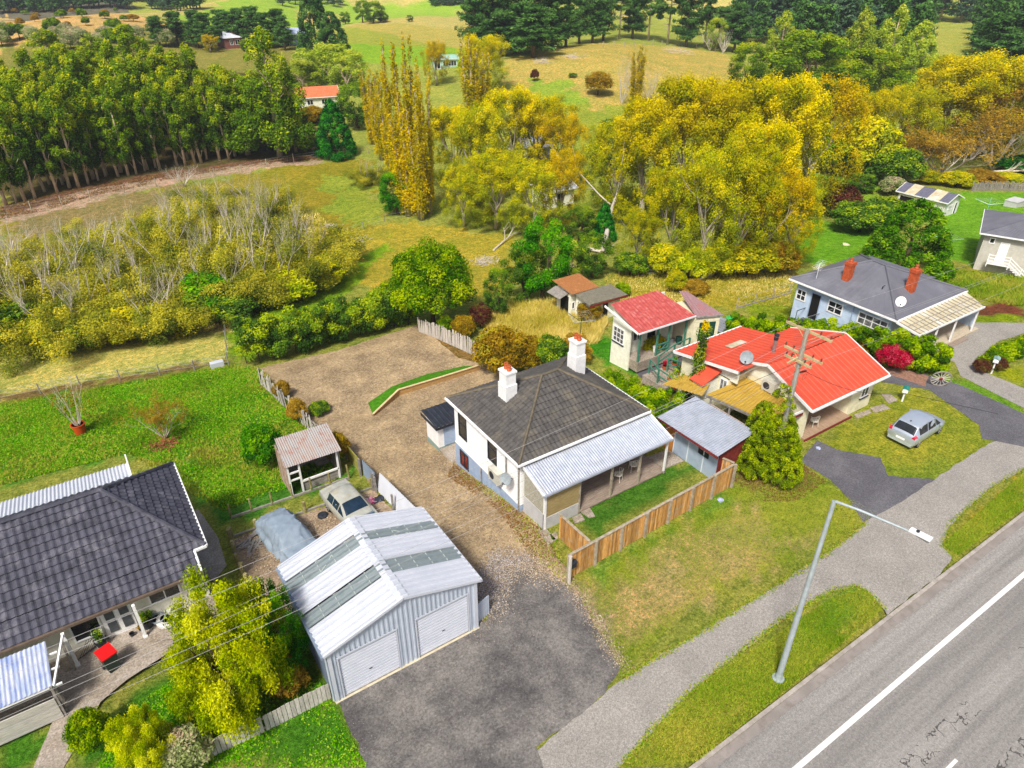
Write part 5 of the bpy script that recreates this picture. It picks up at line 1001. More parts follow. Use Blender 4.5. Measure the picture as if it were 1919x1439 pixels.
def far_house(name, label, cat, pa, pb, D, hw, hr, wm, rm, wins=(), hip=0, drop=2): a, rz, L_ = place(pa, pb); return gable_house(name, label, cat, a, rz, L_, D, hw, hr, wm, rm, .4, [(w[0], w[1], w[2]*(L_ if w[0] == 'y' else D), w[3]*(L_ if w[0] == 'y' else D), *w[4:]) for w in wins], hip, drop=drop)
far_house('farmhouse', 'cottage with an orange roof among the trees behind the dark green cone tree', 'house', (562, 206), (638, 200), 7, 2.3, 3.9, M_CREAM2, mat('orange_roof', '#d87a50', '#c56a42', 1.5, .7), [W_('y', -1, .55, .7, .8, 1.9), W_('y', -1, .2, .35, .8, 1.9)], 0)
far_house('farmhouse', 'white roofed farmhouse by the gravel road beyond the gum trees', 'house', (424, 92), (455, 90), 8, 3, 4.8, mat('brick_red_wall', '#8c5a50', '#744840', 2), M_IRON2, [W_('y', -1, .3, .5, 1, 2.4), W_('y', -1, .6, .9, 1, 2.4)], 1)
far_house('farm_shed', 'long pale blue grey farm shed on the far green hillside', 'shed', (523, 86), (573, 85), 10, 3.2, 4.6, M_ZINC, mat('blue_grey_iron', '#b4bfd0', '#a0adc0', 2), [W_('y', -1, .08, .2, 0, 3, 1, 1, M_DARK, 'doorway'), W_('y', -1, .5, .56, 0, 3, 1, 1, M_DARK, 'doorway'), W_('y', -1, .3, .4, 0, 3, 1, 1, M_DARK, 'doorway')], 0)
far_house('shed', 'mint green open fronted shed behind the column poplars', 'shed', (812, 131), (858, 124), 5, 2.5, 3.2, mat('mint_wall', '#a6cdb8', '#90b8a3', 2), mat('mint_roof', '#9fc4b4', '#88ad9d', 2), [W_('y', -1, .05, .3, .2, 2.2, 2, 1, M_DARK, 'doorway'), W_('y', -1, .4, .95, .8, 2.1, 5)], 0)
far_house('shed', 'small grey roofed shed half hidden behind the amber poplars', 'shed', (1028, 392), (1075, 380), 4, 2.4, 3.2, M_CREAM2, M_IRON, [W_('y', -1, .3, .6, 0, 2, 1, 1, M_DARK, 'doorway')], 0)
far_house('shed', 'blue grey roofed shed glimpsed through the middle poplars', 'shed', (990, 308), (1030, 300), 7, 2.6, 3.6, M_GREYH, M_IRON, [W_('y', -1, .3, .6, .8, 2)], 0)
# ---------------------------------------------------------------- rusty lean-to in the left garden
t = thing('shed', 'tumbledown lean-to shed with a rusty streaked iron roof in the left garden', 'shed', (7, 33.2, -1.9)); 
ro = slope((6.45, 32.9, .35), (9.75, 32.75, .35), (9.9, 35.2, .85), (6.7, 35.3, .85), pitch=.13, amp=.02, seg=6).build('roof', M_RUST, t)
b = MB()
for x in (6.6, 7.25, 9.5): b.box(x-.05, x+.05, 33.0, 33.1, -2.2, .32)
b.box(6.6, 7.25, 33.02, 33.08, -.8, -.7); b.box(6.6, 7.25, 33.02, 33.08, -.3, -.2); b.box(7.3, 9.5, 33.0, 33.08, -1.1, -.98); b.build('frame', M_WTRIM, t)
b = MB()
for i in range(9): b.box(6.55, 6.6, 33.05+i*.22, 33.05+i*.22+.2, -2.3, .33+.04*i)
b.build('side_boards', mat('peeling_boards', '#b8a698', '#94705c', 4, .9, island=.15), t); wallbox(t, 6.65, 9.7, 34.9, 35.0, -2.5, .7, M_GREYW, 'back_wall'); wallbox(t, 9.6, 9.68, 33.1, 34.9, -2.3, .4, M_GREYW, 'end_wall')
b = MB()
for i in range(5): b.box(7.3, 9.5, 33.1, 33.14, -2.1+i*.2, -2.1+i*.2+.18)
b.build('low_boards', M_GREYW, t)
# ================================================================ FENCES
def pfence(name, label, pts, h, m, pm, seed=1, w=.1, gap=.014, side=-1, posts=True, psp=2.2, var=.03, lean=0.0, missing=0.0, ph=.05, cap=None, cat='fence', zf=None):
    """paling fence along ground points: palings, rails, every post"""
    r = random.Random(seed); z_ = zf or H; t = thing(name, label, cat, (pts[0][0], pts[0][1], z_(*pts[0]))); b = MB(); rl = MB()
    for a, c in zip(pts[:-1], pts[1:]):
        a, c = Vector((a[0], a[1], 0)), Vector((c[0], c[1], 0)); L_ = (c-a).length; d = (c-a)/L_; n = Vector((-d.y, d.x, 0))*side; k = int(L_/(w+gap))
        for i in range(k):
            if r.random() < missing: continue
            p = a+d*((i+.5)*(w+gap)); z = z_(p.x, p.y); hh = h*(1+r.uniform(-var, var)); q = p+n*r.uniform(-.004, .004); tl = n*r.gauss(0, lean)+d*r.gauss(0, lean)
            b.bar(q+Vector((0, 0, z+.02)), q+tl+Vector((0, 0, z+hh)), w, .02, up=(n.x, n.y, 0))
        g = max(1, int(L_/2)); 
        for i in range(g):
            p, q = a+d*L_*i/g, a+d*L_*(i+1)/g
            for f in (.2, .8): rl.bar(p-n*.04+Vector((0, 0, z_(p.x, p.y)+h*f)), q-n*.04+Vector((0, 0, z_(q.x, q.y)+h*f)), .05, .09)
            if cap: rl.bar(p+Vector((0, 0, z_(p.x, p.y)+h+.02)), q+Vector((0, 0, z_(q.x, q.y)+h+.02)), .14, .03)
        if posts:
            g = max(1, round(L_/psp))
            for i in range(g+1):
                p = a+d*L_*i/g+n*(.07 if posts == 'front' else -.08); z = z_(p.x, p.y); o = MB(); o.box(p.x-.06, p.x+.06, p.y-.06, p.y+.06, z-.2, z+h+ph); o.build('post', pm, t)
    b.build('palings', m, t); rl.build('rail', pm, t); return t
pfence('fence', 'long golden brown paling fence with pale posts along the front of the white house', [(14.9, 17.85), (26.5, 18.25)], 1.55, M_NEWP, M_POST, 1, side=-1, posts='front', psp=1.68, cap=True)
pfence('fence', 'short orange paling fence running back from the front fence beside the white house', [(16.3, 18.0), (16.25, 20.35)], 1.55, M_NEWP, M_POST, 2, side=1, posts=False, cap=True)
pfence('fence', 'short golden paling return fence joining the front fence to the blue shed', [(26.5, 18.3), (26.2, 19.3)], 1.6, M_NEWP, M_POST, 3, side=1, posts=False, cap=True)
pfence('fence', 'bleached white paling fence at the bottom left, running to the garage corner', W([(330, 1452), (400, 1418), (500, 1370), (622, 1308)]), .95, M_PALE, M_POST, 4, w=.15, gap=.02, posts='', psp=2.4)
pfence('fence', 'weathered white paling fence curving along the back right of the gravel yard', W([(785, 622), (830, 640), (870, 658), (900, 672)]), 1.35, M_PALE, M_GREYW, 5, w=.14, gap=.03, lean=.04, var=.1)
pfence('fence', 'broken grey paling fence leaning along the left side of the gravel yard', [(8.9, 47.5), (9.3, 43.5), (9.7, 40), (10.1, 37)], 1.3, M_PALE, M_GREYW, 6, w=.14, gap=.05, lean=.12, var=.2, missing=.35)
pfence('fence', 'grey brushwood and paling fence beyond the white shed at the right', W([(1822, 358), (1870, 357), (1919, 358), (1960, 362)]), 1.3, M_GREYW, M_GREYW, 7, w=.12, gap=.04, lean=.06, var=.15)
# corrugated iron fences beside the drive
def ironfence(label, a, c, h, m, lean=0.0, z0=None):
    a = Vector((*a, H(*a))); c = Vector((*c, H(*c))); d = (c-a); n = Vector((-d.y, d.x, 0)).normalized()
    s = slope(tuple(a), tuple(c), tuple(c+Vector((0, 0, h))+n*lean), tuple(a+Vector((0, 0, h))+n*lean), pitch=.2, amp=.03, seg=8)
    return s
s1 = thing('fence', 'new silver corrugated iron fence leaning beside the drive, behind the metal garage', 'fence', (10.7, 31, -1.5)); ironfence('', (10.75, 30.3), (10.7, 25.2), 1.25, M_IRON2, .25).build('iron_sheet', M_IRON2, s1)
for y in (25.4, 27.8, 30.2): b = MB(); z = H(10.7, y); b.box(10.55, 10.65, y-.05, y+.05, z-.1, z+1.15); b.build('post', M_GREYW, s1)
s2 = thing('fence', 'old fence of mossy boards and flat iron between the rusty shed and the silver fence', 'fence', (10.6, 34, -1.8)); ironfence('', (10.75, 32.4), (10.8, 30.5), 1.2, M_ZINC).build('iron_sheet', M_ZINC, s2)
b = MB()
for i in range(9): y = 34.6-i*.24; z = H(10.7, y); b.box(10.66, 10.7, y-.11, y+.11, z, z+1.1)
b.build('boards', mat('mossy_boards', '#a8a03c', '#7f7c34', 3, .9, dirt='#c9c4b4', dscale=2), s2)
for y in (30.45, 32.4, 34.7): b = MB(); z = H(10.7, y); b.box(10.5, 10.62, y-.06, y+.06, z-.1, z+1.3); b.build('post', M_GREYW, s2)
def postrow(name, label, pts, h, r, m, rail=True, wires=0, sp=None, cat='fence'):
    t = thing(name, label, cat, (pts[0][0], pts[0][1], H(*pts[0][:2]))); P_ = []
    for a, c in zip(pts[:-1], pts[1:]):
        L_ = math.dist(a[:2], c[:2]); k = max(1, round(L_/sp)) if sp else 1
        P_ += [(a[0]+(c[0]-a[0])*i/k, a[1]+(c[1]-a[1])*i/k) for i in range(k)]
    P_.append(pts[-1][:2]); rr = random.Random(len(P_))
    for p in P_: z = H(*p); b = MB(); hh = h*rr.uniform(.9, 1.1); b.tube([(p[0], p[1], z-.1), (p[0]+rr.gauss(0, .02), p[1]+rr.gauss(0, .02), z+hh)], [r, r*.9], 7); b.build('post', m, t)
    if rail: b = MB(); [b.bar((p[0], p[1], H(*p)+.06), (q[0], q[1], H(*q)+.06), .1, .14) for p, q in zip(P_[:-1], P_[1:])]; b.build('ground_rail', M_GREYW, t)
    if wires:
        b = MB()
        for i in range(wires): f = h*(.35+.55*i/max(1, wires-1)); [b.tube([(p[0], p[1], H(*p)+f), (q[0], q[1], H(*q)+f)], .008, 3) for p, q in zip(P_[:-1], P_[1:])]
        b.build('wire', M_IRON, t)
    return t
M_LOG = mat('mossy_round_post', '#a59a6a', '#77703f', 5, .95, bump=.6, dirt='#c0b896', dscale=5)
postrow('post_and_rail_fence', 'row of round bollard posts and low timber edge behind the two parked cars', [(2.7, 31.2), (10.6, 30.75)], .75, .11, M_LOG, sp=1.25)
postrow('post_and_rail_fence', 'short row of round posts along the left side of the parking pad', [(2.6, 31.0), (2.45, 28.6), (2.4, 26.5)], .8, .11, M_LOG, sp=1.2)
postrow('post_and_rail_fence', 'thin posts with a low board running to the rusty garden shed', [(3.1, 33.0), (9.9, 32.6)], 1.0, .06, M_LOG, sp=1.15)
b = MB(); b.bar((2.9, 30.9, .0-1.2), (2.4, 26.6, -.3), .1, .1)
postrow('wire_fence', 'post and wire fence between the left garden and the pale paddock', W([(0, 752), (150, 722), (300, 703), (430, 685)]), 1.0, .05, M_GREYW, rail=False, wires=3, sp=3.2)
postrow('wire_fence', 'post and wire fence across the end of the pale paddock', W([(428, 680), (420, 592)]), 1.0, .05, M_GREYW, rail=False, wires=3, sp=3)
postrow('wire_fence', 'post and wire fence along the foot of the gum plantation', W([(0, 405), (170, 372), (350, 338), (500, 312), (600, 297), (690, 288)]), 1.3, .08, M_POST, rail=False, wires=3, sp=4.2)
postrow('wire_fence', 'farm fence along the far edge of the paddock below the yellow poplars', W([(1160, 515), (1250, 520), (1350, 514), (1480, 514)]), 1.1, .07, M_POST, rail=False, wires=3, sp=3)
postrow('wire_fence', 'farm fence sloping down behind the blue house', W([(1380, 578), (1480, 550)]), 1.1, .06, M_POST, rail=True, wires=2, sp=2)
postrow('wire_fence', 'fence of thin posts along the old ditch in the middle paddock', W([(640, 445), (720, 415), (790, 405)]), 1.0, .06, M_GREYW, rail=False, wires=2, sp=4)
postrow('wire_fence', 'post and wire fence on the hill crest below the tall pines', W([(1130, 88), (1240, 84), (1400, 98)]), 1.4, .1, M_POST, rail=False, wires=2, sp=6)
# retaining wall with its turf strip
zR = H(18, 39)
b = MB(); rw = [T(700, 781)[:2], T(748, 742)[:2], T(830, 716)[:2], T(900, 693)[:2]]
t = thing('retaining_wall', 'low timber retaining wall holding a strip of bright turf in the gravel yard', 'retaining wall', (rw[0][0], rw[0][1], zR))
for a, c, h0, h1 in ((rw[0], rw[1], .35, .6), (rw[1], rw[2], .6, .55), (rw[2], rw[3], .55, .5)): b.add([(a[0], a[1], zR-.3), (c[0], c[1], zR-.3), (c[0], c[1], zR+h1-.1), (a[0], a[1], zR+h0-.1), (a[0], a[1]+.06, zR-.3), (c[0], c[1]+.06, zR-.3), (c[0], c[1]+.06, zR+h1-.1), (a[0], a[1]+.06, zR+h0-.1)], [(0, 1, 2, 3), (7, 6, 5, 4), (3, 2, 6, 7), (0, 3, 7, 4), (1, 5, 6, 2)])
b.build('boards', mat('treated_pine', '#c09a62', '#9c7846', 4, .85, bump=.3, stretch=(1, 1, 6)), t); b = MB()
for a, c, h0, h1 in ((rw[0], rw[1], .35, .6), (rw[1], rw[2], .6, .55), (rw[2], rw[3], .55, .5)): b.bar((a[0], a[1], zR+h0-.08), (c[0], c[1], zR+h1-.08), .14, .05)
b.build('capping', mat('new_pine', '#dcc69a', '#c8af80', 4), t)
tp = [(rw[0][0], rw[0][1]+.07, zR+.2), (rw[1][0], rw[1][1]+.07, zR+.43), (rw[2][0], rw[2][1]+.07, zR+.4), (rw[3][0], rw[3][1]+.07, zR+.33)]; tb = [T(*q) for q in ((868, 688), (800, 703), (735, 726), (690, 757))]
m_turf = mat('bright_turf', '#4f8c1c', '#3c7014', 5, 1, bump=1, bscale=40, dirt='#6c9c2c', dscale=3, spec=.05)
b = MB(); n = len(tp); q = tp+[(p[0], p[1], p[2]+.1) for p in tb]; b.add(q, [(0, 1, 6, 7), (1, 2, 5, 6), (2, 3, 4, 5)]); b.build('turf_strip', m_turf, t)
# ================================================================ POLES AND WIRES
t = thing('street_lamp', 'tall galvanised street lamp with a long arm reaching over the road', 'street lamp', (18.85, 8.95, 0)); M_GALV = mat('galvanised_pole', '#b9c3c4', '#a3adaf', 3, .5, metal=.3, bump=.05, dirt='#96a0a2', dscale=2)
b = MB(); b.tube([(18.85, 8.95, 0), (18.85, 8.95, 9.4)], [.125, .07], 14); b.build('pole', M_GALV, t, True); b = MB(); b.tube([(18.85, 8.95, -.02), (18.85, 8.95, .05)], .24, 18); b.lathe((18.85, 8.95, .05), [(.15, 0), (.13, .25)], 14); b.build('base_flange', M_GALV, t)
b = MB(); b.tube([(18.85, 8.95, 9.3), (18.86, 8.9, 9.42), (19.1, 8.2, 9.45), (19.5, 6.6, 9.5)], [.06, .05, .045, .035], 10); b.build('arm', M_GALV, t, True)
b = MB(); b.slab([(19.42, 6.72, 9.58), (19.5, 6.08, 9.6), (19.70, 6.10, 9.6), (19.62, 6.74, 9.58)], .08); lh = b.build('lamp_head', M_WTRIM, t); b = MB(); b.lathe((19.53, 6.5, 9.61), [(.05, 0), (.05, .05), (.02, .06)], 10); b.build('light_sensor', M_CHARC, lh); b = MB(); b.box(19.45, 19.62, 6.1, 6.5, 9.48, 9.505); b.build('lens', M_GLASSB, lh)
M_PWOOD = mat('power_pole_wood', '#b4a99a', '#8d8272', 4, .9, bump=.6, stretch=(6, 6, .5), dirt='#7a7062', dscale=2)
M_INS = mat('brown_insulator', '#6c4436', '#4c3028', 5, .4); M_ARM = mat('crossarm_wood', '#c8b489', '#a69468', 5, .9, stretch=(1, 1, 1)); M_WIRE = mat('pale_wire', '#a8a5a1', '#989591', 4, .5); M_WIRED = mat('dark_wire', '#35322f', '#2a2725', 4, .6)
PX, PY = 29.85, 18.05
def utility(x, y, label, full=True):
    t = thing('power_pole', label, 'power pole', (x, y, 0)); b = MB(); b.tube([(x, y, -.1), (x, y, 8.85)], [.17, .11], 12); b.build('pole', M_PWOOD, t, True)
    for z, dx, l in ((8.7, .14, 1.35), (7.35, .14, 1.15), (7.05, -.16, .8)):
        b = MB(); b.box(x+dx-.05, x+dx+.05, y-l, y+l, z-.06, z+.06); o = b.build('crossarm', M_ARM, t)
        for s in (-1, -.55, .55, 1): b = MB(); b.lathe((x+dx, y+s*(l-.08), z+.06), [(.02, 0), (.02, .06), (.05, .07), (.04, .12), (.055, .14), (.03, .2)], 8); b.build('insulator', M_INS, o)
        b = MB(); [b.bar((x+dx, y+s*l*.5, z), (x+dx*.6, y, z-.55), .03, .03) for s in (-1, 1)]; b.build('brace', M_ARM, o)
    if full:
        b = MB(); b.bar((x+.25, y+.05, 6.9), (x+.95, y-.15, 6.95), .08, .1); b.bar((x-.9, y+.1, 7.1), (x-.1, y+.1, 7.2), .08, .08); b.build('side_arm', M_ARM, t)
        b = MB(); b.bar((x+.1, y-.12, 6.35), (x+.5, y-.2, 6.35), .07, .09); b.tube([(x+.3+.16*math.cos(a/12*6.283), y-.3, 6.1+.16*math.sin(a/12*6.283)) for a in range(13)], .012, 4, False); b.build('cable_coil', M_INS, t)
        b = MB(); b.tube([(x-.12, y-.1, .5), (x-.1, y-.08, 7)], .03, 6); b.build('conduit', M_GALV, t)
    return t
utility(PX, PY, 'weathered wooden power pole with crossarms behind the golden cypress')
utility(-19, PY, 'wooden power pole beyond the left edge of the picture', False)
def wire(label, a, mid, xend, r=.0075, m=None, sag=.0011, group=None):
    """overhead line from a through the surveyed point mid, on to x = xend"""
    a = Vector(a); q = Vector(mid); k = (q.y-a.y)/(q.x-a.x) if abs(q.x-a.x) > 1e-6 else 0; s = ((q.z-a.z)/(q.x-a.x))-sag*(q.x-a.x); pts = []
    for i in range(29): X = a.x+(xend-a.x)*i/28; d = X-a.x; pts.append((X, a.y+k*d, a.z+s*d+sag*d*d))
    b = MB(); b.tube(pts, r, 4); return solo('power_line', b, m or M_WIRE, label, 'power line', loc=tuple(a), group=group)
GW = 'overhead wires running left from the power pole'
lw = [(-.98, 8.85, 1251, 'uppermost thin wire running left from the power pole over the tiled house'), (.98, 8.85, 1272, 'second highest wire running left from the power pole'), (-1.05, 7.5, 1335, 'third wire down, running left over the metal garage'), (-.55, 7.5, 1348, 'fourth wire down, running left over the metal garage'), (.55, 7.5, 1371, 'fifth wire down, running left over the garage ridge'), (1.05, 7.5, 1393, 'lowest wire running left, above the bottom left path')]
for dy, z, py, lab in lw:
    a = (PX, PY-dy, z); q = atY(0, py, PY-dy) ; wire(lab, a, q, -19, group=GW)
for i, (dy, z, py) in enumerate(((-.98, 8.85, 512), (.98, 8.85, 528), (-1.05, 7.5, 548), (.55, 7.5, 566))):
    a = (PX, PY+dy, z); q = atY(1919, py, PY+dy+.01) if py else None
    wire(['highest', 'second', 'third', 'lowest'][i]+' wire running right from the power pole towards the blue house', a, (95, PY+dy, z-.6-.25*i), 95, sag=.0007, group='overhead wires running right from the power pole')
b = MB(); a = Vector((PX+.4, PY-.2, 6.35)); c = Vector(atY(1700, 738, 14.5)); b.tube([a+(c-a)*(i/12)+Vector((0, 0, -.5*math.sin(math.pi*i/12))) for i in range(13)], .014, 4); b.tube([c, c+(c-a)*.9], .014, 4)
solo('power_line', b, M_WIRED, 'dark service wire dropping right across the bright red roof', 'power line')
b = MB(); a = Vector((PX, PY, 7)); c = Vector((24.3, 22.85, 3.2)); b.tube([a+(c-a)*(i/10)+Vector((0, 0, -.4*math.sin(math.pi*i/10))) for i in range(11)], .014, 4); solo('power_line', b, M_WIRED, 'dark service wire from the power pole to the white house eave', 'power line')
# ================================================================ CARS
t_strip = {}
def car(name, label, loc, rz, st, paint, glass, cat='car', wheels=(.75, -.95, .74, .3), rimm=None, extras=None):
    t = thing(name, label, cat, loc, rz); LOCAL[t.name] = True; b = MB(); rows = []
    for x, zb, zbelt, zt, wb, wl, wt in st:
        hs = [(wb*.9, zb), (wb, zb+.14), (wl, (zb+zbelt)/2), (wl*.985, zbelt-.04), (wl*.95, zbelt), (wt, max(zbelt+.01, zt-.05)), (wt*.8, zt), (wt*.4, zt+.015)]
        ring = [(x, w, z) for w, z in hs]+[(x, 0, zt+.02)]+[(x, -w, z) for w, z in hs[::-1]]; rows.append(ring)
    n = len(rows[0]); vs = [p for r_ in rows for p in r_]; fs = [(i*n+j, i*n+j+1, (i+1)*n+j+1, (i+1)*n+j) for i in range(len(rows)-1) for j in range(n-1)]+[tuple(range(n))[::-1], tuple((len(rows)-1)*n+j for j in range(n))]
    b.add(vs, fs); body = b.build('body', paint, t, True)
    def pane(nm, ps, inset=.1, off=.014):
        c = sum((Vector(p) for p in ps), Vector())/len(ps); nn = (Vector(ps[1])-Vector(ps[0])).cross(Vector(ps[2])-Vector(ps[0])).normalized()
        if nn.dot(c-Vector((0, 0, .8))) < 0: nn = -nn
        q = [Vector(p).lerp(c, inset)+nn*off for p in ps]; g = MB(); g.add(q+[v-nn*.02 for v in q], [tuple(range(len(q))), tuple(range(2*len(q)-1, len(q)-1, -1))]); return g.build(nm, glass, t)
    def strip(nm, i0, i1, f0=.08, f1=.92, off=.012):
        g = MB(); vs = []
        for f in (f0, f1):
            for j in range(5, 12):
                q = Vector(rows[i0][j]).lerp(Vector(rows[i1][j]), f); q.y *= .93 if j in (5, 11) else 1; vs.append(q)
        a = vs[10]-vs[3]; nn = Vector((0, 1, 0)).cross(a).normalized(); nn = nn if nn.z > 0 else -nn; vs = [v+nn*off for v in vs]; m_ = len(vs); vs += [v-nn*.02 for v in vs]
        fs = [(k, k+1, k+8, k+7) for k in range(6)]; g.add(vs, fs+[tuple(x+m_ for x in f[::-1]) for f in fs]); return g.build(nm, glass, t)
    t_strip[t.name] = strip
    return t, rows, body, pane
t_strip = {}
def wheels(t, xs, tw, r, rim, w=.2):
    for x in xs:
        for s in (1, -1):
            b = MB(); b.lathe((x, s*(tw-w/2)-w/2, r), [(r*.62, 0), (r*.97, .01), (r, .05), (r, w-.05), (r*.97, w-.01), (r*.62, w)], 22, 'y'); o = b.build('wheel', mat('tyre_rubber', '#242424', '#1a1a1a', 9, .9), t, True)
            b = MB(); b.lathe((x, s*tw-(.012 if s > 0 else -.012)-.01, r), [(r*.66, 0), (r*.6, .02)], 22, 'y')
            for k in range(6): a = k/6*6.283; b.bar((x+.05*math.cos(a), s*(tw+.008), r+.05*math.sin(a)), (x+r*.6*math.cos(a), s*(tw+.008), r+r*.6*math.sin(a)), .045, .02, up=(0, 1, 0))
            b.build('rim', rim, o)
M_SILV = mat('silver_car_paint', '#c3ccd6', '#b9c2cd', 1, .28, metal=.45, bump=0, spec=.5); M_RIM = mat('alloy_rim', '#c9c9cc', '#aeaeb2', 4, .35, metal=.6); M_TAIL = mat('tail_lamp_red', '#d0203a', '#a81830', 6, .3, spec=.6)
st = [(-1.92, .42, .78, .80, .70, .76, .60), (-1.88, .30, .90, .92, .76, .83, .66), (-1.78, .26, .95, .98, .80, .85, .66), (-1.45, .22, .97, 1.44, .82, .85, .60), (-1.2, .22, .96, 1.50, .82, .85, .62), (-.5, .22, .95, 1.53, .82, .86, .63), (.2, .22, .94, 1.50, .82, .86, .62), (.42, .22, .94, 1.44, .82, .86, .61), (1.02, .22, .94, .97, .82, .85, .68), (1.45, .24, .86, .89, .80, .83, .62), (1.75, .28, .74, .78, .74, .77, .52), (1.88, .36, .62, .66, .62, .66, .4)]
cp = (P(1655, 818)[0]+P(1750, 808)[0])/2, (P(1700, 842)[1]+P(1700, 786)[1])/2
r0, r1 = P(1672, 833), P(1730, 822)
rzc = rad(0); t, rows, body, pane = car('parked_car', 'small silver hatchback parked on the lawn of the red roofed house', (39.65, 15.4, 0), rad(2), st, M_SILV, M_GLASS)
for s in (0, 1):
    J = (4, 5) if s == 0 else (12, 11)
    for nm, i0, i1 in (('side_window', 3, 5), ('side_window', 5, 7)): pane(nm, [rows[i0][J[0]], rows[i1][J[0]], rows[i1][J[1]], rows[i0][J[1]]], .1)
    pane('side_window', [rows[7][J[0]], rows[8][J[0]], rows[7][J[1]]], .14)
t_strip[t.name]('rear_window', 2, 3); t_strip[t.name]('windscreen', 7, 8)
wheels(t, (-1.17, 1.25), .82, .30, M_RIM)
for s in (-1, 1):
    b = MB(); b.slab([(-1.9, s*.60, .93), (-1.9, s*.78, .93), (-1.72, s*.835, 1.0), (-1.70, s*.70, 1.05)], .26); b.build('tail_light', M_TAIL, t); b = MB(); b.slab([(1.62, s*.5, .74), (1.55, s*.74, .80), (1.35, s*.78, .88), (1.45, s*.62, .88)], .1); b.build('headlight', M_GLASSB, t)
    b = MB(); b.box(.72, .86, s*.86-.0, s*1.0, .92, 1.04) if s > 0 else b.box(.72, .86, -1.0, -.86, .92, 1.04); b.build('wing_mirror', M_SILV, t)
b = MB(); b.box(-1.94, -1.9, -.26, .26, .52, .64); b.build('number_plate', M_WTRIM, t); b = MB(); b.box(-1.93, -1.86, -.72, .72, .28, .42); b.box(-1.4, 1.4, -.7, .7, .15, .24); b.build('bumper', mat('pale_bumper', '#aeb8b4', '#9ea8a4', 3, .4), t); b = MB(); b.tube([(-1.2, 0, 1.51), (-1.38, 0, 1.62)], .01, 4); b.box(-1.28, -1.18, -.03, .03, 1.5, 1.54); b.build('aerial', M_CHARC, t)
M_OLD = mat('faded_cream_paint', '#b9b8aa', '#9d9f96', 2, .5, metal=.1, dirt='#a08a50', dscale=1.6, damt=.6)
st2 = [(-2.3, .45, .82, .84, .70, .76, .55), (-2.22, .32, .96, .98, .78, .83, .64), (-1.75, .24, .98, 1.02, .82, .86, .66), (-1.6, .22, .97, 1.06, .84, .87, .66), (-1.3, .22, .95, 1.38, .84, .87, .60), (-.7, .22, .94, 1.42, .84, .87, .61), (-.1, .22, .93, 1.36, .84, .87, .60), (.65, .22, .92, .96, .84, .87, .72), (1.8, .25, .84, .88, .82, .85, .64), (2.2, .32, .72, .76, .74, .78, .5), (2.32, .42, .6, .64, .6, .66, .4)]
t, rows, body, pane = car('parked_car', 'old cream sedan with dark windows and a dirty roof on the gravel pad', (8.6, 28.55, H(8.6, 28.55)), rad(-84), st2, M_OLD, mat('blue_black_glass', '#20364a', '#16242f', 2, .1, bump=0, spec=.6))
for J in ((4, 5), (12, 11)):
    for i0, i1 in ((4, 5), (5, 6)): pane('side_window', [rows[i0][J[0]], rows[i1][J[0]], rows[i1][J[1]], rows[i0][J[1]]], .08)
    pane('side_window', [rows[6][J[0]], rows[7][J[0]], rows[6][J[1]]], .14)
t_strip[t.name]('rear_window', 3, 4); t_strip[t.name]('windscreen', 6, 7); wheels(t, (-1.4, 1.35), .84, .31, M_RIM)
b = MB(); b.slab([(1.1, -.66, .985), (2.1, -.5, .86), (2.1, .5, .86), (1.1, .66, .985)], .02); b.build('bonnet', mat('dark_teal_bonnet', '#4c6674', '#3a5260', 2, .4, dirt='#6f8088', dscale=2), t)
for s in (-1, 1): b = MB(); b.box(2.2, 2.3, s*.6-.12, s*.6+.12, .6, .7); b.build('headlight', M_GLASSB, t)
# covered car
t = thing('covered_car', 'car wrapped in a creased grey tarpaulin cover on the gravel pad behind the garage', 'covered car', (5.1, 28.3, H(5.1, 28.3)-.05), rad(-80)); LOCAL[t.name] = True
st3 = [(-2.25, 0, .7, .78, .84, .80, .55), (-2.15, 0, .85, .95, .90, .84, .62), (-1.7, 0, .9, 1.2, .92, .87, .62), (-1.2, 0, .92, 1.38, .93, .88, .60), (-.6, 0, .93, 1.43, .94, .88, .62), (.1, 0, .93, 1.38, .95, .88, .62), (.6, 0, .9, 1.12, .94, .87, .64), (1.1, 0, .86, .95, .94, .86, .66), (1.7, 0, .78, .86, .92, .84, .6), (2.15, 0, .62, .7, .86, .78, .5), (2.3, 0, .3, .4, .80, .7, .4)]
V = []; nl = 72; na = 44; fs = []
for i in range(nl+1):
    x = -2.28+4.6*i/nl; s = [np.interp(x, [q[0] for q in st3], [q[j] for q in st3]) for j in range(7)]; hs = [(s[4]*1.04, 0), (s[4], .25), (s[5], s[2]*.6), (s[5]*.96, s[2]), (s[6]*1.02, s[3]-.04), (s[6]*.6, s[3]), (0, s[3]+.02)]
    for j in range(na+1):
        u = abs(2*j/na-1); tt = (1-u)*6; k = min(5, int(tt)); f = tt-k; w = hs[k][0]*(1-f)+hs[k+1][0]*f; z = hs[k][1]*(1-f)+hs[k+1][1]*f; sg = 1 if j < na/2 else -1; cz = min(1, max(0, (1.1-z))*1.4)
        cr = .085*math.sin(x*5.2+z*6+2*math.sin(x*1.7+sg))*cz+.03*math.sin(x*11+z*4+sg*3)*cz+.02*math.sin(9*x+7*w*sg+3*math.sin(4*x))+.07*(1-abs(math.sin(2.6*x+3.2*w*sg+1.1*math.sin(2.2*x+sg))))**4+.05*(1-abs(math.sin(3.4*x-2.7*w*sg+.7)))**5; V.append((x, sg*(w+cr), max(0, z+cr*.6)))
fs = [(i*(na+1)+j, i*(na+1)+j+1, (i+1)*(na+1)+j+1, (i+1)*(na+1)+j) for i in range(nl) for j in range(na)]+[tuple(range(na+1))[::-1], tuple(nl*(na+1)+j for j in range(na+1))]
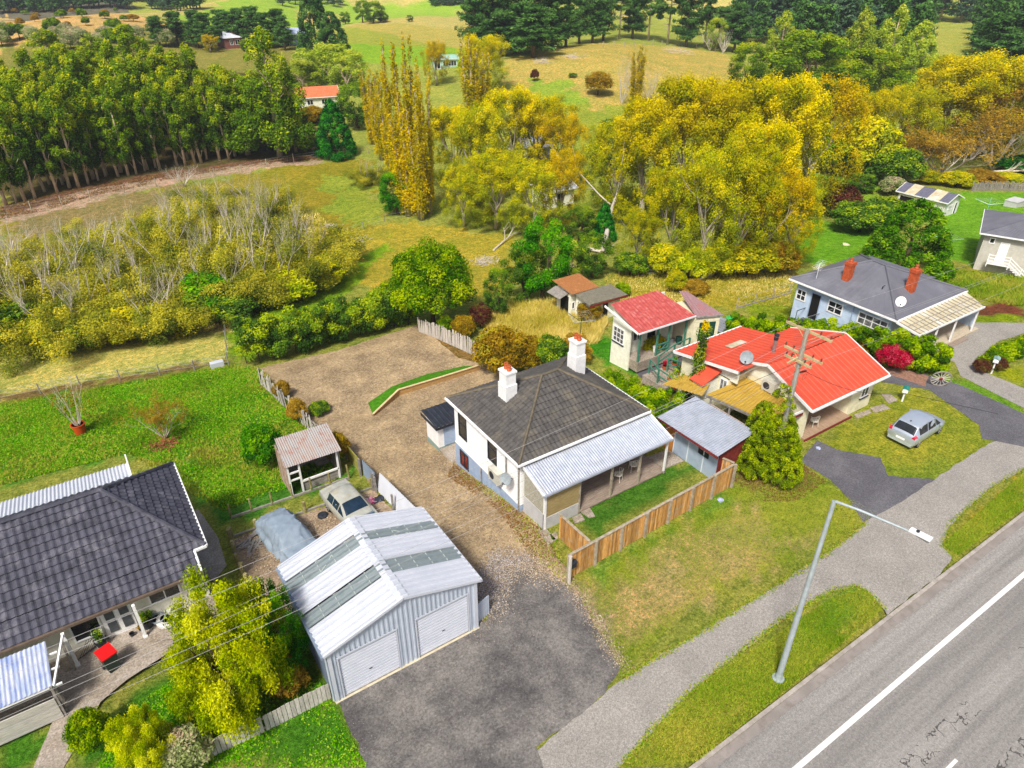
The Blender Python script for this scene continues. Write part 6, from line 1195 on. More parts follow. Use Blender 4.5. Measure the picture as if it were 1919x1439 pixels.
b = MB(); b.add(V, fs); b.build('tarpaulin', mat('grey_tarpaulin', '#8b99a6', '#7b8996', 2, .6, bump=.25, bscale=5), t, True); b = MB(); b.tube([(1.2, 0, .06), (1.2, .01, .06)], .02, 4)
# van glimpsed among the gums
a = T(192, 272); t, rows, body, pane = car('parked_van', 'white van glimpsed between the gum trunks', a, rad(20), [(-2.4, .3, 1.0, 1.9, .85, .9, .8), (-1.2, .25, 1.0, 2.0, .88, .92, .8), (.8, .25, 1.0, 1.95, .88, .92, .78), (1.6, .25, 1.0, 1.1, .88, .9, .8), (2.3, .35, .8, .85, .8, .84, .7)], M_WTRIM, M_GLASS, 'van'); pane('windscreen', [rows[2][5], rows[2][11], rows[3][11], rows[3][5]], .08); wheels(t, (-1.5, 1.5), .88, .34, M_RIM)
# ================================================================ SMALL THINGS
def bin_(loc, rz, label, lidc):
    t = thing('wheelie_bin', label, 'wheelie bin', loc, rz); LOCAL[t.name] = True; b = MB(); b.add([(-.2, -.22, .04), (.2, -.22, .04), (.2, .2, .04), (-.2, .2, .04), (-.28, -.3, .95), (.28, -.3, .95), (.28, .3, .95), (-.28, .3, .95)], [(0, 3, 2, 1), (4, 5, 6, 7), (0, 1, 5, 4), (1, 2, 6, 5), (2, 3, 7, 6), (3, 0, 4, 7)]); b.build('body', mat('dark_green_plastic', '#33463c', '#2a3a32', 4, .6), t)
    b = MB(); b.slab([(-.31, -.34, 1.0), (.31, -.34, 1.0), (.31, .32, 1.06), (-.31, .32, 1.06)], .06); b.build('lid', lidc, t)
    for s in (-1, 1): b = MB(); b.lathe((s*.25-.025, .24, .1), [(.1, 0), (.1, .05)], 12, 'x'); b.build('wheel', M_CHARC, t)
    b = MB(); b.tube([(-.22, .38, .95), (.22, .38, .95)], .02, 6); b.build('handle', M_CHARC, t)
bin_((-3.55, 24.35, .02), .35, 'green wheelie bin with a bright red lid on the path of the dark tiled house', mat('red_lid', '#e01818', '#c81414', 3, .45))
M_TUBW = mat('white_tub', '#dcdad2', '#c6c4bb', 3, .6)
def pot(name, label, loc, r, h, m, pm=None, foliage=None, cat='plant pot', n=900, fh=.5, seed=1, shape=None):
    t = thing(name, label, cat, loc); x, y, z = loc; b = MB(); b.lathe((x, y, z), shape or [(r*.75, 0), (r, h), (r*1.08, h), (r*1.08, h+.03), (r*.9, h+.03), (r*.88, h-.05)], 16); b.build('pot', m, t, True); b = MB(); b.lathe((x, y, z+(.12 if shape else h-.06)), [(r*(.5 if shape else .9), 0), (r*(.5 if shape else .9), .01)], 16); b.build('soil', M_DARK, t)
    if foliage:
        rs = np.random.RandomState(seed); me = leaves([(rs.randn()*r*.4, rs.randn()*r*.4, h+fh*rs.uniform(.2, 1), .6*r, .6*r, .4*fh, rs.rand()) for _ in range(8)], n, .07, seed, foliage, 'foliage'); o = bpy.data.objects.new('foliage', me); C.objects.link(o); o.parent = t
    return t
pot('tyre_planter', 'white painted round tyre planter on the path by the dark tiled house', (-1.15, 25.6, .02), .48, .28, M_TUBW, cat='planter', shape=[(.4, 0), (.5, .08), (.5, .22), (.42, .28), (.3, .27), (.28, .1)])
pot('bowl', 'grey plastic tub tucked behind the white tyre planter', (-1.5, 25.75, .06), .3, .25, M_DISH, cat='tub')
pot('plant_pot', 'square black planter with green leaves beside the white front door', (-1.95, 25.75, .06), .26, .42, M_CHARC, foliage=L_HEDGE, seed=3)
pot('plant_pot', 'leafy pot on the verandah left of the white front door', (-3.75, 25.8, .06), .24, .3, M_CHARC, foliage=L_HEDGE, seed=4)
pot('plant_pot', 'small dark pot on the brown verandah floor, nearest the front door', (-2.6, 25.6, .06), .1, .14, M_CHARC); pot('plant_pot', 'small dark pot on the verandah floor, beside the white post', (-2.25, 25.75, .06), .1, .14, M_CHARC, foliage=L_BRN, n=100, fh=.1, seed=5)
b = MB(); [b.tube([(-4.6+.1*i, 25.55+.03*i, .1), (-4.2+.1*i, 25.9, .55)], .012, 4) for i in range(6)]; b.tube([(-4.7, 25.5, .5), (-3.9, 25.9, .55)], .015, 4); b.tube([(-4.7, 25.5, .08), (-3.9, 25.9, .08)], .015, 4); solo('clothes_airer', b, M_CHARC, 'folding black metal rack on the verandah left of the front door', 'rack')
b = MB(); b.box(-3.95, -3.55, 25.75, 25.98, .06, .9); b.box(-3.9, -3.6, 25.73, 25.749, .3, .7); solo('gas_heater', b, M_WTRIM, 'small white cabinet standing beside the white front door', 'cabinet')
g0 = T(152, 812); t = pot('plant_pot', 'bare twiggy shrub in a bright orange pot on the left garden lawn', g0, .42, .75, mat('orange_plastic', '#cc4f14', '#b3420e', 3, .6), cat='potted shrub'); b = MB(); rs = np.random.RandomState(9)
for k in range(9): a = k*.7; limb(b, (g0[0]+.1*math.cos(a), g0[1]+.1*math.sin(a), g0[2]+.6), (math.cos(a)*.35, math.sin(a)*.35, 1), 2.3, .035, rs, 2, .3, .5, None, 3, .5, 3, 3)
b.build('stems', B_WIL, t); me = leaves([(rs.randn()*.6, rs.randn()*.6, rs.uniform(1.2, 3.3), .35, .35, .4, rs.rand()) for _ in range(22)], 900, .09, 3, L_RUST, 'foliage'); o = bpy.data.objects.new('foliage', me); C.objects.link(o); o.parent = t
# wagon wheel
w0 = P(1757, 722, 0); t = thing('wagon_wheel', 'old grey wooden wagon wheel leaning against the lime green hedge', 'wagon wheel', (w0[0], w0[1], .0), rad(8)); t.rotation_euler = (rad(12), 0, rad(-46)); LOCAL[t.name] = True; R0 = .62
b = MB(); b.tube([(R0*math.cos(k/32*6.2832), 0, R0+R0*math.sin(k/32*6.2832)) for k in range(33)], .045, 6, False); b.build('rim', M_GREYW, t)
for k in range(14): a = k/14*6.283; b = MB(); b.tube([(.08*math.cos(a), 0, R0+.08*math.sin(a)), ((R0-.03)*math.cos(a), 0, R0+(R0-.03)*math.sin(a))], .026, 5); b.build('spoke', M_PALE, t)
b = MB(); b.lathe((0, -.12, R0), [(.07, 0), (.11, .06), (.11, .18), (.07, .24)], 14, 'y'); b.build('hub', M_OXRED, t)
def mailbox(loc, rz, label, bm, rm, h=.95, shape='slant'):
    t = thing('letterbox', label, 'letterbox', loc, rz); LOCAL[t.name] = True; b = MB(); b.tube([(0, 0, 0), (0, 0, h)], [.06, .05], 8); b.build('post', M_WTRIM, t); b = MB(); b.box(-.2, .2, -.16, .16, h, h+.26); b.build('box', bm, t); b = MB(); b.slab([(-.25, -.2, h+.28), (.25, -.2, h+.28), (.25, 0, h+.4), (-.25, 0, h+.4)], .03); b.slab([(-.25, 0, h+.4), (.25, 0, h+.4), (.25, .2, h+.28), (-.25, .2, h+.28)], .03); b.build('roof', rm, t)
    b = MB(); b.box(-.12, .12, -.172, -.161, h+.14, h+.18); b.build('slot', M_DARK, t); return t
M_TEAL = mat('teal_paint', '#2f8f7e', '#257868', 4, .6)
l1 = P(1690, 752); mailbox((l1[0], l1[1], 0), .4, 'white letterbox with a teal roof on the lawn by the red roofed house', M_WTRIM, M_TEAL, .75); l2 = P(1857, 700); mailbox((l2[0], l2[1], 0), .3, 'white letterbox with a grey green roof among dark red shrubs at the pale drive', M_WTRIM, mat('grey_green', '#8fb0a8', '#7b9b93', 4), .95)
b = MB(); b.box(14.98, 15.25, 17.62, 17.78, .85, 1.15); b.box(15.0, 15.23, 17.6, 17.62, 1.03, 1.09); b.slab([(14.95, 17.58, 1.18), (15.28, 17.58, 1.18), (15.28, 17.8, 1.22), (14.95, 17.8, 1.22)], .03); solo('letterbox', b, M_CHARC, 'dark letterbox fixed to the left end of the golden front fence', 'letterbox')
b = MB(); b.tube([(14.85, 17.62, -.05), (14.85, 17.62, 1.75)], .085, 10); solo('gate_post', b, M_PALE, 'thick pale round post ending the golden front fence', 'post')
for px, py, lab, c1, c2, s in ((1350, 938, 'crumpled blue and white plastic bag at the foot of the front fence', '#b9c2da', '#8c98b8', .16), (1533, 841, 'crumpled pale blue plastic bag on the dark drive by the cypress', '#c2cbe0', '#96a2c4', .14), (1585, 459, 'small pale rock lying on the green lawn beyond the blue house', '#d6cfae', '#b8b08c', .35)):
    a = T(px, py); rs = np.random.RandomState(px); bm = bmesh.new(); bmesh.ops.create_icosphere(bm, subdivisions=2, radius=s)
    for v in bm.verts: v.co *= 1+rs.uniform(-.3, .3); v.co.z = max(-.02, v.co.z*.55+.04)
    me = bpy.data.meshes.new('lump'); bm.to_mesh(me); bm.free(); me.materials.append(mat('lump%d' % px, c1, c2, 6)); o = bpy.data.objects.new('rock' if px == 1585 else 'plastic_bag', me); o.location = a; C.objects.link(o); tag(o, lab, 'rock' if px == 1585 else 'bag')
def slabs(label, pts, m, name='stepping_stone', group=None):
    for lab, q in zip(label, pts): c = (sum(p[0] for p in q)/4, sum(p[1] for p in q)/4, .0); b = MB(); b.slab([(p[0], p[1], .05) for p in q], .09); solo(name, b, m, lab, 'paving slab')
PS = lambda *a: [P(x, y)[:2] for x, y in a]
slabs(['pale square paving slab on the fenced lawn, nearest the orange fence', 'pale square paving slab on the fenced lawn, close to the wooden deck', 'small paving slab behind the orange side fence', 'long concrete step at the corner of the white house', 'wide timber step at the right end of the verandah'],
      [PS((1072, 971), (1088, 963), (1096, 975), (1078, 982)), PS((1086, 958), (1105, 952), (1115, 968), (1104, 971)), PS((1030, 1003), (1042, 998), (1046, 1010), (1036, 1014)), PS((1008, 996), (1022, 990), (1042, 1012), (1027, 1022)), [(24.5, 21.4), (26.0, 21.3), (26.0, 22.6), (24.5, 22.7)]], M_CONC)
slabs(['broad flat stone beside the cream wall near the teal letterbox', 'flat grey stone at the front corner of the red roofed house', 'long flat stone along the front wall of the red roofed house'], [PS((1650, 738), (1668, 740), (1682, 750), (1665, 757)), PS((1630, 765), (1655, 758), (1668, 766), (1640, 774)), PS((1600, 778), (1628, 768), (1634, 774), (1606, 785))], M_CONC)
# rotary clotheslines
def rotary(px, py, h, R, label, m, tilt=.12):
    a = T(px, py); t = thing('clothesline', label, 'clothesline', a, .4); LOCAL[t.name] = True; b = MB(); b.tube([(0, 0, 0), (0, 0, h)], .03, 8); b.build('pole', m, t)
    for k in range(4): q = k*math.pi/2; b = MB(); b.tube([(0, 0, h-.5), (R*math.cos(q), R*math.sin(q), h)], .022, 5); b.build('arm', m, t)
    b = MB()
    for f in (.45, .65, .85, 1): [b.tube([(R*f*math.cos(k*math.pi/2), R*f*math.sin(k*math.pi/2), h-.5+.5*f), (R*f*math.cos((k+1)*math.pi/2), R*f*math.sin((k+1)*math.pi/2), h-.5+.5*f)], .006, 3) for k in range(4)]
    b.build('line', M_WTRIM, t)
rotary(1845, 408, 2.2, 1.7, 'green and white rotary clothesline above the tall grey house', mat('mint_metal', '#8fd0b4', '#7abca0', 3)); rotary(1762, 478, 2.1, 1.6, 'pale green rotary clothesline on the lawn right of the big conifer', mat('mint_metal2', '#9ed0be', '#86bca8', 3)); rotary(1087, 640, 2.3, 1.3, 'dark green rotary clothesline in the overgrown garden behind the white house', M_DGREEN)
# parking pad clutter
b = MB(); rs = random.Random(3)
for i in range(14): x, y = 3.0+rs.random()*.9, 29.4+rs.random()*1.2; a = rs.uniform(-.5, 1.2); l = rs.uniform(.4, .8); z = H(x, y)+.06+.03*i/4; b.bar((x-l*math.cos(a), y-l*math.sin(a), z), (x+l*math.cos(a), y+l*math.sin(a), z+.03), .1, .03)
solo('timber_pile', b, M_GREYW, 'loose pile of old grey planks at the left corner of the parking pad', 'timber pile')
rs = random.Random(4); cp_ = (9.9, 29.4); t = thing('clothes_pile', 'heap of pink and white cloth dropped on the pad beside the old cream sedan', 'cloth pile', (cp_[0], cp_[1], H(*cp_)))
for nm, mm, dx in (('pink_cloth', mat('pink_cloth', '#c02868', '#e8b8c8', 3, .9, stretch=(5, 1, 1)), 0), ('white_cloth', mat('pale_cloth', '#d8c6c6', '#c4b0b0', 3, .9), -.35), ('dark_cloth', M_CHARC, .45)):
    b = MB(); n = 7
    vs = [(cp_[0]+dx+(i-3)*.11+rs.uniform(-.02, .02), cp_[1]+.1-dx*.3+(j-3)*.09, H(*cp_)+.07+.06*rs.random()+.05*math.sin(i*1.7+j)) for i in range(n) for j in range(n)]; b.add(vs, [(i*n+j, i*n+j+1, (i+1)*n+j+1, (i+1)*n+j) for i in range(n-1) for j in range(n-1)]); o = b.build(nm, mm, t, True); s_ = o.modifiers.new('s', 'SOLIDIFY'); s_.thickness = .03
b = MB(); b.lathe((7.3, 29.9, H(7.3, 29.9)), [(.2, 0), (.28, .08), (.28, .16), (.18, .2)], 14); solo('tyre', b, M_CHARC, 'dark tyre lying beside the rear of the old cream sedan', 'tyre')
b = MB(); x, y, z = T(408, 688); b.box(x-.5, x+.5, y-.25, y+.25, z, z+.5); b.box(x-.45, x+.45, y-.2, y+.2, z+.5, z+.52); solo('water_trough', b, M_IRON2, 'pale metal water trough beside the paddock fence corner', 'trough')
b = MB(); x, y, z = T(1900, 386); b.box(x-1.3, x+1.3, y-.8, y+.8, z, z+.8); b.box(x-1.35, x+1.35, y-.85, y+.85, z+.8, z+.9); solo('tank', b, M_CONW, 'low pale concrete tank on the lawn at the right edge', 'tank')
t = thing('sandpit_toy', 'green and orange plastic toy beside the corrugated wall near the outbuilding', 'toy', (*T(1365, 636)[:2], 0)); LOCAL[t.name] = True
b = MB(); b.lathe((0, 0, .0), [(.45, 0), (.5, .25), (.35, .28), (.3, .1)], 12); b.build('tub', mat('lime_plastic', '#4cc060', '#3aa84e', 3), t); b = MB(); b.lathe((.7, -.1, 0), [(.25, 0), (.28, .3), (.1, .34)], 10); b.build('bucket', mat('salmon_plastic', '#e08870', '#c8745e', 3), t)
# corrugated retaining wall near outbuilding, garden boxes and railings
s3 = thing('fence', 'pale corrugated iron fence beside the outbuilding garage, at the start of the long hedge', 'fence', P(1345, 600, 0)); aa, cc = P(1344, 604, -.3)[:2], P(1385, 622, -.3)[:2]
sl = slope((aa[0], aa[1], -1.0), (cc[0], cc[1], -1.0), (cc[0], cc[1], .3), (aa[0], aa[1], .3), pitch=4, amp=.0, course=.2, step=.05, seg=3); sl.build('iron_sheet', M_IRON, s3)
def railing(pts, label, h=1.0):
    t = thing('garden_railing', label, 'railing', (pts[0][0], pts[0][1], pts[0][2]))
    for p in pts: b = MB(); b.box(p[0]-.05, p[0]+.05, p[1]-.05, p[1]+.05, p[2]-.2, p[2]+h); b.build('post', M_GREENP, t)
    b = MB()
    for a, c in zip(pts[:-1], pts[1:]):
        for z in (h, h*.5): b.bar((a[0], a[1], a[2]+z), (c[0], c[1], c[2]+z), .06, .08)
    b.build('rail', M_GREENP, t)
gz = -.3; railing([P(1232, 690, gz), P(1262, 668, gz), P(1290, 655, gz)], 'green painted timber railing above the potted garden, upper run'); railing([P(1216, 697, gz), P(1232, 715, gz), P(1258, 733, gz)], 'green painted timber railing above the potted garden, lower left run'); railing([P(1250, 694, gz), P(1268, 700, gz), P(1282, 712, gz)], 'green painted timber railing in the middle of the potted garden')
for i, (px, py, f, lb) in enumerate(((1246, 690, L_RED, 'red flowers'), (1264, 684, L_BRT, 'bright green leaves'), (1275, 700, L_RUST, 'brown leaves'), (1256, 712, L_GREY, 'silvery leaves'), (1262, 726, L_HEDGE, 'dark green leaves'))):
    p = P(px, py, gz); pot('plant_pot', 'terracotta pot of %s inside the green railings beside the red roofed house' % lb, (p[0], p[1], gz-.1), .2, .28, M_POT, foliage=f, n=400, fh=.4, seed=20+i)
b = MB(); p = P(1250, 705, gz); b.box(p[0]-1.2, p[0]+1.6, p[1]-1.0, p[1]+1.2, -1.0, gz-.1); solo('garden_deck', b, M_CONC, 'pale paved terrace inside the green railings', 'terrace')
oz = -.7; ob = [('white_bucket', 'white bucket of tools under the outbuilding verandah', M_WTRIM, .2, 2.4), ('crate', 'dark crate under the outbuilding verandah', M_CHARC, .28, 3.2), ('box', 'pale box under the outbuilding verandah roof', M_DISH, .25, 4.1), ('barrel', 'dark barrel against the outbuilding verandah wall', M_DGREEN, .26, 4.8)]
for nm, lb, m_, s, dx in ob:
    x, y = ox0+dx, oy0+.9+.2*math.sin(dx*5); b = MB()
    if nm in ('white_bucket', 'barrel'): b.lathe((x, y, oz), [(s*.8, 0), (s, s*2.2), (s*.9, s*2.2), (s*.85, s*2)], 14)
    else: b.box(x-s, x+s, y-s*.8, y+s*.8, oz, oz+s*1.5); b.box(x-s-.02, x+s+.02, y-s*.8-.02, y+s*.8+.02, oz+s*1.5, oz+s*1.5+.04)
    solo(nm, b, m_, lb, nm.replace('_', ' '))
# fallen logs and dead branches
def log(label, pa, pb, r, m=B_WIL, lift=.3, br=4, seed=1):
    a, c = Vector(T(*pa)), Vector(T(*pb)); a.z += lift*.3; c.z += lift; t = thing('fallen_log', label, 'fallen log', tuple(a)); b = MB(); b.tube([a, (a+c)/2+Vector((0, 0, .1)), c], [r, r*.8, r*.4], 7); rs = np.random.RandomState(seed); d = (c-a).normalized(); b.build('trunk', m, t)
    if br: b = MB(); [limb(b, tuple(a+(c-a)*rs.uniform(.3, 1)), (d.x+rs.randn()*.5, d.y+rs.randn()*.5, .3+rs.rand()*.4), (c-a).length*.35, r*.4, rs, 1, .5, .1, None, 4, .5, 3, 3) for _ in range(br)]; b.build('branches', m, t)
log('long fallen log in the grass below the yellow poplars', (1310, 524), (1368, 508), .2, br=1); log('fallen dead branch in the middle paddock near the poplars', (925, 470), (965, 440), .12, seed=2); log('pale fallen trunk lying across the scrub at the far right', (1830, 330), (1915, 338), .25, seed=3, lift=1.5, br=6)
log('old fallen log by the dark conifers beyond the paddock', (1065, 462), (1125, 476), .3, br=2, seed=4); log('dead bleached tree leaning over by the fallen logs', (1130, 478), (1150, 400), .3, br=10, seed=5, lift=2.5)
for i, (px, py, w, lb) in enumerate(((665, 453, 2.2, 'purple grey heap of brush on the paddock, left'), (910, 492, 2.4, 'purple grey heap of brush in the middle of the paddock'), (1015, 118, 4, 'heap of grey brush on the tan hill'), (1073, 108, 4, 'second heap of brush on the tan hill'), (1270, 98, 7, 'long slash pile under the tall pines'), (620, 425, 1.6, 'round dead bush by the paddock edge'), (305, 835, 1.5, 'heap of rusty brown brush in the left garden'))):
    a = T(px, py); b = MB(); rs = np.random.RandomState(i+60)
    for k in range(90): q = rs.randn(2)*w*.28; d = rs.randn(3); d[2] = abs(d[2])*.25; l = w*.3; p = Vector((a[0]+q[0], a[1]+q[1], H(a[0]+q[0], a[1]+q[1])+.05+.3*rs.rand()*w*.3)); b.tube([p, p+Vector(d).normalized()*l], [.03, .012], 3, False)
    solo('brush_pile', b, B_WIL if i != 6 else mat('rusty_brush', '#a8603c', '#7c4a34', 3), lb, 'brush pile')
# ================================================================ PLANTING (where the photo shows them)
def pt(key, px, py, ptop, wpx, label, group=None, name='tree', cat='tree', uw=6.6, **k):
    """plant with its foot seen at (px,py), its tip at height ptop, wpx pixels wide; uw = unit width of the proto"""
    a = T(px, py); h = hfor(a, ptop); d = np.linalg.norm(np.array(a)+[0, 0, h/2]-C0); sc = wpx/FPX*d/uw; o = plant(key, a, sc, label, group, name, cat, sz=h/10, **k); return o
G1 = 'gum trees in the plantation'; LG1 = 'tall gum tree with a bare pale trunk in the dense plantation on the left'
fr = [(12, 385), (31, 380), (47, 376), (66, 372), (84, 359), (108, 361), (118, 346), (131, 352), (148, 352), (166, 345), (184, 338), (198, 330), (222, 331), (241, 329), (256, 326), (272, 320), (300, 318), (332, 310), (366, 307), (378, 306), (412, 300), (430, 300)]
gi = 0; rg = random.Random(2)
fa = T(0, 392); fb = T(470, 303)
for i, (px, py) in enumerate(fr):
    a = T(px, py); h = rg.uniform(10, 14); o = plant('gum%d' % (i % 6), a, h/10*rg.uniform(.9, 1.1), LG1, G1, 'gum_tree', 'tree', sz=h/10)
A2 = Vector(fa[:2]); B2 = Vector(fb[:2]); dd = (B2-A2); nn = Vector((-dd.y, dd.x)).normalized()
rows = 8
for r_ in range(1, rows):
    n = 16
    for k in range(n):
        f = (k+rg.uniform(-.35, .35))/(n-1)*1.14-.10; p = A2+dd*f+nn*(r_*6.6+rg.uniform(-1.6, 1.6)); 
        if r_ > 4 and f > .85: continue
        z = H(p.x, p.y); h = rg.uniform(10.5, 15); q = proj((p.x, p.y, z+h))
        if q[0] < -60 or q[0] > 545: continue
        plant('gum%d' % rg.randrange(6), (p.x, p.y, z), h/10*rg.uniform(.95, 1.25), LG1, G1, 'gum_tree', 'tree', sz=h/10)
pt('gumcone0', 525, 292, 48, 150, 'tallest gum with a pointed yellow green crown at the right end of the plantation', name='gum_tree'); pt('gumcone1', 465, 290, 130, 120, 'broad gum in front of the tallest one at the plantation edge', name='gum_tree')
pt('gumcone2', 265, 190, 44, 120, 'dome shaped gum rising at the back of the plantation', name='gum_tree'); pt('gumcone0', 120, 190, 52, 130, 'broad gum rising behind the left of the plantation', name='gum_tree'); pt('gumcone1', 200, 190, 62, 110, 'dark rounded gum at the back of the plantation', name='gum_tree')
for i, (x, y, tp, w, k, lb) in enumerate(((590, 150, 85, 70, 'greygum0', 'pale olive tree left of the orange roofed cottage'), (625, 165, 78, 80, 'greygum1', 'pale olive tree above the orange roofed cottage'), (655, 175, 90, 70, 'greygum2', 'pale olive tree right of the orange roofed cottage'), (570, 175, 110, 60, 'greygum1', 'small olive tree beside the tallest gum'))): pt(k, x, y, tp, w, lb, name='olive_tree')
pt('cedar', 631, 292, 186, 68, 'bright deep green cone shaped tree in front of the orange roofed cottage', name='conifer', uw=6.4); pt('green0', 672, 240, 150, 70, 'dark green rounded tree right of the orange roofed cottage', name='tree'); pt('rustbush', 585, 232, 198, 55, 'russet shrub in front of the orange roofed cottage', name='shrub', cat='shrub', uw=9)
pt('darkcone', 595, 100, -22, 62, 'huge dark conifer on the far slope by the farm shed', name='conifer', uw=7.5); pt('darkcone', 627, 104, 22, 55, 'broad dark conifer joined to the right of the huge one', name='conifer', uw=7.5)
for i, (x, y, tp, w) in enumerate(((300, 78, 28, 40), (335, 78, 20, 45), (372, 82, 18, 42), (392, 86, 22, 40), (422, 78, 16, 45), (436, 80, 20, 40), (455, 80, 14, 45), (480, 80, 10, 45), (500, 82, 22, 42), (525, 80, 15, 50), (535, 86, 30, 35))): pt('pine%d' % (i % 4), x, y+8, tp, w, 'dark pine in the windbreak beside the white roofed farmhouse', 'pines in the farmhouse windbreak', 'pine_tree', uw=5.6)
pt('gumcone2', 430, 275, 120, 110, 'broad gum left of the tallest one at the plantation edge', name='gum_tree'); pt('gumcone0', 555, 285, 190, 70, 'lower leafy gum at the right end of the plantation', name='gum_tree')
pt('yel3', 395, 98, 62, 30, 'small yellow tree beside the gravel farm drive', name='tree'); pt('broad1', 465, 95, 72, 26, 'round green tree between the farmhouse and the tallest gum')
for i, (x, y, tp, w, lb) in enumerate(((648, 45, 20, 20, 'small round tree alone on the far slope'), (700, 44, 0, 40, 'bushy grey green tree on the far slope'), (680, 42, -2, 28, 'dark tree beside the bushy one on the far slope'), (718, 42, 22, 18, 'small dark tree at the right of the far clump'), (768, 40, 27, 12, 'tiny lone pine on the green far slope'))): pt('green%d' % (i % 3), x, y, tp, w, lb)
# column poplars
for i, (x, y, tp, w, lb) in enumerate(((700, 270, 128, 22, 'leftmost slim column poplar of the golden clump'), (716, 300, 118, 24, 'second slim column poplar from the left'), (733, 330, 150, 22, 'third column poplar with long bare white stems'), (748, 370, 68, 30, 'tallest column poplar of the golden clump, left of two'), (772, 400, 62, 32, 'tallest column poplar of the golden clump, right of two'), (790, 412, 130, 34, 'front column poplar with the whitened foot'), (806, 400, 105, 26, 'rightmost column poplar of the golden clump'), (765, 405, 190, 32, 'low front column poplar of the golden clump'))): pt('col%d' % (i % 4), x, y, tp, w, lb, name='poplar', uw=1.3)
pt('col2', 885, 260, 62, 36, 'tall bare stemmed column poplar behind the yellow poplars', name='poplar', uw=1.55); pt('col0', 905, 250, 90, 30, 'shorter column poplar next to the bare stemmed one', name='poplar', uw=1.55); pt('yel3', 818, 160, 70, 50, 'amber tree behind the golden column poplars')
pt('yel2', 905, 180, 58, 95, 'bushy pale yellow poplar by the dark pine clump', name='poplar', uw=6.8)
pt('brt1', 745, 400, 320, 60, 'dark green bush at the foot of the column poplars', name='bush'); pt('wil1', 695, 345, 290, 60, 'bleached bare shrub left of the column poplars', name='shrub', cat='shrub', uw=8)
# yellow poplar wood, middle
YP = [(850, 350, 190, 110, 'yel0', 'yellow poplar right of the column poplars'), (900, 380, 180, 120, 'yel1', 'olive yellow poplar in the left of the middle wood'), (960, 350, 152, 130, 'yel0', 'bright yellow poplar with the highest crown left of the pond gap'), (1010, 330, 170, 130, 'yel2', 'pale yellow poplar with thin bare crown'), (1050, 350, 200, 110, 'yel3', 'amber poplar at the right of the middle wood'), (930, 430, 270, 130, 'yel1', 'olive poplar at the lower left of the middle wood'), (1000, 440, 290, 120, 'yel4', 'half bare olive poplar in front of the middle wood'), (1050, 430, 270, 90, 'yel3', 'amber orange poplar above the dark green trees'), (870, 425, 300, 90, 'yel4', 'low olive poplar beside the paddock fence'),
      (1150, 400, 210, 120, 'yel1', 'tall olive yellow poplar at the left of the big right wood'), (1200, 420, 170, 160, 'yel0', 'broad yellow poplar in the big right wood, left'), (1270, 420, 125, 180, 'yel0', 'huge yellow poplar at the centre of the big right wood'), (1350, 430, 130, 170, 'yel2', 'huge golden poplar left of centre right'), (1430, 430, 122, 170, 'yel0', 'huge golden poplar with the brightest crown'), (1500, 400, 125, 160, 'yel3', 'amber poplar at the right end of the big wood'), (1250, 500, 300, 130, 'yel1', 'olive poplar in front, left of the forked white trunk'), (1310, 515, 250, 140, 'yel4', 'poplar with forked white trunk in the front of the big wood'), (1370, 512, 240, 140, 'yel1', 'olive poplar with the straight pale trunk'), (1430, 508, 300, 130, 'yel3', 'amber poplar at the front of the big wood'), (1475, 500, 330, 90, 'yel4', 'low olive poplar at the front right corner of the big wood'), (1190, 505, 380, 90, 'yel4', 'low olive poplar at the front left of the big wood'), (1400, 480, 210, 150, 'yel0', 'yellow poplar behind the amber one in the big wood')]
for x, y, tp, w, k, lb in YP: pt(k, x, y, tp, w, lb, name='poplar', uw=6.8)
for i, (x, y, tp, w, k, lb) in enumerate(((1245, 515, 455, 70, 'yelbush', 'olive thicket at the foot of the big wood, left'), (1290, 520, 465, 70, 'wispbush', 'yellow thicket at the foot of the forked trunk'), (1400, 515, 450, 90, 'yelbush', 'olive thicket below the amber poplar'), (1455, 512, 455, 70, 'rustbush', 'orange brown thicket at the wood corner'), (1340, 518, 460, 70, 'yelbush', 'olive thicket between the pale trunks'), (1180, 515, 470, 60, 'darkbush', 'dark thicket beside the bleached dead tree'))): pt(k, x, y, tp, w, lb, name='thicket', cat='shrub', uw=9)
pt('col3', 1190, 200, 82, 24, 'dark slender column tree on the tan hill', name='poplar', uw=1.55); pt('bare0', 1165, 195, 70, 50, 'leafless grey tree beside the dark column tree'); pt('bare1', 1215, 190, 95, 36, 'leafless pale tree right of the dark column tree')
pt('rustbush', 1120, 178, 132, 46, 'round green and rust coloured tree on the tan hill', name='tree', uw=9); pt('winebush', 1002, 152, 128, 14, 'small dark red tree on the tan hill', uw=9, name='tree'); pt('darkbush', 1073, 145, 135, 14, 'tiny dark bush on the tan hill', uw=9, name='bush', cat='shrub')
pt('pine1', 1135, 330, 222, 50, 'dark green spire tree between the two yellow woods', name='conifer', uw=5)
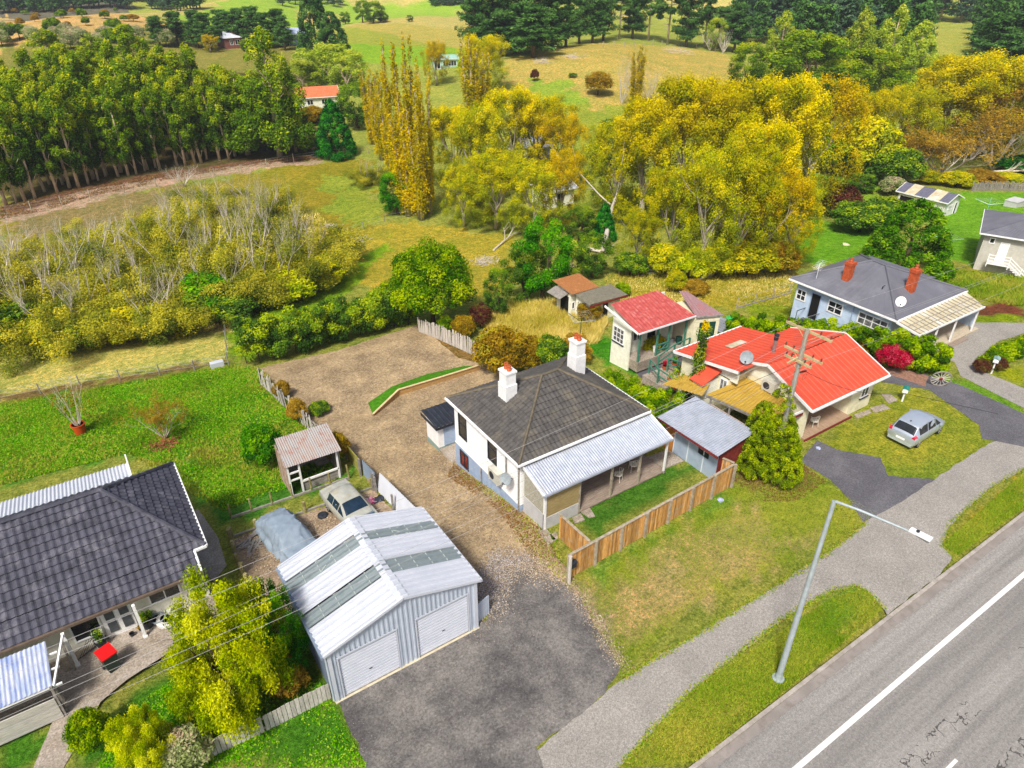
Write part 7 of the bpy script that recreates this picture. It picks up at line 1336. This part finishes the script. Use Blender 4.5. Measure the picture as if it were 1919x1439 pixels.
# dark pines on the skyline
SK = [(890, 100, -30, 60), (925, 95, -45, 80), (965, 100, -40, 85), (1000, 98, -30, 85), (1035, 92, -35, 70), (940, 105, 20, 90), (1000, 108, 10, 100), (1060, 88, -20, 60), (1085, 82, -30, 50), (1110, 80, -10, 50), (1130, 76, -35, 50), (1160, 74, -40, 45), (1185, 72, -30, 50), (1215, 76, -45, 50), (1250, 84, -40, 55), (1285, 88, -30, 55), (1320, 90, -20, 55), (1345, 92, 10, 50), (1375, 98, 5, 50), (1400, 100, 30, 40)]
for i, (x, y, tp, w) in enumerate(SK): pt('oldpine%d' % (i % 3) if x > 1140 and i % 3 else 'pine%d' % (i % 4), x, y, tp, w, 'dark tall pine in the skyline shelter belt above the tan hill', 'pines in the skyline shelter belt', 'pine_tree', uw=5.6)
pt('bare2', 1330, 95, 38, 40, 'bleached leaning dead pine at the edge of the shelter belt'); pt('bare0', 1355, 100, 40, 36, 'second bleached dead pine beside the leaning one'); pt('greygum1', 1340, 95, 30, 36, 'young pale green gum by the bleached dead pines', name='gum_tree')
# right background: gums, poplars, pine plantation
RB = [(1450, 160, 18, 95, 'greycone0', 'tall yellow green gum behind the big yellow wood'), (1395, 165, 75, 60, 'broad1', 'dark green tree left of the tall yellow green gum'), (1500, 190, 48, 130, 'broad0', 'broad olive gum with a rounded crown above the yellow wood'), (1590, 170, 12, 90, 'greycone1', 'tall grey green gum in the right background, left of three'), (1650, 175, 8, 95, 'greycone2', 'tall grey green gum in the right background, the middle one'), (1700, 170, 35, 85, 'greycone0', 'tall grey green gum in the right background, right of three'), (1620, 200, 90, 120, 'broad2', 'dark leafy tree below the three tall gums'), (1550, 200, 110, 70, 'broad1', 'olive tree right of the rounded gum'),
      (1600, 320, 155, 110, 'yel2', 'round pale yellow tree in the right background'), (1680, 300, 150, 120, 'yel1', 'olive yellow poplar beside the pale round one'), (1760, 290, 95, 160, 'yel0', 'large yellow poplar at the right'), (1830, 290, 88, 150, 'yel2', 'large yellow poplar near the right edge'), (1900, 290, 98, 130, 'yel3', 'amber poplar at the right edge'), (1700, 330, 240, 110, 'twig0', 'brown twiggy tree below the yellow poplars'), (1760, 330, 220, 110, 'twig1', 'brown twiggy tree right of centre in the scrub'), (1860, 318, 170, 130, 'twig2', 'large brown twiggy tree at the right edge'), (1820, 300, 130, 110, 'twig0', 'pale twiggy tree in front of the large yellow poplar'), (1610, 335, 215, 100, 'yelbush', 'bright olive thicket below the pale round tree'), (1555, 325, 235, 80, 'darkbush', 'dark green thicket beside the big yellow wood'), (1660, 345, 270, 90, 'darkbush', 'dark thicket under the brown twiggy tree')]
for x, y, tp, w, k, lb in RB: pt(k, x, y, tp, w, lb, uw=9 if 'bush' in k else 6.8, name='thicket' if 'bush' in k else 'tree', cat='shrub' if 'bush' in k else 'tree')
rg = random.Random(8)
for i, (x, y, tp, w, k, lb) in enumerate(((1740, 345, 318, 36, 'yelbush', 'low olive scrub behind the white shed'), (1790, 350, 320, 50, 'yelbush', 'low yellow scrub behind the white shed, right'), (1690, 342, 312, 36, 'greybush', 'silvery shrub left of the white shed roof'), (1840, 345, 318, 60, 'brownbush', 'brown scrub in front of the fallen pale trunk'), (1900, 322, 290, 60, 'cedbush', 'dark green bush at the right edge below the twiggy tree'), (1890, 345, 325, 60, 'yelbush', 'yellow green scrub above the brushwood fence'))): pt(k, x, y, tp, w, lb, name='scrub', cat='shrub', uw=9)
cnt = 0
for r_ in range(7):
    for k in range(22):
        px = 1385+k*27+rg.uniform(-9, 9); py = 118-r_*13+rg.uniform(-4, 4)
        if 1715 < px < 1830 and py > 50: continue
        if px < 1480 and py > 90: continue
        a = T(px, max(3, py)); h = rg.uniform(13, 19)*(1.15 if r_ > 3 else 1); plant('farpine%d' % rg.randrange(4), a, h/10*1.1, 'dark pine in the dense far plantation at the top right', 'pines in the far plantation', 'pine_tree', 'tree', sz=h/10)
for i, (x, y, tp, w) in enumerate(((1850, 150, 20, 90), (1900, 150, 30, 90), (1870, 170, 60, 80), (1930, 165, 20, 90))): pt('pine%d' % i, x, y, tp, w, 'big ragged pine above the yellow poplars at the right edge', 'ragged pines at the right edge', 'pine_tree', uw=5.6)
for r_, (y0, x0, x1, n) in enumerate(((14, -10, 240, 20), (2, -20, 300, 22), (22, 0, 120, 12), (16, 225, 250, 3))):
    for k in range(n): a = T(x0+(x1-x0)*k/n+rg.uniform(-5, 5), max(1, y0+rg.uniform(-3, 3))); h = rg.uniform(9, 14); plant('farpine%d' % rg.randrange(4), a, h/10*1.3, 'dark hazy tree in the far wood at the top left', 'trees in the far wood at the top left', 'tree', 'tree', sz=h/10)
for k in range(16): a = T(285+k*6, 20-abs(k-8)*.6+rg.uniform(-2, 3)); h = rg.uniform(7, 10); plant('farpine%d' % (1 if k % 2 else 2), a, h/8, 'rounded dark tree in the far clump on the tan hill crest', 'trees in the far clump on the crest', 'tree', 'tree', sz=h/10)
for k in range(26): x = (530+k*12 if k < 10 else 810+(k-10)*5); a = T(x, 8+rg.uniform(-2, 4)); h = rg.uniform(6, 10); plant('farpine%d' % (k % 4), a, h/8, 'tiny dark tree on the farthest ridge', 'trees on the farthest ridge', 'tree', 'tree', sz=h/10)
for k in range(18): x, y = rg.uniform(10, 270), rg.uniform(22, 60); a = T(x, y); plant('darkbush' if k % 2 else 'brownbush', a, rg.uniform(.2, .45), 'scrubby dark bush dotted on the tan hillside', 'bushes dotted on the tan hillside', 'bush', 'shrub', sz=rg.uniform(.2, .3))
for k in range(22): x, y = rg.uniform(0, 330), rg.uniform(66, 95); a = T(x, y); plant('greybush' if k % 3 else 'darkbush', a, rg.uniform(.4, .7), 'grey brown scrub bush behind the gum plantation', 'scrub bushes behind the plantation', 'bush', 'shrub', sz=rg.uniform(.4, .6))
# willow thicket along the creek
WL = [(10, 640, 420), (60, 645, 470), (30, 560, 415), (110, 600, 430), (130, 655, 500), (190, 560, 400), (200, 640, 480), (250, 600, 430), (280, 640, 500), (300, 500, 350), (330, 560, 400), (350, 620, 490), (345, 480, 330), (400, 560, 380), (420, 585, 450), (380, 420, 320), (470, 560, 360), (455, 500, 330), (510, 570, 420), (530, 520, 330), (560, 550, 400), (500, 450, 320), (590, 510, 400), (480, 410, 312), (150, 480, 400), (230, 520, 410)]
for i, (x, y, tp) in enumerate(WL): pt('wil%d' % (i % 5), x, y-6, tp, 150 if y > 500 else 110, 'shrubby willow with bare grey top twigs in the creek thicket', 'willows in the creek thicket', 'willow', uw=9.0)
for i, (x, y, tp, k) in enumerate(((30, 655, 560, 'darkbush'), (100, 650, 575, 'yelbush'), (170, 645, 585, 'darkbush'), (240, 635, 570, 'yelbush'), (310, 620, 560, 'darkbush'), (375, 600, 530, 'darkbush'), (440, 592, 540, 'darkbush'), (540, 565, 500, 'wispbush'), (400, 590, 510, 'brightbush'), (590, 540, 480, 'yelbush'))): pt(k, x, y, tp, 105, 'low leafy bush along the near edge of the creek thicket', 'bushes edging the creek thicket', 'bush', 'shrub', uw=9)
pt('bare1', 20, 520, 372, 150, 'bleached dead willow with spreading branches at the left edge', uw=7); pt('bare2', 345, 350, 290, 60, 'bleached dead willow top nearest the track', uw=7)
# garden shrubs and hedges
hedge('hedge', 'tall dark green shelter hedge behind the gravel yard', W([(462, 680), (530, 668), (600, 648), (680, 628), (740, 612), (775, 600)]), 3.0, 3.5, L_HEDGE, 11, dens=1300, size=.15, rb=(.35, .7))
pt('round', 812, 606, 448, 150, 'big round glossy green tree at the back corner of the gravel yard', uw=9.0); pt('limebush', 740, 610, 520, 60, 'lime green shrub at the left of the round tree', name='shrub', cat='shrub', uw=9); pt('limebush', 715, 615, 540, 50, 'lime green shrub at the end of the dark hedge', name='shrub', cat='shrub', uw=9)
pt('darkbush', 765, 608, 510, 60, 'dark shrub between the lime shrubs and the round tree', name='shrub', cat='shrub', uw=9)
pt('winebush', 900, 612, 568, 44, 'wine red shrub behind the white paling fence', name='shrub', cat='shrub', uw=9); pt('rustbush', 868, 632, 590, 44, 'orange tinged shrub behind the white paling fence', name='shrub', cat='shrub', uw=9); pt('limebush', 835, 622, 590, 30, 'small lime shrub at the start of the white paling fence', name='shrub', cat='shrub', uw=9)
pt('green1', 935, 590, 500, 56, 'slim dark green shrub left of the bright green tree', name='shrub', cat='shrub'); pt('brt0', 1015, 560, 400, 105, 'tall bright green tree behind the little brown roofed shed'); pt('green2', 985, 560, 455, 90, 'dark green tree left of the bright green tree'); pt('greygum1', 1065, 520, 450, 60, 'olive tree above the little brown roofed shed'); pt('green0', 1110, 520, 430, 70, 'dark tree beside the bleached dead tree'); pt('green1', 1085, 450, 385, 60, 'dark shrub by the fallen logs', name='shrub', cat='shrub'); pt('cedar', 1130, 450, 380, 46, 'dark green conifer by the bleached dead tree', name='conifer', uw=6.4)
pt('rustbush', 940, 700, 615, 100, 'rust and green shrub behind the white house, left', name='shrub', cat='shrub', uw=9); pt('rustbush', 990, 690, 628, 70, 'rust and green shrub behind the white house, middle', name='shrub', cat='shrub', uw=9); pt('darkbush', 1030, 690, 625, 70, 'olive shrub behind the right hand chimney', name='shrub', cat='shrub', uw=9); pt('brownbush', 1075, 680, 625, 60, 'olive shrub beyond the clothesline', name='shrub', cat='shrub', uw=9); pt('rustbush', 1103, 600, 562, 46, 'round russet bush in the long grass by the little shed', name='shrub', cat='shrub', uw=9); pt('limebush', 1165, 555, 528, 30, 'small lime tree between the two sheds', name='shrub', cat='shrub', uw=9); pt('yelbush', 1265, 545, 505, 40, 'olive bush behind the outbuilding roof', name='shrub', cat='shrub', uw=9); pt('brownbush', 1300, 550, 525, 50, 'brown bush behind the outbuilding garage', name='shrub', cat='shrub', uw=9)
pt('yelbush', 1215, 668, 622, 60, 'climbing leafy shrub at the corner of the outbuilding verandah', name='shrub', cat='shrub', uw=9)
hedge('hedge', 'twiggy lime green hedge between the white house and the red roofed house', [(26.9, 32.5), (27.6, 29.5), (28.0, 26.6), (28.2, 24.2)], 2.8, 2.2, L_LIME, 12, dens=900, size=.13); hedge('hedge', 'low straggly hedge between the blue shed and the yellow pergola', [(28.9, 22.9), (29.2, 21.0), (29.4, 19.4)], .8, 1.1, L_LIME, 13, dens=500, size=.12)
hedge('hedge', 'long lime green hedge between the red roofed house and the blue house', [P(1365, 588, .9)[:2], P(1420, 596, .9)[:2], P(1500, 612, .9)[:2], P(1580, 632, .9)[:2], P(1650, 650, .9)[:2], P(1705, 668, .9)[:2], P(1772, 680, .9)[:2]], 2.2, 2.5, L_LIME, 14, dens=1000, size=.15, var=.2)
hedge('hedge', 'olive hedge island between the two pale drives at the right edge', W([(1845, 690), (1870, 675), (1919, 655), (1960, 640)]), 1.7, 1.0, L_LIME, 15, dens=900, size=.13)
for x, y, tp, w, lb in ((1668, 690, 645, 54, 'large pink red rhododendron beside the long hedge'), (1457, 628, 598, 34, 'pink red rhododendron behind the bright red roof'), (1605, 668, 640, 40, 'rust red flowering bush in the long hedge')): pt('redbush' if '1605' != str(x) else 'rustbush', x, y, tp, w, lb, name='rhododendron', cat='flowering shrub', uw=9)
for x, y, w in ((1836, 698, 26), (1868, 694, 24)): pt('winebush', x, y, y-26, w, ['dark red shrub left of the letterbox at the pale drive', 'dark red shrub right of the letterbox at the pale drive'][x > 1850], name='shrub', cat='shrub', uw=9)
pt('bigconifer', 1690, 510, 372, 130, 'large bright green conifer behind the blue house', name='conifer', uw=7.6)
pt('winebush', 1568, 405, 345, 70, 'wine purple bush on the lawn left of the white shed', name='shrub', cat='shrub', uw=9); pt('darkbush', 1610, 435, 375, 90, 'dark green shrub mass on the lawn left of the white shed', name='shrub', cat='shrub', uw=9); pt('darkbush', 1650, 425, 370, 80, 'dark green shrub next to the big conifer', name='shrub', cat='shrub', uw=9); pt('green2', 1545, 400, 350, 46, 'dark leafy bush left of the wine purple bush', name='shrub', cat='shrub'); pt('green0', 1610, 360, 322, 50, 'small dark tree behind the wine purple bush'); pt('greybush', 1670, 365, 330, 40, 'silvery bush beside the white shed', name='shrub', cat='shrub', uw=9)
a = P(1455, 893); o = plant('golden', (a[0], a[1]+.75, 0), .55, 'big golden green cypress in front of the power pole', name='cypress', cat='tree', sz=.57)
pt('weeping', 462, 1330, 1068, 205, 'large billowing yellow green tree beside the metal garage', uw=9.4); pt('weepgreen', 530, 1270, 1075, 105, 'bright green tree between the weeping tree and the metal garage', uw=8.5); pt('weeping', 290, 1450, 1325, 100, 'small yellow bush below the garden path', name='bush', cat='shrub', uw=9.4); pt('limebush', 180, 1400, 1335, 56, 'olive bush beside the garden path', name='bush', cat='shrub', uw=9); pt('greybush', 355, 1440, 1380, 80, 'silvery green bush at the end of the white paling fence', name='bush', cat='shrub', uw=9); pt('brownbush', 545, 1300, 1240, 60, 'brown scrub under the green tree by the garage', name='bush', cat='shrub', uw=9); pt('darkbush', 395, 1360, 1310, 60, 'dark shrub behind the white paling fence', name='bush', cat='shrub', uw=9)
pt('brightbush', 497, 872, 795, 70, 'dense green bush left of the rusty garden shed', name='bush', cat='shrub', uw=9); pt('rustbush', 635, 862, 808, 44, 'leafy shrub right of the rusty garden shed', name='bush', cat='shrub', uw=9); pt('darkbush', 580, 885, 868, 26, 'small dark plant inside the rusty garden shed', name='bush', cat='shrub', uw=9); pt('twig1', 310, 822, 738, 62, 'leaning gnarled fruit tree in the left garden'); pt('brownbush', 560, 790, 745, 36, 'dry brown shrub along the broken fence, lower', name='bush', cat='shrub', uw=9); pt('brownbush', 530, 745, 712, 30, 'dry brown shrub along the broken fence, upper', name='bush', cat='shrub', uw=9); pt('darkbush', 600, 775, 752, 36, 'dark green shrub behind the rusty garden shed', name='bush', cat='shrub', uw=9)
t = thing('ivy_column', 'tall ivy covered stump with an orange top beside the red roofed house', 'ivy column', (30.9, 25.4, 0)); x, y, _ = t.location; t.scale = (1, 1, hfor((30.9, 25.4, 0), 602)/4.4); rs = np.random.RandomState(5); b = MB(); b.tube([(x, y, 0), (x+.1, y, 4.2)], [.25, .12], 8); b.build('trunk', B_DARK, t)
bl = [(rs.randn()*.12, rs.randn()*.12, z, .42-.03*z, .42-.03*z, .4, rs.rand()) for z in np.linspace(.3, 3.9, 22)]+[(rs.randn()*.5, rs.randn()*.5, rs.uniform(.2, 1.4), .5, .5, .5, rs.rand()) for _ in range(10)]; me = leaves(bl, 5200, .11, 6, L_HEDGE, 'ivy'); o = bpy.data.objects.new('ivy', me); C.objects.link(o); o.parent = t; me = leaves([(.1, 0, 4.1, .2, .2, .35, .9)], 260, .1, 7, L_ORG, 'dry_top'); o = bpy.data.objects.new('dry_top', me); C.objects.link(o); o.parent = t
# grass blades and weeds
scatter('weeds', W([(0, 755), (430, 684), (480, 690), (560, 770), (650, 850), (420, 960), (240, 850), (0, 910)]), 60000, .14, L_TUFT, 1, 'lush green weeds covering the left garden', .05)
#scatter('paddock_grass', W([(0, 655), (415, 585), (430, 678), (0, 742)]), 9000, .16, L_DRY, 2, 'long straw coloured grass of the pale paddock', .04)
scatter('long_grass', W([(930, 575), (1080, 560), (1140, 600), (1120, 645), (960, 650), (900, 610)]), 22000, .5, L_DRY, 3, 'tall straw coloured grass around the little brown roofed shed', .03)
#scatter('paddock_grass', W([(560, 560), (640, 450), (960, 450), (960, 530), (900, 560), (640, 560)]), 9000, .16, L_DRY, 4, 'tufted grass of the middle paddock', .05)
scatter('paddock_grass', W([(1130, 515), (1490, 508), (1480, 575), (1140, 560)]), 9000, .16, L_DRY, 5, 'tufted grass of the paddock behind the outbuilding', .05)
scatter('rough_grass', W([(1730, 500), (1919, 520), (1919, 575), (1835, 560), (1740, 530)]), 12000, .3, L_TUFT, 6, 'rough brown grass bank between the blue and grey houses', .05)
scatter('lawn_grass', W([(1080, 1100), (1370, 915), (1500, 880), (1640, 960), (1600, 1000), (1300, 1130), (1165, 1265), (1110, 1190)]), 60000, .05, L_TUFT, 7, 'short grass blades of the front lawn', .02)
scatter('verge_grass', W([(1165, 1439), (1300, 1290), (1560, 1120), (1620, 1102), (1655, 1140), (1500, 1270), (1310, 1425)]), 40000, .07, L_TUFT, 8, 'tufty grass blades of the roadside verge', .022)
scatter('verge_grass', W([(1765, 1020), (1919, 885), (1919, 950), (1795, 1040)]), 12000, .07, L_TUFT, 9, 'tufty grass blades of the far roadside verge', .022)
scatter('thicket_grass', W([(0, 470), (340, 420), (600, 400), (640, 470), (560, 560), (0, 660)]), 14000, .3, L_DRY, 10, 'rank grass under the creek willows', .07)
scatter('weeds', [(15.0, 17.9), (16.2, 20.6), (15.9, 23.2), (15.65, 29), (15.2, 29), (15.3, 22.5), (14.3, 21.5), (14.6, 18.2)], 900, .12, L_TUFT, 11, 'dry weeds along the foot of the white house', .03, off=.03)

def litter(name, poly, n, size, m, seed, label, off=.035):
    rs = np.random.RandomState(seed); P_ = np.array(poly); lo = P_.min(0); hi = P_.max(0); x = rs.uniform(lo[0], hi[0], n*3); y = rs.uniform(lo[1], hi[1], n*3)
    k = pip(x, y, poly) & (vnoise(x, y, 1.7, seed)+.7*rs.rand(len(x)) > .75); x = x[k][:n]; y = y[k][:n]; n = len(x); nr = rs.randn(n, 3)*.35; nr[:, 2] = 1; nr /= np.linalg.norm(nr, axis=1)[:, None]
    V, Q = quads(np.stack([x, y, Hn(x, y)+off+.3*size*rs.rand(n)], 1), nr, np.full(n, size), rs); me = npmesh(name, V, Q, m, np.repeat(rs.rand(n), 4)); o = bpy.data.objects.new(name, me); C.objects.link(o); return tag(o, label, 'gravel', kind='stuff')
L_STONE = leafmat('loose_stones', ['#544a40', '#7c6e5e', '#9c8c78', '#b8aa94'], 0); L_DEAD = leafmat('dead_leaves', ['#54382a', '#7a5638', '#70623e', '#9a7a50'], .1); L_ASTONE = leafmat('loose_chips', ['#454244', '#6c6868', '#969090', '#b8b0a8'], 0)
litter('loose_gravel', [(10.4, 47.5), (21.8, 47.3), (22.8, 39.5), (16.8, 31), (15.6, 23), (14.8, 19), (12, 19.5), (10.5, 19), (11, 34), (9.8, 40)], 20000, .06, L_STONE, 21, 'loose stones and clods strewn over the gravel drive and yard')
litter('fallen_leaves', [(15.6, 30), (15.7, 22.8), (15.9, 21), (15.2, 18.6), (14.3, 20), (14.9, 24), (14.6, 29)], 2200, .09, L_DEAD, 22, 'dead brown leaves drifted along the foot of the white house', .05)
litter('loose_chips', [(3.6, 17.7), (10.6, 17.8), (12.6, 20), (14.7, 19), (14.8, 17), (13.7, 13), (9, 12.2), (3.5, 12)], 3200, .035, L_ASTONE, 23, 'loose pale and dark chips on the asphalt forecourt', .026)
litter('pad_stones', [(2.7, 31), (10.4, 30.4), (10.3, 23.4), (3.4, 23.3)], 6000, .08, L_STONE, 24, 'loose stones on the parking pad')
litter('fallen_leaves', [(27, 18.6), (31.5, 18.3), (31.3, 15.6), (28.5, 15.4), (26.8, 16.6)], 3000, .08, L_DEAD, 25, 'brown leaf litter under the golden cypress', .02)
litter('leaf_litter', W([(0, 388), (210, 340), (470, 300), (610, 290), (610, 300), (400, 322), (200, 362), (0, 412)]), 9000, .22, L_DEAD, 26, 'brown bark and leaf litter along the foot of the gum plantation', .03)
litter('weed_leaves', W([(0, 760), (430, 688), (480, 693), (560, 770), (650, 850), (620, 890), (420, 955), (340, 880), (240, 850), (0, 910)]), 60000, .12, leafmat('broad_weed_leaves', ['#2e6a16', '#4a8a22', '#74a834', '#a8bc50']), 27, 'broad leaved weeds spreading over the left garden', .06)
litter('weed_leaves', W([(180, 1439), (240, 1330), (360, 1250), (600, 1280), (690, 1439)]), 14000, .08, leafmat('lawn_weed_leaves', ['#346e18', '#508c24', '#74a234', '#9cb04c']), 28, 'small clover leaves in the bottom left lawn', .04)

def edge(pts, n, w, seed, m, label, size=.06, off=.03):
    rs = np.random.RandomState(seed); P_ = np.array(pts); L_ = np.hypot(*np.diff(P_, axis=0).T); k = rs.choice(len(L_), n, p=L_/L_.sum()); f = rs.rand(n)[:, None]; q = P_[k]+(P_[k+1]-P_[k])*f+rs.randn(n, 2)*w; q += .25*w*np.sin(q[:, ::-1]*3)
    nr = rs.randn(n, 3)*.35; nr[:, 2] = 1; nr /= np.linalg.norm(nr, axis=1)[:, None]; V, Q = quads(np.stack([q[:, 0], q[:, 1], Hn(q[:, 0], q[:, 1])+off], 1), nr, np.full(n, size), rs)
    o = bpy.data.objects.new('edge_litter', npmesh('edge_litter', V, Q, m, np.repeat(rs.rand(n), 4))); C.objects.link(o); return tag(o, label, 'litter', kind='stuff')
up = W([(1165, 1274), (1230, 1232), (1300, 1194), (1371, 1148), (1450, 1100), (1520, 1056), (1575, 1018), (1620, 981)]); dn = W([(1165, 1434), (1230, 1360), (1300, 1291), (1375, 1232), (1446, 1175), (1500, 1140), (1558, 1108), (1608, 1098), (1633, 1115), (1658, 1144)]); rt = W([(1919, 877), (1862, 911), (1812, 952), (1779, 986), (1766, 1023), (1784, 1043)])
edge(up, 2200, .09, 31, L_TUFT, 'grass creeping over the upper edge of the footpath', .08); edge(dn, 2200, .09, 32, L_TUFT, 'grass creeping over the lower edge of the footpath', .08); edge(rt, 900, .09, 33, L_TUFT, 'grass creeping over the edge of the far verge', .08)
edge(up, 500, .10, 34, L_DEAD, 'brown leaf litter along the upper footpath edge', .06); edge(dn, 500, .10, 35, L_DEAD, 'brown leaf litter along the lower footpath edge', .06)
edge([(14.3, 19.3), (14.75, 17.6), (14.5, 15.2), (13.9, 12.9)], 2600, .22, 36, L_STONE, 'pale grit spread along the edge of the forecourt', .06, .04)
edge([(10.5, 18.2), (11.6, 19.4), (12.6, 20.1), (13.9, 19.6), (14.4, 18.6)], 7000, .5, 37, L_STONE, 'gravel washed over the top edge of the asphalt forecourt', .06, .04); edge([(10.9, 18.6), (11.8, 19.9), (12.8, 20.6), (14.1, 20.0)], 4500, .45, 38, L_ASTONE, 'dark chips mixed into the gravel above the forecourt', .06, .045)
# ================================================================ LIGHT AND CAMERA
cam = bpy.data.cameras.new('camera'); cam.sensor_width = 36; cam.lens = 36*FPX/1919; cam.clip_end = 9000; cam.clip_start = .5
co = bpy.data.objects.new('camera', cam); C.objects.link(co); M4 = Matrix.Identity(4)
for i in range(3): M4[i][0] = Rv[i]; M4[i][1] = Uv[i]; M4[i][2] = -Fv[i]; M4[i][3] = C0[i]
co.matrix_world = M4; bpy.context.scene.camera = co
SUN_EL, SUN_D = rad(52), Vector((-.75, -.55, 0)).normalized()      # direction towards the sun
d = Vector((SUN_D.x*math.cos(SUN_EL), SUN_D.y*math.cos(SUN_EL), math.sin(SUN_EL)))
sun = bpy.data.lights.new('sun', 'SUN'); sun.energy = 3.1; sun.angle = rad(9); sun.color = (1, .965, .9); so = bpy.data.objects.new('sun', sun); C.objects.link(so); so.rotation_euler = d.to_track_quat('Z', 'Y').to_euler()
w = bpy.data.worlds.new('World'); bpy.context.scene.world = w; w.use_nodes = True; nt = w.node_tree; bg = nt.nodes['Background']; sky = nt.nodes.new('ShaderNodeTexSky'); sky.sky_type = 'NISHITA'; sky.sun_disc = False
sky.sun_elevation = SUN_EL; sky.sun_rotation = math.atan2(SUN_D.x, SUN_D.y); sky.air_density = .6; sky.dust_density = 3; sky.ozone_density = .5; nt.links.new(sky.outputs[0], bg.inputs[0]); bg.inputs[1].default_value = .115
vs = bpy.context.scene.view_settings; vs.view_transform = 'Standard'; vs.look = 'None'; vs.gamma = 1; vs.exposure = .5
cy = bpy.context.scene.cycles; cy.max_bounces = 5; cy.diffuse_bounces = 3; cy.transparent_max_bounces = 4

hm = bpy.data.materials.new('haze'); hm.use_nodes = True; hn = hm.node_tree; hn.nodes.remove(hn.nodes['Principled BSDF']); pv = hn.nodes.new('ShaderNodeVolumePrincipled'); pv.inputs['Color'].default_value = (.86, .91, 1, 1); pv.inputs['Density'].default_value = .00018; hn.links.new(pv.outputs[0], hn.nodes['Material Output'].inputs['Volume'])
b = MB(); b.box(-1700, 4000, -600, 4500, -9, 130); o = b.build('haze', hm); tag(o, 'thin pale air over the distant hills', 'haze', kind='stuff')
